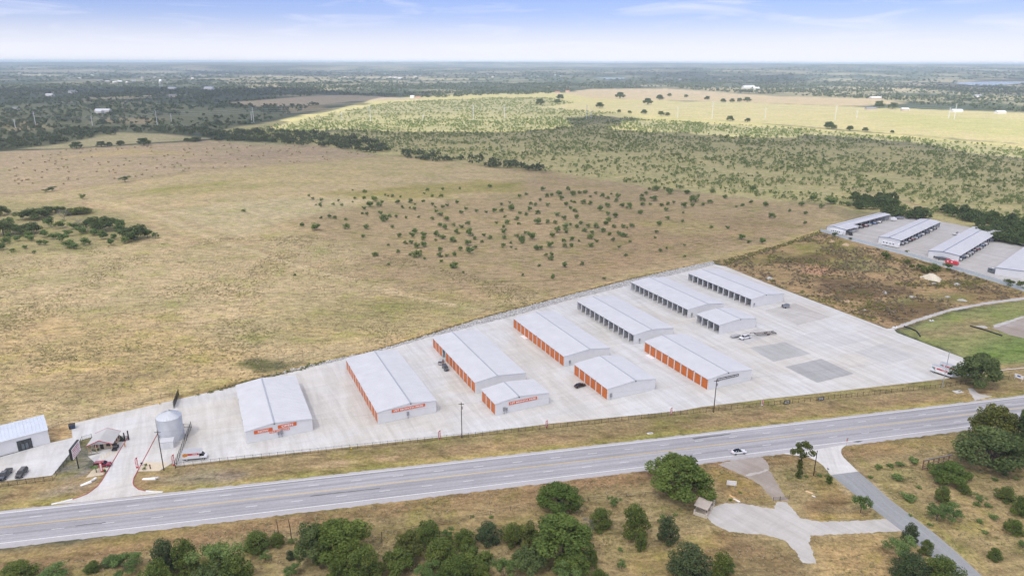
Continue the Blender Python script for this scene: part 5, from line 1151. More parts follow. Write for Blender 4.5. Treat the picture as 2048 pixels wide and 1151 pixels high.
WOOD = [[(-838.22,828.13),(-2195.71,2230.09),(-2693.9,3830.07),(-1491.76,4142.95),(221.61,4326.14),(288.15,3361.23),(200.29,2916.02),(-281.99,2475.47),(-600.91,2682.39),(-512,1582.79),(-517.91,1265.42),(-649.18,1280.26),(-676.42,1074.76),(-708.05,979.1)], [(221.61,4326.14),(2092,4526.12),(2821.76,4023.45),(3709.73,3222.75),(1686.89,1444.58),(1280.45,1804.72),(1221.77,2196.61),(1194.41,2567.52),(928.95,2968.78),(738.91,3530.98),(364.84,3431.91)]]
wood_d = lambda x, y: np.clip((vnoise(x, y, 1 / 180, 84, 3) - .33) * 4.0, .03, 1)
q, s, r = scatter(15000, WOOD, [PAST_FAR, HAY2, FIELDS_LIT, FIELDS_FAR], 7, 15, 85, wood_d)
mass('woodland', q, s, r, protos(6, shrub_lobes, 2, .28, 360), leaf_wood, 'far oak woodland stretching to the hills', 'woodland', (.5, .75))
EAST = [[(330.14,492.81),(358.5,505.75),(367.3,490.24),(390.67,451.18),(370.78,426.25),(347.18,461.28),(328.99,485.23)], [(342.59,558.48),(353.76,543.54),(352.82,517.17),(358.77,508.99),(369.44,493.32),(384.21,464.47),(404.26,490.71),(392.3,526.23),(372.08,547.5),(362.62,578.8)], [(305.63,622.26),(345,632.54),(327.03,590.93),(305.59,582.1),(290.6,586.09)], [(301.63,565.73),(332.51,562.23),(329.87,543.2),(309.95,550.36)]]
q, s, r = scatter(190, EAST, [], 7, 13, 86)
mass('tree_belt', q, s, r, protos(4, oak_lobes, 22, .06, 380), leaf_thicket, 'dark belt of oaks behind the boat storage yard', 'trees', (.6, .85))
FARW = [(-6500, 4000), (6500, 4000), (9500, 9800), (-9500, 9800)]
LAKES = [[(2557.1,4365.96),(3293.59,5149.01),(3912.03,5592.9),(6191.77,6142.74),(4103.36,4057.94),(3098.04,4421.17),(2593.69,3919.61),(2451.16,3906.55)], [(596.4,6028.75),(937.55,6872.98),(1065.75,6646.42),(833.26,5278.34),(627.91,5104.9)]]
q, s, r = scatter(9500, [FARW], LAKES, 14, 30, 97, lambda x, y: np.clip((.62 - vnoise(x, y, 1 / 260, 11, 4)) * 6, .0, 1))
mass('woodland', q, s, r, protos(6, shrub_lobes, 2, .30, 370), leaf_wood, 'wooded hills far beyond the valley', 'woodland', (.35, .55))
# weeds of the vacant lot and along fences
LOT = [(128.68,412.14),(179.97,456.56),(227.65,497.67),(234.91,473.82),(255.89,423.78),(276.74,359.88),(291.32,298.06),(330.96,343.84),(271.99,353.05),(221.55,334.31),(180.37,308.57),(175.82,306.58),(144.16,376.57),(131.1,409.96)]
weed_d = lambda x, y: np.clip((vnoise(x, y, 1 / 14, 88, 3) - .40) * 5, .0, 1)
q, s, r = scatter(2600, [LOT], [], .9, 2.2, 87, weed_d)
mass('weeds', q, s, r, protos(4, shrub_lobes, 3, .2, 400), weed_brown, 'brown dried weeds covering the vacant lot', 'weeds', (.35, .7))
q, s, r = scatter(1500, [LOT], [], .8, 2.0, 89, lambda x, y: np.clip((vnoise(x, y, 1 / 17, 90, 3) - .52) * 5, 0, 1))
mass('weeds', q, s, r, protos(4, shrub_lobes, 3, .2, 410), weed_green, 'green weeds among the brown ones in the vacant lot', 'weeds', (.35, .6))
BANK = [[(131.28,422.37),(182.44,463.36),(227.33,505.62),(228.32,499.25),(179,453.89),(130.82,412.16)], [(-106.05,244.16),(-93.13,254.7),(-78.94,265.05),(-75.09,266.09),(-84.75,256.66),(-93.47,251.44),(-109.57,238.55),(-118.47,233.13)]]
q, s, r = scatter(620, BANK, [], .6, 1.7, 91)
mass('weeds', q, s, r, protos(4, shrub_lobes, 3, .2, 420), weed_green, 'rank grass and weeds on the bank north of the yard', 'weeds', (.4, .8))
NBANK = [(-110.41,240.67),(-92.98,254.23),(-78.94,265.05),(-58.69,277.83),(-17.52,316.29),(67.54,383.44),(130.69,424.7),(129.05,418.9),(66.77,378.62),(-17.35,312.87),(-58.29,275.66),(-78.29,262.55),(-92.24,251.91),(-109.74,238.97)]
q, s, r = scatter(1500, [NBANK], [RUB_IN + RUB_OUT[::-1]], .5, 1.2, 92)
mass('weeds', q, s, r, protos(4, shrub_lobes, 3, .2, 430), leaf_material('straw_grass', (.30, .24, .12), (.42, .34, .19), .2), 'straw-coloured tall grass fringing the rubble strip', 'grass', (.4, .8))

# grass tufts that break up the near ground
PAST = [(-173.64,211.88),(-181.28,208.43),(-335.97,418.24),(-329.94,436.27),(-250.21,470.58),(-136.98,486.75),(-36.88,399.53),(28.18,353.22),(-17.59,317.67),(-58.9,278.93),(-92.98,254.23),(-110.75,241.52),(-124.72,234.71),(-152.48,216.21)]
q, s, r = scatter(14000, [PAST], [], .5, 1.5, 101, lambda x, y: np.clip((vnoise(x, y, 1 / 18, 102, 3) - .25) * 2.4, .05, 1))
mass('grass_tufts', q, s, r, protos(4, shrub_lobes, 1, .20, 440), leaf_material('straw_tufts', (.36, .29, .175), (.56, .47, .31), .35), 'dry straw tufts scattered over the near pasture', 'grass', (.25, .45))
q, s, r = scatter(7000, [PAST], [], .5, 1.6, 103, lambda x, y: np.clip((vnoise(x, y, 1 / 30, 104, 3) - .48) * 5, 0, 1))
mass('grass_tufts', q, s, r, protos(4, shrub_lobes, 1, .20, 450), leaf_material('olive_tufts', (.23, .22, .09), (.36, .335, .15), .35), 'olive green tufts scattered over the near pasture', 'grass', (.25, .45))
SOUTH = [(-150, 118), (-150, 132), (-60, 162), (20, 180), (120, 202), (190, 219), (190, 118)]
SOUTH_EX = [[(51.95,162.03),(56.26,167.92),(64.55,169.84),(74.62,170.37),(78.3,170.39),(78.75,162.83),(102.43,162.72),(104.15,156.74),(78.32,154.36),(75.77,143.81),(71.32,143.79),(70.77,152.32),(54.23,157.96)], [(84.83,195.47),(109.9,201.74),(104.68,195.88),(105.72,185.31),(114.84,140.44),(116.99,127.97),(108.22,127.48),(106.03,139.88),(94.92,183.09),(90.81,193.72)], [(63.05,188.96),(78.77,193.95),(78.47,185.43),(78.6,169.68),(73.8,169.65),(69.91,181.89)]]
q, s, r = scatter(7000, [SOUTH], SOUTH_EX, .4, 1.1, 105, lambda x, y: np.clip((vnoise(x, y, 1 / 9, 106, 3) - .3) * 3, .05, 1))
mass('grass_tufts', q, s, r, protos(4, shrub_lobes, 1, .20, 460), bpy.data.materials['straw_tufts'], 'dry grass tufts on the south side of the highway', 'grass', (.25, .5))
q, s, r = scatter(3500, [SOUTH], SOUTH_EX, .4, 1.2, 107, lambda x, y: np.clip((vnoise(x, y, 1 / 12, 108, 3) - .5) * 5, 0, 1))
mass('grass_tufts', q, s, r, protos(4, shrub_lobes, 1, .20, 470), bpy.data.materials['olive_tufts'], 'olive weeds on the south side of the highway', 'grass', (.25, .5))
# ------------------------------------------------------------------ fences
def fence(name, label, pts, h, sp, m, post_r=.045, rails=(.15, .92), picket=.16, pw=.012, group=None, z0=0.0):
    t = empty(name, (pts[0][0], pts[0][1], z0)); tag(t, label, 'fence', group)
    ox, oy = pts[0]; P = [Vector((x - ox, y - oy, 0)) for x, y in pts]
    post = MB().box(-post_r, post_r, -post_r, post_r, -.1, h + .06).mesh('post', m)
    pk = MB()
    for a, b in zip(P, P[1:]):
        d = b - a; n = max(1, round(d.length / sp)); ang = math.atan2(d.y, d.x)
        for i in range(n):
            q = a + d * i / n; mesh_obj('post', post, t, q, ang)
        u = d.normalized(); w = Vector((-u.y, u.x, 0)) * .018
        for rz_ in rails:
            z = h * rz_; bb = MB(); e = u * .03
            bb.hexa([tuple(q + Vector((0, 0, zz))) for zz in (z - .025, z + .025) for q in (a - w + e, b - w - e, b + w - e, a + w + e)]); bb.build('rail', m, t)
        if picket:
            k = int(d.length / picket)
            for i in range(k):
                q = a + d * (i + .5) / k; s_ = u * pw; w2 = Vector((-u.y, u.x, 0)) * .006
                pk.add([tuple(q - s_ + Vector((0, 0, .05))), tuple(q + s_ + Vector((0, 0, .05))), tuple(q + s_ + Vector((0, 0, h))), tuple(q - s_ + Vector((0, 0, h)))], [(0, 1, 2, 3)])
    mesh_obj('post', post, t, P[-1], 0)
    if picket: tag(pk.build('pickets', m, t), kind='stuff')
    return t
fence('iron_fence', 'long black iron fence between the concrete yard and the highway verge', [(-102.26,186.09),(-89.85,188.95),(-51.57,197.09),(-11.91,205.34),(59.37,220.8),(92.56,227.8),(121.28,233.92),(163.66,242.98),(182.03,248.16),(197.17,250.98)], 1.75, 2.44, black_iron, .04, picket=.16, pw=.007)
fence('iron_fence', 'tall black fence running from the verge up past the silo', [(-102.13,185.81),(-108.07,210.57)], 2.4, 2.2, black_iron, .06, picket=.12, pw=.02)
fence('iron_fence', 'short black fence run behind the silo toward the pasture', [(-120.39,224.5),(-123.24,234.72)], 2.7, 2.0, black_iron, .07, picket=.10, pw=.045)
fence('iron_fence', 'low black rail joining the silo to the tall fence', [(-110.75,210.89),(-108.07,210.57)], 1.4, 2.2, black_iron, .04, picket=.16)
fence('chain_link_fence', 'thin chain-link fence between the pasture and the entrance lot', [(-154.69,207.93),(-150.9,213.58),(-137.5,223.82),(-123.42,234.72)], 1.9, 3.0, mat('brown_wire', (.10, .08, .06), .7, .2, .2, 2), .03, (.5, .97), .25, .008)
fence('iron_fence', 'black iron fence round the corner lot at the left edge', [(-156.8,173.28),(-148.34,175.56),(-135.25,179.21),(-138.39,198.11),(-139.77,201.85),(-137.6,203.45)], 1.7, 2.44, black_iron, .04, picket=.13, pw=.010)
g = fence('entrance_gate', 'black sliding gate beside the small office', [(-128.41,202.23),(-125.16,202.25)], 1.7, 3.0, black_iron, .05, (.1, .5, .95), .12, .02)
for q, hh in (((-125.97,201.93), 3.0), ((-125,202.57), 3.4)):
    o = MB().box(-.14, .14, -.14, .14, 0, hh).build('gate_post', black_iron, g); o.location = (q[0] - g.location.x, q[1] - g.location.y, 0)
# pale panel fence of the boat yard
PF = [(226.35,502.4),(234.71,481.07),(246.22,456.03),(257.85,427.32),(264.78,407.07),(272.14,385.56),(279.17,363.38),(284.99,337.94)]
t = empty('panel_fence', (PF[0][0], PF[0][1], 0)); tag(t, 'pale blue-white corrugated panel fence round the boat yard', 'fence')
fence_panel = mat('pale_fence_panel', (.50, .56, .60), .5, .1, .08, 1.5)
for a, b in zip(PF, PF[1:]):
    a = np.array(a) - np.array(PF[0]); b = np.array(b) - np.array(PF[0]); L_ = np.hypot(*(b - a)); n = max(1, round(L_ / 3.1)); ang = math.atan2(*(b - a)[::-1]); w = L_ / n
    pm = MB()
    for k in range(8):
        pm.hexa([(w * k / 8 + .02, -.03 + .02 * (k % 2), 0), (w * (k + 1) / 8 + .019, -.03 + .02 * (k % 2), 0), (w * (k + 1) / 8 + .019, .03, 0), (w * k / 8 + .02, .03, 0), (w * k / 8 + .02, -.03 + .02 * (k % 2), 2.1), (w * (k + 1) / 8 + .019, -.03 + .02 * (k % 2), 2.1), (w * (k + 1) / 8 + .019, .03, 2.1), (w * k / 8 + .02, .03, 2.1)])
    pm = pm.mesh('panel', fence_panel); po = MB().box(-.06, .06, -.10, .05, 0, 2.25).mesh('post', trim_metal)
    for i in range(n):
        q = a + (b - a) * i / n; mesh_obj('panel', pm, t, (q[0], q[1], .0), ang); mesh_obj('post', po, t, (q[0], q[1], .0), ang)

# ------------------------------------------------------------------ grain bin and shed
silo_metal = mat('corrugated_bin_steel', (.50, .52, .54), .38, .55, .10, .5)
silo_roof = mat('bin_roof_steel', (.56, .59, .62), .32, .6, .08, .8)
SX, SY, SR, SH_ = -111.3, 203.6, 3.72, 8.2
t = empty('grain_bin', (SX, SY, .05)); tag(t, 'tall corrugated steel grain bin with a conical roof', 'silo')
nr = 9
for k in range(nr):
    z0 = .1 + (SH_ - .1) * k / nr; z1 = .1 + (SH_ - .1) * (k + 1) / nr; pr = []
    for j in range(9): pr.append((SR + .035 * math.cos(j * math.pi), z0 + (z1 - z0) * j / 8))
    pr[-1] = (SR + .05, z1)
    MB().lathe(pr, 56, smooth=False).build('wall_ring', silo_metal, t)
MB().lathe([(SR + .25, 0), (SR + .25, .12), (SR - .2, .12)], 40).build('foundation', concrete_light, t)
np_ = 24
for k in range(np_):
    a0 = 2 * math.pi * k / np_; a1 = 2 * math.pi * (k + 1) / np_; b = MB(); r1, r0, z1, z0 = SR + .16, .45, SH_ + .0, SH_ + 1.95
    def P_(r, a, z): return (r * math.cos(a), r * math.sin(a), z)
    e = .02
    b.add([P_(r1, a0 + e, z1), P_(r1, a1 - e, z1), P_(r0, a1 - e, z0), P_(r0, a0 + e, z0)], [(0, 1, 2, 3)])
    b.add([P_(r1, a0 - e, z1), P_(r1, a0, z1 + .10), P_(r1, a0 + e, z1), P_(r0, a0 - e, z0), P_(r0, a0, z0 + .08), P_(r0, a0 + e, z0)], [(0, 1, 4, 3), (1, 2, 5, 4)])
    b.build('roof_panel', silo_roof, t)
MB().lathe([(.5, SH_ + 1.9), (.5, SH_ + 2.1), (.12, SH_ + 2.3), (.0, SH_ + 2.3)], 16).build('roof_cap', silo_metal, t)
b = MB()
for s_ in (-.22, .22): b.tube([(SR * math.cos(3.6) * 1.06 + s_ * .4, SR * math.sin(3.6) * 1.06 - s_, .2), (SR * math.cos(3.6) * 1.06 + s_ * .4, SR * math.sin(3.6) * 1.06 - s_, SH_)], .03, 5)
for k in range(24): b.box(SR * math.cos(3.6) * 1.06 - .10, SR * math.cos(3.6) * 1.06 + .10, SR * math.sin(3.6) * 1.06 - .22, SR * math.sin(3.6) * 1.06 + .22, .4 + k * .33, .43 + k * .33)
b.build('ladder', galv, t)
t = empty('storage_shed', (*(-110.25,198.28), .05), R(14)); tag(t, 'small plain white metal shed in front of the grain bin', 'shed')
MB().box(-1.95, 1.95, -1.3, 1.3, 0, 2.35).build('wall', white_metal, t)
MB().hexa([(-2.05, -1.4, 2.36), (2.05, -1.4, 2.36), (2.05, 1.4, 2.36), (-2.05, 1.4, 2.36), (-2.05, -1.4, 2.42), (2.05, -1.4, 2.42), (2.05, 1.4, 2.62), (-2.05, 1.4, 2.62)]).build('roof', roof_white, t)
MB().box(-.9, .9, -1.34, -1.301, .05, 2.05).build('door', trim_metal, t)

# ------------------------------------------------------------------ entrance office
t = empty('office', (-133.4, 193.9, .05), R(12)); tag(t, 'small grey-roofed office with red trim and a stone porch', 'building')
OW, OL = 7.5, 8.0
tan_wall = mat('tan_plaster', (.50, .42, .31), .85, 0, .12, 1.2); grey_roof = roof_material('grey_roofing', (.47, .465, .455)); red_trim = mat('red_trim', (.46, .03, .05), .5, 0, .1, 2)
MB().box(.5, OW - .4, 1.9, OL - .3, 0, 2.75).build('wall', tan_wall, t)
MB().prism([(.5, 2.75), (OW - .4, 2.75), (OW / 2, 4.05)], .35, OL - .3, 'y').build('gable', mat('pale_gable', (.58, .58, .57), .6, 0, .05, 1), t)
for sx in (0, 1):
    x0, x1 = (-.1, OW / 2) if sx == 0 else (OW + .1, OW / 2)
    b = MB(); roof_panel(b, x0, 2.72, x1, 4.28, -.1, OL + .1, .1, .45); b.build('roof_panel', grey_roof, t)
    b = MB()
    for y_ in (-.16, OL + .10): b.hexa([(x0, y_, 2.56), (x1, y_, 4.12), (x1, y_ + .06, 4.12), (x0, y_ + .06, 2.56), (x0, y_, 2.80), (x1, y_, 4.36), (x1, y_ + .06, 4.36), (x0, y_ + .06, 2.80)])
    b.build('rake_trim', red_trim, t)
for x_ in (.3, 2.5, OW - .5):
    p = MB().box(x_ - .13, x_ + .13, .1, .36, 0, 2.6).build('porch_post', stone_tan, t)
MB().box(.1, OW - .1, -.1, 1.9, -.02, .12).build('porch_floor', concrete_light, t)
MB().box(.15, .9, .12, .5, .12, 1.0).build('porch_wall', stone_tan, t)
for x_, w in ((1.4, 1.0), (4.9, 1.3)):
    f = MB().box(x_, x_ + w, 1.86, 1.9, 1.0, 2.1).build('window', red_trim, t); MB().box(x_ + .08, x_ + w - .08, 1.84, 1.86, 1.08, 2.02).build('pane', car_glass, f)
d = MB().box(3.1, 4.1, 1.85, 1.9, .12, 2.2).build('door', mat('dark_door', (.05, .04, .04), .5), t)
for k in range(3):
    y_ = 2.6 + k * 1.7; f = MB().box(OW - .4, OW - .34, y_, y_ + .9, 1.0, 2.2).build('window', red_trim, t); MB().box(OW - .34, OW - .32, y_ + .1, y_ + .8, 1.1, 2.1).build('pane', car_glass, f)
b = MB()
for x_, y_, r_ in ((1.2, .9, .35), (1.9, .8, .3), (2.6, 1.0, .35), (3.0, .7, .3)): b.lathe([(.0, .9), (r_, .75), (r_ * .8, .3), (r_ * .6, .12)], 10, (x_, y_))
for k, (x_, y_) in enumerate(((1.2, .9), (1.9, .8), (2.7, 1.0))):
    o = mesh_obj('potted_plant', SHR[k], None, (0, 0, 0)); tag(o, ('left', 'middle', 'right')[k] + ' potted plant under the office porch roof', 'plant'); o.scale = (.9, .9, 1.1)
    o.location = Matrix.Rotation(R(12), 4, 'Z') @ Vector((x_, y_, .12)) + Vector((-133.4, 193.9, .05))

# ------------------------------------------------------------------ white workshop at the left edge
ax = np.array((-149.37,200.53)); dr = np.array((math.cos(R(218)), math.sin(R(218)))); t = empty('workshop_building', (*ax, .05), R(38)); tag(t, 'white metal building with a dark glazed entrance at the left edge', 'building')
WL, WD, WE, WR = 26.0, 12.0, 4.9, 5.75      # runs along -x in its own frame, depth toward +y
MB().box(-WL, 0, 0, .15, 0, WE).build('front_wall', white_metal, t)
MB().prism([(.16, 0), (WD, 0), (WD, WE), (WD / 2, WR - .08), (.16, WE - .05)], -.15, 0, 'x').build('end_wall', white_metal, t)
MB().prism([(.16, 0), (WD, 0), (WD, WE), (WD / 2, WR - .08), (.16, WE - .05)], -WL, -WL + .15, 'x').build('end_wall', white_metal, t)
MB().box(-WL, 0, WD + .01, WD + .15, 0, WE).build('back_wall', white_metal, t)
for side in (0, 1):
    for k in range(13):
        x1 = .15 - k * (WL + .3) / 13; x0 = .15 - (k + 1) * (WL + .3) / 13 + .03; y0, y1, z0, z1 = (-.2, WD / 2, WE, WR) if side == 0 else (WD + .3, WD / 2 + .01, WE, WR)
        b = MB(); b.hexa([(x0, y0, z0 - .05), (x1, y0, z0 - .05), (x1, y1, z1 - .05), (x0, y1, z1 - .05), (x0, y0, z0 + .03), (x1, y0, z0 + .03), (x1, y1, z1 + .03), (x0, y1, z1 + .03)])
        b.hexa([(x0 + .9, y0, z0 + .03), (x0 + 1.0, y0, z0 + .03), (x0 + 1.0, y1, z1 + .03), (x0 + .9, y1, z1 + .03), (x0 + .93, y0, z0 + .08), (x0 + .97, y0, z0 + .08), (x0 + .97, y1, z1 + .08), (x0 + .93, y1, z1 + .08)])
        b.build('roof_panel', roof_blue, t)
MB().box(-WL, .1, -.28, -.21, WE - .18, WE + .02).build('gutter', sign_white, t)
e0, e1 = -8.6, -4.7
charcoal = mat('charcoal_cladding', (.045, .05, .052), .5, 0, .12, 2)
fr_ = MB().box(e0, e1, -.10, -.004, .02, 3.5).build('entrance_surround', charcoal, t)
for k in range(2):
    dd = MB().box(e0 + .95 + k * 1.02, e0 + 1.93 + k * 1.02, -.15, -.105, .05, 2.5).build('door', sign_black, t); MB().box(e0 + 1.05 + k * 1.02, e0 + 1.83 + k * 1.02, -.17, -.152, .25, 2.35).build('pane', mat('grey_glass', (.09, .11, .12), .1, 0, .1, 2, spec=.6), dd)

# ------------------------------------------------------------------ pylon sign
t = empty('pylon_sign', (-131.4, 185.6, 0), R(101)); tag(t, 'tall black pylon sign with white lettered panels near the office', 'sign')
MB().tube([(0, 0, 0), (0, 0, 5.2)], .17, 10).build('pole', sign_black, t)
c = MB().box(-3.05, 3.05, -.32, .32, 4.5, 8.2).build('cabinet', sign_black, t)
for sd, y0, y1 in ((-1, -.36, -.325), (1, .325, .36)):
    f = MB().box(-2.85, 2.85, y0, y1, 4.7, 8.0).build('sign_panel', sign_white, c)
b = MB(); r_ = random.Random(5)
for row, z in enumerate((7.3, 6.7, 6.1, 5.5, 4.92)):
    x = -2.5
    while x < 2.2:
        w = r_.uniform(.2, .55); b.box(x, min(x + w, 2.5), -.372, -.362, z, z + (.42 if row < 2 else .3)); x += w + r_.uniform(.08, .2)
b.build('lettering_marks', mat('faded_red_print', (.40, .09, .14), .6), t)

# ------------------------------------------------------------------ poles
def utility_pole(label, p, h, r=.16, m=wood_pole, arm=True, extra=None, name='utility_pole', lean=0.0):
    t = empty(name, (*p, 0)); tag(t, label, 'pole')
    MB().tube([(0, 0, -.2), (0, 0, h * .5), (lean, 0, h)], [r, r * .86, r * .7], 10).build('pole', m, t)
    if arm:
        a = MB().box(-.9, .9, -.06, .06, h - .75, h - .62).build('cross_arm', m, t)
        for x_ in (-.8, -.3, .3, .8): MB().tube([(x_, 0, h - .62), (x_, 0, h - .42)], .05, 6).build('insulator', grey_box, a)
        c = MB().tube([(.28, -.1, h - 2.4), (.28, -.1, h - 1.5)], .2, 8).build('transformer', grey_box, t)
    return t
utility_pole('tall black utility pole in front of the grain bin', (-105.1, 184.7), 13.6)
utility_pole('dark utility pole by the fence below the short three-door building', (-16.32, 204.5), 13.0, .15)
utility_pole('dark utility pole in front of the INDUSTRIAL SPACE building', (71.5, 222.73), 12.8, .17)
utility_pole('pale grey steel pole beside the rental trailers', (164.24, 242.99), 15.1, .15, galv, False)
utility_pole('bare wooden pole between the slender tree and the side road', (90.7, 183.07), 8.5, .15, wood_pole, False)
utility_pole('taller of two leaning posts at the bottom left', (-56.92, 152.72), 6.1, .12, wood_pole, False, lean=-.25)
utility_pole('shorter of two leaning posts at the bottom left', (-60.92, 154.72), 4.7, .10, wood_pole, False, lean=-.2)
utility_pole('rusty post beside the round roadside oak', (18.15,173.7), 2.1, .12, wood_brown, False)
utility_pole('thin post in the grass gap between the clumps', (-33.21,151.24), 3.6, .06, wood_pole, False)
# span wires between the highway poles
wire = mat('wire', (.05, .05, .05), .5)
def cable(label, a, b, sag, m=wire, r=.012, n=12):
    mb = MB(); mb.tube([(a[0] + (b[0] - a[0]) * i / n, a[1] + (b[1] - a[1]) * i / n, a[2] + (b[2] - a[2]) * i / n - sag * 4 * (i / n) * (1 - i / n)) for i in range(n + 1)], r, 3, cap=False)
    return tag(mb.build('power_cable', m), label, 'cable')
cable('thin wire from the grain bin pole to the middle utility pole', (-105.1, 184.7, 13.1), (-16.3, 204.5, 12.5), 1.0)
cable('thin wire from the middle utility pole to the right utility pole', (-16.3, 204.5, 12.5), (71.5, 222.7, 12.3), 1.0)
cable('thin wire from the right utility pole to the grey steel pole', (71.5, 222.7, 12.3), (164.2, 243, 14.6), 1.0)

# ------------------------------------------------------------------ feather flags
def flag(label, p, h, rz, m):
    t = empty('feather_flag', (*p, 0), rz); tag(t, label, 'flag', 'feather flags')
    MB().tube([(0, 0, 0), (0, 0, h * .7), (.12, 0, h * .9), (.5, 0, h)], .025, 6).build('pole', sign_white, t)
    n = 10; vs = []
    for i in range(n + 1):
        z = h * (.16 + .84 * i / n); w = .75 * min(1, 1.02 - max(0, (i / n - .75)) * 1.8); x0 = 0 if i < n * .8 else .5 * ((i / n - .8) / .2) ** 2
        y = .05 * math.sin(i * .9); vs += [(x0, y, z), (x0 + w, y + .04, z)]
    fs = [(2 * i, 2 * i + 1, 2 * i + 3, 2 * i + 2) for i in range(n)]
    b = MB().add(vs, fs); vs2 = [(x, y + .012, z) for x, y, z in vs]; b.add(vs2, [f[::-1] for f in fs])
    c = b.build('cloth', m, t)
    k = MB()
    for i in range(1, 7): k.box(.16, .58, -.06, -.045 + .03, h * (.20 + .10 * i), h * (.20 + .10 * i) + h * .07)
    k.build('print_marks', sign_white if m is not sign_white else sign_red, c)
    return t
flag('red feather flag beside the maroon car', (-122.89,182.44), 4.2, .2, sign_red)
flag('red feather flag on the right kerb of the entrance drive', (-113.39,184.65), 4.4, .2, sign_red)
flag('red feather flag at the corner of the tall black fence', (-103.01,186.08), 4.6, .2, sign_red)
flag('red feather flag left of the dark utility pole on the long fence', (-23.89,202.85), 3.6, .2, sign_red)
flag('red feather flag on the long fence below the short three-door building', (11.46,210.62), 3.2, .2, sign_red)
flag('red feather flag on the long fence below the six-door building', (55.52,220.04), 3.2, .2, sign_red)
flag('white feather flag on the long fence right of the lease building', (89.76,227.01), 3.2, .2, sign_white)
# banners on the fence
for p, lb, tx in (((99.69,229.01), 'left of two black banners hung on the long fence', ('INDUSTRIAL', 'SPACE')), ((113.21,231.86), 'right of two black banners hung on the long fence', ('FOR', 'LEASE'))):
    t = empty('fence_banner', (*p, .25), R(13)); tag(t, lb, 'banner')
    MB().box(-1.35, 1.35, -.10, -.075, 0, 1.35).build('cloth', sign_black, t)
    for k, s_ in enumerate(tx): lettering(s_, t, 1.9, .36, sign_white, (0, -.106, .95 - .55 * k), (R(90), 0, 0), .01)

# ------------------------------------------------------------------ verge details
for pts, lb, rz in (([(-109.3,180.13),(-105.32,180.15)], 'white concrete culvert end right of the entrance drive', 0), ([(-125.66,176.69),(-123.48,178.5)], 'long white concrete culvert end left of the entrance drive', 0)):
    a, b_ = np.array(pts[0]), np.array(pts[1]); L_ = np.hypot(*(b_ - a)); t = empty('culvert_end', (*a, 0), math.atan2(*(b_ - a)[::-1])); tag(t, lb, 'culvert')
    MB().hexa([(0, -.5, 0), (L_, -.5, 0), (L_, .5, 0), (0, .5, 0), (0, -.3, .08), (L_, -.3, .5), (L_, .3, .5), (0, .3, .08)]).build('apron', sign_white, t)
    MB().tube([(L_ - .1, 0, .35), (L_ + .9, 0, .5)], .35, 10).build('pipe', concrete_light, t)
t = empty('culvert_wing', (*(-123.48,178.75), 0), R(75)); tag(t, 'short white wing wall bent off the long culvert end', 'culvert')
MB().box(0, 1.6, -.3, .3, 0, .45).build('slab', sign_white, t)
t = empty('drain_inlet', (*(168.3,239.6), 0), R(13)); tag(t, 'pale concrete drain inlet in the verge right of the grey pole', 'drain')
MB().box(-1.7, 1.7, -1.0, 1.0, 0, .12).build('slab', concrete_light, t); MB().box(.1, 1.3, -.3, .3, .121, .135).build('grate', sign_black, t)
t = empty('drain_inlet', (*(46.23,207.82), 0), R(13)); tag(t, 'small concrete drain in the verge below the six-door building', 'drain')
MB().box(-1.0, 1.0, -.5, .5, 0, .10).build('slab', concrete_light, t); MB().box(-.3, .7, -.2, .2, .101, .11).build('grate', grey_box, t)
t = empty('road_sign', (*(197.96,249.85), 0), R(-60)); tag(t, 'white frame with blue panel standing on the verge at the right edge', 'sign')
MB().box(-1.6, 1.6, -.03, .03, 1.0, 2.4).build('panel', sign_white, t); MB().box(-.6, .6, -.05, -.032, 1.5, 2.1).build('emblem', mat('blue_print', (.05, .12, .4), .5), t)
for x_ in (-1.3, 1.3): MB().tube([(x_, 0, 0), (x_, 0, 1.0)], .05, 6).build('leg', sign_white, t)
for k, (p, lb) in enumerate((((-50.83,195.89), 'yellow marker post in the verge below the second building'), ((-126.64,227.14), 'yellow hydrant-like marker at the concrete edge behind the silo'), ((-124,198.2), 'orange statue-like marker on the red kerb beside the gate'))):
    t = empty('marker_post', (*p, 0)); tag(t, lb, 'marker'); cm_ = mat('marker_yellow' if k < 2 else 'marker_orange', (.62, .45, .05) if k < 2 else (.55, .25, .06), .6)
    MB().lathe([(.14, 0), (.14, .9), (.22, .95), (.22, 1.15), (.12, 1.3), (0, 1.35)], 10).build('post', cm_, t)
t = empty('bollard_sign', (*(-109.57,185.49), 0)); tag(t, 'small dark red post sign in the right planting bed', 'sign'); MB().box(-.15, .15, -.08, .08, 0, 1.6).build('post', mat('maroon_post', (.13, .04, .04), .6), t)
t = empty('kerb_lamp', (*(-113.12,187.42), 0)); tag(t, 'low black lamp on the right kerb of the entrance drive', 'lamp'); MB().tube([(0, 0, 0), (0, 0, .7)], .08, 8).build('stem', black_iron, t); MB().box(-.28, .28, -.2, .2, .7, .95).build('lamp_head', black_iron, t)
for p, w, lb in (((-111.76,187.14), 1.1, 'rounded bush at the back of the right planting bed'), ((-111.25,185.21), 1.1, 'rounded bush at the front of the right planting bed'), ((-122.59,183.79), 1.3, 'bush at the foot of the flag in the left planting bed'), ((-126.97,185.4), 1.6, 'flowering bush at the left end of the left planting bed')):
    shrub(p[0], p[1], w, lb, None, w * .9)
t = empty('palm_tree', (*(-124.84,183.5), 0)); tag(t, 'small palm in the left planting bed near the maroon car', 'tree')
MB().tube([(0, 0, 0), (.05, 0, 1.6)], [.13, .10], 8).build('trunk', bark, t)
b = MB()
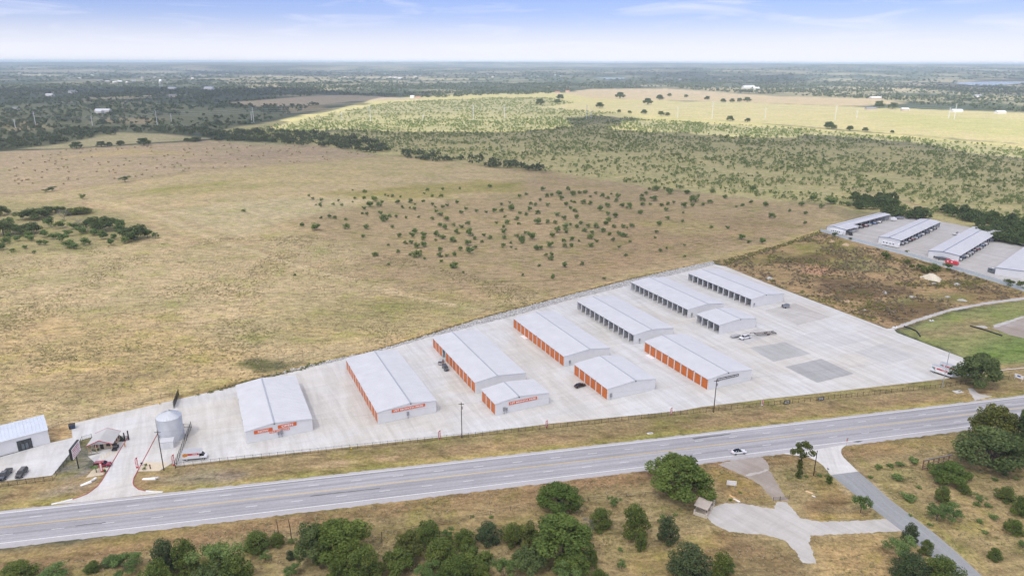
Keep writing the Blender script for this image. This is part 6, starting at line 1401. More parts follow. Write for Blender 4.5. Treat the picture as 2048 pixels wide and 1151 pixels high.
for k in range(16):
    a = k * 2.399; el = .2 + .5 * (k % 3) / 2; dx, dy = math.cos(a), math.sin(a); px_, py_ = -dy * .14, dx * .14
    p0 = (0.05, 0, 1.6); p1 = (dx * .7, dy * .7, 1.6 + .6 * el + .15); p2 = (dx * 1.35, dy * 1.35, 1.45 + .5 * el)
    b.add([p0, (p1[0] + px_, p1[1] + py_, p1[2]), p2, (p1[0] - px_, p1[1] - py_, p1[2])], [(0, 1, 2, 3)])
b.build('crown', mat('palm_green', (.12, .19, .05), .6), t)
t = empty('waste_bin', (*(-147.9,209.99), .05), R(30)); tag(t, 'dark blue waste container by the pasture fence', 'bin')
MB().hexa([(-.85, -.7, .1), (.85, -.7, .1), (.85, .7, .1), (-.85, .7, .1), (-.95, -.8, 1.3), (.95, -.8, 1.3), (.95, .8, 1.5), (-.95, .8, 1.5)]).build('bin_body', mat('bin_blue', (.03, .05, .10), .5), t)
MB().hexa([(-1, -.85, 1.31), (1, -.85, 1.31), (1, .85, 1.51), (-1, .85, 1.51), (-1, -.85, 1.36), (1, -.85, 1.36), (1, .85, 1.56), (-1, .85, 1.56)]).build('lid', sign_black, t)

# ------------------------------------------------------------------ south side things
t = empty('carport', (*(53.15,165.61), 0), R(58)); tag(t, 'small open carport with a tan roof and stone base, under the big oak', 'carport')
MB().box(3.6, 4.1, -1.9, -1.4, 0, 1.7).build('gate_pier', mat('cream_stone', (.60, .55, .46), .85, 0, .12, 2), t)
MB().box(-3.25, -3.0, -1.4, 1.4, 0, .9).build('low_wall', MATS['cream_stone'], t)
MB().box(-3.2, 4.2, -1.9, 1.9, 0, .12).build('slab', mat('tan_slab', (.55, .48, .38), .85), t)
for x_ in (-2.9, 1.1):
    for y_ in (-1.6, 1.6):
        MB().box(x_ - .3, x_ + .3, y_ - .2, y_ + .2, .12, 1.5).build('stone_pier', mat('cream_stone', (.60, .55, .46), .85, 0, .12, 2), t); MB().box(x_ - .08, x_ + .08, y_ - .08, y_ + .08, 1.5, 2.7).build('post', wood_pole, t)
MB().box(-2.55, .75, 1.75, 1.95, .12, 1.0).build('low_wall', MATS['cream_stone'], t)
MB().hexa([(-3.3, -1.9, 2.6), (1.4, -1.9, 2.6), (1.4, 1.9, 2.9), (-3.3, 1.9, 2.9), (-3.3, -1.9, 2.72), (1.4, -1.9, 2.72), (1.4, 1.9, 3.02), (-3.3, 1.9, 3.02)]).build('roof', mat('tan_roofing', (.42, .37, .32), .8, 0, .12, 1), t)
t = empty('notice_board', (*(63.81,175.93), 0), R(-12)); tag(t, 'white notice board with dark lines on two posts near the gravel track', 'sign')
for k in range(3): MB().box(-1.35, 1.35, -.05, .05, 1.3 + k * .5, 1.72 + k * .5).build('board', sign_white, t)
for x_ in (-1.1, 1.1): MB().box(x_ - .07, x_ + .07, .055, .17, 0, 2.85).build('post', grey_box, t)
t = empty('billboard_frame', (124.9, 186.0, 0), R(17.6)); tag(t, 'old brown billboard frame of upright boards seen from behind', 'billboard')
for k in range(6): MB().box(.1 + k * 2.0, .4 + k * 2.0, .08, .3, 0, 3.5).build('post', wood_brown, t)
for k in (0, 2, 4, 7): MB().box(0, 10.8, -.02, .03, .5 + k * .37, .78 + k * .37).build('board', mat('weathered_board', (.30, .22, .16), .9, 0, .25, 1.5), t)
MB().box(-.05, 10.85, -.1, .06, 3.48, 3.6).build('cap_rail', grey_box, t)
t = empty('stop_sign', (*(107.93,199.55), 0), R(25)); tag(t, 'red octagonal STOP sign at the mouth of the side road', 'sign')
MB().tube([(0, 0, 0), (0, 0, 2.2)], .04, 6).build('post', galv, t)
oc = [(.42 * math.cos(R(22.5 + 45 * k)), 2.5 + .42 * math.sin(R(22.5 + 45 * k))) for k in range(8)]
s_ = MB().prism(oc, -.07, -.05, 'y').build('sign_panel', sign_red, t); lettering('STOP', s_, .6, .24, sign_white, (0, -.08, 2.5), (R(90), 0, 0), .01)
MB().box(-.45, .45, -.06, -.04, 3.0, 3.18).build('street_name_plate', mat('street_green', (.03, .25, .12), .5), t)
t = empty('mailbox', (*(95.61,184.71), 0), R(30)); tag(t, 'dark mailbox on a thin post at the edge of the concrete apron', 'mailbox')
MB().tube([(0, 0, 0), (0, 0, 1.1)], .05, 6).build('post', wood_pole, t)
MB().prism([(-.16, 1.1), (.16, 1.1), (.16, 1.38), (.1, 1.5), (-.1, 1.5), (-.16, 1.38)], -.3, .3, 'y').build('box_body', grey_box, t)
t = fence('ranch_gate', 'low wire gate across the gravel track', [(73.97,170.13),(76.03,170.38),(78.86,171.11)], 1.3, 2.2, mat('rusty_wire', (.10, .085, .07), .8), .05, (.2, .5, .8), .3, .012)
for k, (p, rz, lb, c1) in enumerate((((62.93,171.99), R(-55), 'tan plank panel lying in the grass below the notice board', (.62, .40, .18)), ((63.7,170.31), R(-50), 'white pointed board lying beside the tan plank', (.72, .68, .60)), ((85.82,174.3), R(-40), 'tan torn panel lying in the grass triangle', (.66, .46, .26)), ((86.32,172.35), R(-40), 'small white scrap beside the tan torn panel', (.74, .72, .68)))):
    o = MB().prism([(-1.0, -.32), (.9, -.4), (1.25, .0), (.8, .38), (-.9, .3), (-1.1, 0)], .04, .16).build('board_scrap', mat('scrap_%d' % k, c1, .8, 0, .15, 2), None, (*p, 0), rz); o.scale = (1.0, 1.0, 1) if k != 3 else (.45, .6, 1); tag(o, lb, 'debris')
t = fence('wire_fence', 'old wire fence line on the south side of the highway', [(-68.15,155.92),(-49.7,153.35),(-33.75,154.24),(-16.46,159.75),(5.2,167.2),(38.22,172.59),(49.96,173.87)], 1.2, 6.0, mat('rusty_wire', (.1, .085, .07), .8), .05, (.5, .9), 0)
# ------------------------------------------------------------------ vacant lot piles, silt fences
def pile(name, label, p, w, h, m, seed, cat='pile'):
    r = np.random.default_rng(seed); n = 20; vs = []; rings = 6
    for k in range(rings + 1):
        f = k / rings
        for j in range(n):
            a = 2 * math.pi * j / n; rr = w / 2 * (1 - f) ** .75 * (1 + .15 * math.sin(3 * a + seed) + r.normal(0, .06)); vs.append((rr * math.cos(a), rr * .7 * math.sin(a), h * f * (1 + r.normal(0, .06)) - .05))
    fs = [(k * n + j, k * n + (j + 1) % n, (k + 1) * n + (j + 1) % n, (k + 1) * n + j) for k in range(rings) for j in range(n)] + [tuple(range(rings * n, rings * n + n))]
    return tag(MB().add(vs, fs, 0, True).build(name, m, None, (*p, 0), random.uniform(0, 3)), label, cat)
cal = mat('caliche', (.62, .56, .44), .95, 0, .12, 1.5); rub = mat('white_rubble', (.42, .41, .39), .9, 0, .3, 3)
pile('caliche_pile', 'large pale caliche pile in the vacant lot', (240.9,384.26), 12, 3.4, cal, 1)
for k, (p, w, h, lb) in enumerate((((236.58,374.71), 5, 1.2, 'grey rubble heap at the foot of the large caliche pile'), ((248.99,373.9), 6, 1.6, 'white rubble heap right of the large caliche pile'), ((201.24,359.14), 4.5, 1.2, 'white rubble heap in the brown weeds of the vacant lot'), ((235.34,346.95), 6, 1.0, 'flat rubble heap near the dirt path'), ((174.1,343.97), 4, 1.3, 'tan soil heap in the lower vacant lot'), ((171.07,344.74), 2.5, .9, 'small tan soil heap left of its bigger neighbour'), ((176.68,330.9), 1.8, .9, 'small white block near the yard edge of the vacant lot'), ((147.41,384.27), 6, 1.7, 'grey gravel heap at the upper corner of the concrete yard'), ((221.71,472.23), 5, 1.4, 'tan soil heap near the panel fence corner'), ((227.02,462.54), 7, 2.0, 'pinkish soil heap below the panel fence'), ((221.37,308.27), 6, .8, 'white rubble heap beside the black silt fence'), ((231.12,352.66), 4, .7, 'pale heap in the green weeds of the vacant lot'), ((212.72,352.48), 6, .6, 'flat pale heap in the middle of the vacant lot'))):
    pile('rubble_heap', lb, p, w * .8, h * .8, (rub if ('white' in lb or 'grey' in lb or 'rubble' in lb or 'pale' in lb) else mat('tan_soil', (.48, .34, .23), .95, 0, .15, 2)), 10 + k)
def silt(label, pts):
    b = MB()
    for a, c_ in zip(pts, pts[1:]):
        b.tube([(a[0], a[1], .28), (c_[0], c_[1], .28)], .33, 6)
    return tag(b.build('silt_sock', black_iron), label, 'silt fence')
silt('short curved black silt sock at the yard corner', [(184.27,307.95),(185.7,305.37),(186.75,302.19),(185.72,297.81),(184.82,295.35)])
silt('long black silt sock beside the gravel lot', [(215.86,308.88),(218.87,304.36),(221.4,299.34),(222.56,296.27)])
for p, lb in (((201.85,316.13), 'white pipe cap at the bend of the dirt path'), ((179.68,307.26), 'white pipe cap at the corner of the concrete yard')):
    t = empty('pipe_cap', (*p, 0)); tag(t, lb, 'pipe'); MB().box(-1.0, 1.0, -.5, .5, 0, .25).build('slab', sign_white, t); MB().tube([(0, 0, .25), (0, 0, .7)], .2, 8).build('riser', sign_black, t)
# ------------------------------------------------------------------ boat storage sheds
def boat_shed(label, x, y, L, W, rz, fr=.45, n=12, short=None):
    t = empty('boat_shed', (x, y, 0), rz); tag(t, label, 'building', 'boat storage sheds')
    E, Rr = 4.2, 5.1; xr = W * fr
    gb = [(.1, 0), (W - .1, 0), (W - .1, E - .1), (xr, Rr - .1), (.1, E - .1)]
    MB().prism(gb, 0, .15, 'y').build('end_wall', white_metal, t)
    gb2 = gb if not short else [(.1, 0), (short - .1, 0), (short - .1, E + .2), (xr, Rr - .1), (.1, E - .1)]
    MB().prism(gb2, L - .15, L, 'y').build('end_wall', white_metal, t)
    MB().box(0, .1, 0, L, 0, E - .1).build('side_wall', white_metal, t)
    k = 4
    for i in range(k):
        y0, y1 = -.2 + (L + .4) * i / k, -.2 + (L + .4) * (i + 1) / k
        b = MB(); roof_panel(b, -.2, E, xr - .02, Rr, y0 + .01, y1 - .01, .1, 1.5); b.build('roof_panel', roof_white, t)
        Wx = W if not (short and i > 0) else short
        zx = E if not (short and i > 0) else Rr - (Rr - E) * (short - xr) / (W - xr)
        b = MB(); roof_panel(b, Wx + .2, zx, xr + .02, Rr, y0 + .01, y1 - .01, .1, 1.5); b.build('roof_panel', roof_white, t)
    MB().box(xr - .22, xr + .22, -.25, L + .25, Rr - .02, Rr + .07).build('ridge_cap', blue_trim, t)
    b = MB()
    for x0, z0, x1, z1 in ((-.2, E, xr, Rr), (xr, Rr, W + .2, E)): b.hexa([(x0, -.28, z0 - .2), (x1, -.28, z1 - .2), (x1, -.22, z1 - .2), (x0, -.22, z0 - .2), (x0, -.28, z0 + .08), (x1, -.28, z1 + .08), (x1, -.22, z1 + .08), (x0, -.22, z0 + .08)])
    b.build('rake_trim', blue_trim, t)
    for x_ in (.0, W - .12): MB().box(x_, x_ + .12, -.06, .0, 0, E - .1).build('corner_trim', blue_trim, t)
    for i in range(n + 1):
        yy = .3 + (L - .6) * i / n; xx = (short if short and yy > L / k else W) - .2
        MB().box(xx - .1, xx + .1, yy - .1, yy + .1, 0, E - .15).build('post', trim_metal, t)
    return t
S2 = R(44 - 90)
shedA = boat_shed('boat shed at the back with a stepped open front', 230.4, 502.1, 78, 14.5, R(38 - 90), .3, 12, 9.5)
shedB = boat_shed('boat shed with the white motorhome at its gable', 251.9, 469.2, 85.5, 14.2, S2, .46, 14)
shedC = boat_shed('boat shed with the red trailer at its gable', 265.8, 433.0, 99.5, 17.6, S2, .46, 16)
shedD = boat_shed('white boat shed cut by the right edge', 283.2, 394.3, 90, 30, S2, .5, 14)
hull_cols = [paint('white', (.72, .73, .74)), paint('navy', (.02, .035, .10)), paint('grey', (.25, .26, .28)), paint('black', (.015, .015, .017)), paint('maroon', (.20, .02, .03)), paint('blue', (.05, .12, .30))]
cover = mat('boat_cover_blue_grey', (.16, .18, .22), .8, 0, .1, 2)
def boat(label, x, y, rz, L=6.8, col=0, cov=False, group='boats stored in the sheds', z=0.0):
    t = empty('boat', (x, y, z), rz); tag(t, label, 'boat', group)
    rings = []
    for f, hw, zb in ((-.5, .85, .75), (-.2, 1.15, .62), (.15, 1.1, .62), (.38, .7, .8), (.5, .06, 1.25)):
        X = f * L; zt = 1.55 + .18 * max(0, f) * 2
        rings.append([(X, -hw, zt), (X, -hw * .85, zb + .25), (X, 0, zb), (X, hw * .85, zb + .25), (X, hw, zt)])
    MB().loft(rings, 0, True).build('hull', hull_cols[col], t)
    if cov:
        rr = [[(X * L, -hw, 1.56), (X * L, 0, zt), (X * L, hw, 1.56)] for X, hw, zt in ((-.48, .8, 1.9), (-.05, 1.05, 2.4), (.2, .95, 2.2), (.46, .2, 1.75))]
        MB().loft(rr, 0, True).build('cover', cover, t)
    else:
        MB().hexa([(-.05 * L, -.85, 1.55), (.12 * L, -.6, 1.55), (.12 * L, .6, 1.55), (-.05 * L, .85, 1.55), (-.12 * L, -.75, 2.15), (-.02 * L, -.5, 2.05), (-.02 * L, .5, 2.05), (-.12 * L, .75, 2.15)]).build('windscreen', car_glass, t)
        MB().box(-.4 * L, -.15 * L, -.7, .7, 1.5, 1.75).build('seat', sign_white, t)
        b = MB()
        for yy in (-.8, .8): b.tube([(-.2 * L, yy, 1.55), (-.15 * L, yy, 2.6), (-.02 * L, yy, 2.6)], .04, 5)
        b.box(-.2 * L, .02 * L, -.85, .85, 2.6, 2.66); b.build('tower', sign_black, t)
    MB().box(-.58 * L, -.5 * L, -.22, .22, .7, 1.9).build('outboard_motor', sign_black, t)
    tr_ = MB()
    for yy in (-.5, .5): tr_.box(-.45 * L, .35 * L, yy - .05, yy + .05, .45, .58)
    tr_.tube([(.3 * L, -.5, .5), (.62 * L, 0, .5)], .05, 5); tr_.tube([(.3 * L, .5, .5), (.62 * L, 0, .5)], .05, 5); tt = tr_.build('trailer', galv, t)
    for yy in (-1.0, 1.0): MB().tube([(-.2 * L, yy - .1, .33), (-.2 * L, yy + .1, .33)], .33, 12).build('wheel', dark_rubber, tt)
    return t
def in_shed(sh, lx, ly):
    p = Matrix.Rotation(sh.rotation_euler.z, 4, 'Z') @ Vector((lx, ly, 0)); return (sh.location.x + p.x, sh.location.y + p.y)
k = 0
for sh, lx, rows, nm in ((shedC, 15.4, [4, 10, 16.5, 23, 29, 35, 41, 48, 55, 62, 76, 84], 'boat under the roof edge of the shed with the red trailer'), (shedB, 12.3, [5, 12, 18, 24, 31, 38, 46, 54, 64, 72], 'boat under the roof edge of the motorhome shed'), (shedA, 8.2, [25, 31, 38, 45, 52, 60], 'boat under the stepped roof of the back shed')):
    for ly in rows:
        p = in_shed(sh, lx, ly); boat(nm, *p, sh.rotation_euler.z + math.pi + random.uniform(-.08, .08), random.uniform(6, 7.4), [0, 1, 0, 2, 0, 3, 4, 0, 5][k % 9], k % 3 == 1, nm); k += 1
boat('small boat outside at the far end of the red trailer shed', *(319.04,491.14), R(160), 5.5, 0, False, None)
boat('covered boat outside beyond the back shed', *(307.57,546.58), R(-15), 7, 2, True, None)
boat('dark pontoon boat parked along the gable of the red trailer shed', *(270.47,425.11), R(-42), 8.5, 3, True, None)
boat('boat under the front bay of the back shed', *in_shed(shedA, 11, 12), R(-50), 7, 0, True, None)
boat('boat parked on the concrete in front of the farthest building', *(138.61,334.31), R(10), 4.2, 2, True, None)
# ------------------------------------------------------------------ far country: pylons, tower, houses, bales
def steel_pole(p, h, label):
    t = empty('transmission_pole', (*p, 0)); tag(t, label, 'pylon', 'transmission poles')
    MB().tube([(0, 0, 0), (0, 0, h)], [.75, .38], 8).build('mast', pole_mat, t)
    for k in range(3):
        z = h * (.97 - .12 * k); MB().tube([(-2.6, 0, z), (2.6, 0, z + .05)], .16, 5).build('cross_arm', pole_mat, t)
pole_mat = mat('pale_steel_pole', (.62, .64, .66), .5, .1, .05, 1)
MAINL = [(-894.17,1343.28),(-802.41,1368.29),(-672.49,1356.4),(-517.8,1436.4),(-294.49,1488.42),(-83.8,1543.11),(158.5,1538.85),(441.75,1591.98),(700.04,1559.81),(973.08,1584.36)]
for q, hh, px_ in zip(MAINL, (27, 18, 29, 30, 31, 31, 31, 37, 31, 34), ('leftmost', 'second', 'third', 'fourth', 'fifth', 'sixth', 'seventh', 'eighth', 'ninth', 'last')):
    steel_pole(q, hh, px_ + ' tall pole from the left in the front power line')
BACKL = [(-914.43,1316.33),(-658.07,1384.59),(-521.75,1436.26),(-360.63,1518.77),(-190.7,1538.94),(-17.55,1573.74),(171.9,1574.13),(364.66,1588.92),(560.73,1596.71),(767.78,1604.93),(978.08,1613.28)]
for q, hh, px_ in zip(BACKL, (15, 22, 22, 16, 12, 28, 16, 24, 24, 18, 24), ('leftmost', 'second', 'third', 'fourth', 'fifth', 'sixth', 'seventh', 'eighth', 'ninth', 'tenth', 'last')):
    steel_pole(q, hh, px_ + ' pole from the left in the rear power line')
pale_wire = mat('aluminium_wire', (.6, .62, .64), .4, .3)
for i in range(9):
    a, b_ = MAINL[i], MAINL[i + 1]
    for k, z in enumerate((.95, .83, .71)):
        cable('%s conductor of power line span %s of nine, counted from the left' % (('top', 'middle', 'bottom')[k], ('one', 'two', 'three', 'four', 'five', 'six', 'seven', 'eight', 'nine')[i]), (*a, (27, 18, 29, 30, 31, 31, 31, 37, 31, 34)[i] * z), (*b_, (27, 18, 29, 30, 31, 31, 31, 37, 31, 34)[i + 1] * z), 3.0, pale_wire, .09, 10)
q = (-1605.88,3328.53); t = empty('water_tower', (*q, 0)); tag(t, 'pale water tower on legs far off to the left', 'water tower')
for k in range(6):
    a = k * math.pi / 3; MB().tube([(7 * math.cos(a), 7 * math.sin(a), 0), (4.5 * math.cos(a), 4.5 * math.sin(a), 26)], .5, 6).build('leg', pole_mat, t)
MB().lathe([(0, 24), (4, 25), (6.5, 28), (6.5, 33), (4, 36.5), (0, 37.5)], 20).build('tank', sign_white, t)
MB().tube([(0, 0, 0), (0, 0, 25)], .9, 8).build('riser', pole_mat, t)
def house(label, p, w, d, h, rz, wm, rm, group=None):
    t = empty('house', (*p, 0), rz); tag(t, label, 'house', group)
    MB().box(-w / 2, w / 2, -d / 2, d / 2, 0, h).build('wall', wm, t)
    MB().prism([(-d / 2 - .5, h), (d / 2 + .5, h), (0, h + d * .28)], -w / 2 - .5, w / 2 + .5, 'x').build('roof', rm, t)
    return t
hw_ = mat('house_white', (.70, .68, .64), .8); ht = mat('house_tan', (.52, .44, .34), .8); rg = mat('roof_grey', (.22, .23, .25), .7); rw = mat('roof_pale', (.62, .63, .64), .5); rd = mat('roof_red', (.40, .16, .10), .7)
for p, w, d, h, wm, rm, lb in (((-978.37,1722.59), 34, 14, 5, hw_, rw, 'white ranch house among trees left of centre'), ((-977.09,1705.38), 14, 10, 4, hw_, rw, 'white annex left of the ranch house'), ((944.53,1904.23), 28, 12, 4, ht, rg, 'long grey-roofed house on the sunlit field'), ((1014.86,1867.8), 18, 12, 5, ht, rw, 'pale-roofed barn right of the grey-roofed house'), ((1232.71,2465.54), 40, 14, 6, ht, rw, 'large pale building behind the tan field'), ((-341.24,2471.78), 14, 9, 6, hw_, rw, 'white house at the end of the tan field'), ((-320.43,2455.75), 16, 9, 4, ht, rd, 'red-roofed barn beside the white house'), ((174.49,2821.84), 20, 12, 6, ht, rd, 'red-roofed farmhouse left of the far tan field'), ((224.09,2966.22), 16, 12, 6, ht, rd, 'tan farm building right of the red-roofed farmhouse'), ((1132.9,3496.97), 60, 20, 8, hw_, rw, 'long white building in the far woods'), ((1105.55,3305.29), 26, 18, 8, hw_, rw, 'white block beside the long far building'), ((-1297.41,3112.64), 40, 20, 8, hw_, rw, 'white building in the woods right of the water tower'), ((-1475.56,3155.42), 36, 14, 6, hw_, rw, 'white sheds right of the water tower base'), ((-1166.57,2490.59), 24, 14, 6, ht, rg, 'house in the clearing below the water tower'), ((-1594.65,2499.41), 24, 14, 6, hw_, rw, 'pale house in the left woods'), ((-1657.14,2736.74), 26, 16, 8, hw_, rg, 'grey-roofed house in the left woods'), ((-1231.25,1783.52), 18, 12, 5, hw_, rg, 'small pale house at the far left'), ((1129.61,1834.82), 26, 12, 4, hw_, rw, 'pale house right of the sunlit field'), ((1206.38,1783.6), 24, 12, 4, hw_, rw, 'white roof among trees at the right edge'), ((1713.81,2675.31), 24, 14, 5, hw_, rg, 'dark-roofed house on the far right')):
    house(lb, p, w, d, h, random.uniform(-.3, .3), wm, rm)
r_ = random.Random(3); FARP = [(-4208.56,6249.88),(-3864.43,5855.39),(-4054.77,6276.45),(-3388.7,5353.34),(-3627.46,5893.41),(-3071.44,5069.42),(-2925.02,4938.39),(-3405.99,5928.94),(-2461.67,4353.17),(-2308.17,4155.59),(-2216.72,4065.44),(-2293.79,4262.14),(-2103.26,3981.78),(-2270.18,4375.22),(-2600.59,5133.51),(-2670.19,5457.45),(-2878.77,6013.53),(-2495.01,5482.84),(-2205.74,5033.41),(-2679.86,6271.06),(-2693.12,6511.75),(-2434.37,6084.84),(-2642.57,6783.2),(-2700.47,7057),(-2504.07,7404.33),(-2039.34,6148.22),(-2447.86,8535.3),(-1595.25,6219.47),(-1257.62,5483.81),(-1181.19,6773.02),(-957.01,5705.69),(-864.3,5369.84),(-804.39,5218.53),(-850.14,5913.38),(-765.61,5733.43),(-776.38,6130.28),(-589.91,6380.77),(-229.48,6678.79),(-155.32,5638.54),(164.66,6065.33),(199.65,5873.3),(365.13,6307.11),(394.91,6099.81),(1547.92,8570.89),(1046.33,5016.56),(1130.64,5167.62),(1185.23,5174.43),(1478.81,5211.06),(10083.9,32612.5),(9010.76,27908.3),(11071.9,33249),(5072.59,11368.1),(4623.08,10124.4),(6310.52,13145),(9346.92,18691.1),(8005.32,15577.6),(14249.9,22405.7),(11589.8,18022.6),(16620.1,25725.3),(5677.42,8625.57),(6103.1,9086),(5675.8,8278.24),(5047.94,7285.34)]
for p in FARP:
    z = float(terrain(np.array([p[0]]), np.array([p[1]]))[0]); o = house('pale house, one of many specks on the far wooded slopes', p, r_.uniform(11, 26), r_.uniform(9, 14), r_.uniform(5, 8), r_.uniform(-.6, .6), hw_ if r_.random() < .6 else ht, rw if r_.random() < .6 else rg, 'far houses on the wooded slopes'); o.location.z = z
straw = mat('hay', (.36, .28, .16), .95, 0, .2, 2)
bale = MB(); bale.tube([(-.75, 0, .8), (.75, 0, .8)], .85, 14); bale = bale.mesh('hay_bale', straw)
HAYP = [(-474.64,644.01),(-432.61,666.06),(-351.55,790.46),(-173.56,926.93),(-279.88,1032.61),(-457.81,1094.93),(-619.61,981.36),(-688.81,951.48)]
q, s, r = scatter(150, [HAYP], [], 1, 1, 95, lambda x, y: np.clip((vnoise(x, y, 1 / 60, 96, 2) - .25) * 2, .1, 1))
for x, y in q:
    o = mesh_obj('hay_bale', bale, None, (x, y, 0), r.uniform(0, 3.1)); o.scale = (1.15, 1.15, 1.1); tag(o, 'round straw bale lying on the mown hay field', 'hay bale', 'bales on the hay field')
# ------------------------------------------------------------------ vehicles
def heading(a, b): return math.atan2(b[1] - a[1], b[0] - a[0])
def ring(x, hw, z0, z1, tuck=.86, top=.9):
    zm = z0 + (z1 - z0) * .45
    return [(x, -hw * tuck, z0), (x, -hw, zm - .05), (x, -hw, zm + .12), (x, -hw * top, z1), (x, hw * top, z1), (x, hw, zm + .12), (x, hw, zm - .05), (x, hw * tuck, z0)]
def wheels(t, xs, hw, r=.34, w=.24):
    for x in xs:
        for s in (-1, 1):
            wh = MB().tube([(x, s * (hw - w + .03), r), (x, s * (hw + .03), r)], r, 16).build('wheel', dark_rubber, t)
            MB().tube([(x, s * (hw + .02), r), (x, s * (hw + .045), r)], r * .6, 10).build('rim', wheel_metal, wh)
def car(label, pos, rz, kind, pm, cat='car', name=None, roofm=None, z=.05, scale=1.0):
    t = empty(name or {'sedan': 'sedan_car', 'suv': 'suv_car', 'pickup': 'pickup_truck'}[kind], (*pos, z), rz); tag(t, label, cat); t.scale = (scale,) * 3
    if kind == 'sedan': L, hw, belt, top, st = 4.75, .92, .92, 1.44, [(-.5, .80, .78), (-.47, .86, .95), (-.30, .92, .99), (0, .92, .94), (.22, .92, .93), (.40, .88, .82), (.48, .80, .70), (.5, .72, .60)]
    elif kind == 'suv': L, hw, belt, top, st = 4.75, .95, 1.05, 1.74, [(-.5, .84, .95), (-.48, .92, 1.08), (-.2, .95, 1.08), (.1, .95, 1.05), (.24, .95, 1.04), (.42, .90, .98), (.49, .84, .85), (.5, .78, .70)]
    else: L, hw, belt, top, st = 5.9, 1.0, 1.15, 1.86, [(-.5, .94, 1.12), (-.48, .98, 1.14), (-.15, 1.0, 1.14), (.1, 1.0, 1.13), (.28, 1.0, 1.12), (.44, .95, 1.06), (.49, .92, .95), (.5, .86, .7)]
    MB().loft([ring(f * L, w, .28 if abs(f) < .46 else .38, z1) for f, w, z1 in st], 0, False).build('body', pm, t)
    xa, xb, xc, xd = {'sedan': (-.40, .24, -.24, .08), 'suv': (-.49, .26, -.43, .12), 'pickup': (-.10, .28, -.06, .17)}[kind]
    xa, xb, xc, xd = xa * L, xb * L, xc * L, xd * L; b0, b1 = hw * .88, hw * .70
    zb = belt - .04; zt = top - .05
    MB().hexa([(xa, -b0, zb), (xb, -b0, zb), (xb, b0, zb), (xa, b0, zb), (xc, -b1, zt), (xd, -b1, zt), (xd, b1, zt), (xc, b1, zt)]).build('window', car_glass, t)
    b = MB(); b.hexa([(xc - .03, -b1 - .03, zt), (xd + .03, -b1 - .03, zt), (xd + .03, b1 + .03, zt), (xc - .03, b1 + .03, zt), (xc + .1, -b1 + .06, zt + .06), (xd - .1, -b1 + .06, zt + .06), (xd - .1, b1 - .06, zt + .06), (xc + .1, b1 - .06, zt + .06)])
    b.build('roof', roofm or pm, t)
    b = MB()
    for s in (-1, 1):
        for (x0, x1) in ((xa, xc), (xb, xd), ((xa + xb) / 2 - .1, (xc + xd) / 2 - .1)):
            b.tube([(x0, s * (b0 + .01), zb), (x1, s * (b1 + .01), zt)], .05, 5)
    b.build('pillars', pm, t)
    wheels(t, (-.30 * L, .31 * L), hw, .35 if kind != 'pickup' else .41)
    for s in (-1, 1):
        MB().box(.475 * L, .497 * L, s * hw * .62 - .18, s * hw * .62 + .18, .66, .82).build('headlight', lens_white, t)
        MB().box(-.502 * L, -.485 * L, s * hw * .66 - .16, s * hw * .66 + .16, .72, .92).build('taillight', lens_red, t)
        MB().box(xb - .45, xb - .22, s * (hw + .10) - .1, s * (hw + .10) + .1, belt - .02, belt + .14).build('mirror', pm, t)
    MB().box(.488 * L, .508 * L, -hw * .7, hw * .7, .38, .60).build('bumper', sign_black, t)
    if kind == 'pickup': MB().box(-.47 * L, -.12 * L, -hw * .8, hw * .8, 1.12, 1.147).build('truck_bed', sign_black, t)
    return t
car('white sedan driving on the highway', (71.96,195.39), R(12.6), 'sedan', paint('white', (.72, .73, .74)), z=.02, roofm=car_glass)
p0, p1 = (-151.21,184.44), (-150.03,178.61); car('dark blue pickup parked at the left edge of the corner lot', (-150.65,181.22), heading(p0, p1), 'pickup', paint('dark_blue', (.018, .028, .045)))
p0, p1 = (-146.36,184.2), (-145.54,179.15); car('black SUV parked right of the dark blue pickup', (-146.28,182.04), heading(p0, p1), 'suv', paint('near_black', (.014, .016, .02)))
car('maroon SUV parked in front of the office', (-124.72,186.79), heading((-126.84,186.23), (-122.43,187.08)), 'suv', paint('deep_maroon', (.24, .012, .035)))
car('dark grey SUV beside the open bay of the long building', (-26.69,258.52), heading((-28.02,261.93), (-25.1,254.25)), 'suv', paint('dark_grey', (.06, .065, .07)))
car('silver car behind the dark grey SUV', (-29.07,264.42), heading((-29.29,262.42), (-28.84,268.49)), 'suv', paint('silver', (.45, .46, .47)))
car('small black car outside the six-door building', (26.06,242.9), heading((23.85,241.59), (28.29,244.22)), 'sedan', paint('black', (.015, .015, .017)))
car('white pickup hitched to the long car trailer', (104.61,292.29), heading((108.12,294.12), (101.14,290.48)), 'pickup', paint('white', (.72, .73, .74)))
car('black SUV under the gable of the back boat shed', (243.46,491.69), heading((244.49,497.89), (243.15,487.13)), 'suv', paint('near_black', (.014, .016, .02)), z=.01)
# open utility vehicle by the office
t = empty('utility_cart', (*(-126.22,196.66), .05), heading((-127.07,199.72), (-126.21,195.45))); tag(t, 'black open utility cart parked beside the office', 'cart')
MB().hexa([(-1.4, -.7, .4), (1.4, -.65, .4), (1.4, .65, .4), (-1.4, .7, .4), (-1.4, -.7, .95), (1.2, -.6, .85), (1.2, .6, .85), (-1.4, .7, .95)]).build('body', sign_black, t)
b = MB()
for x in (-.5, .75):
    for y in (-.62, .62): b.tube([(x, y, .9), (x * .8, y * .9, 1.85)], .04, 5)
b.build('roll_cage', black_iron, t); MB().box(-.7, .8, -.65, .65, 1.85, 1.93).build('roof', sign_black, t)
MB().box(-.3, .2, -.55, .55, .9, 1.25).build('seat', grey_box, t); wheels(t, (-.95, .95), .68, .33)
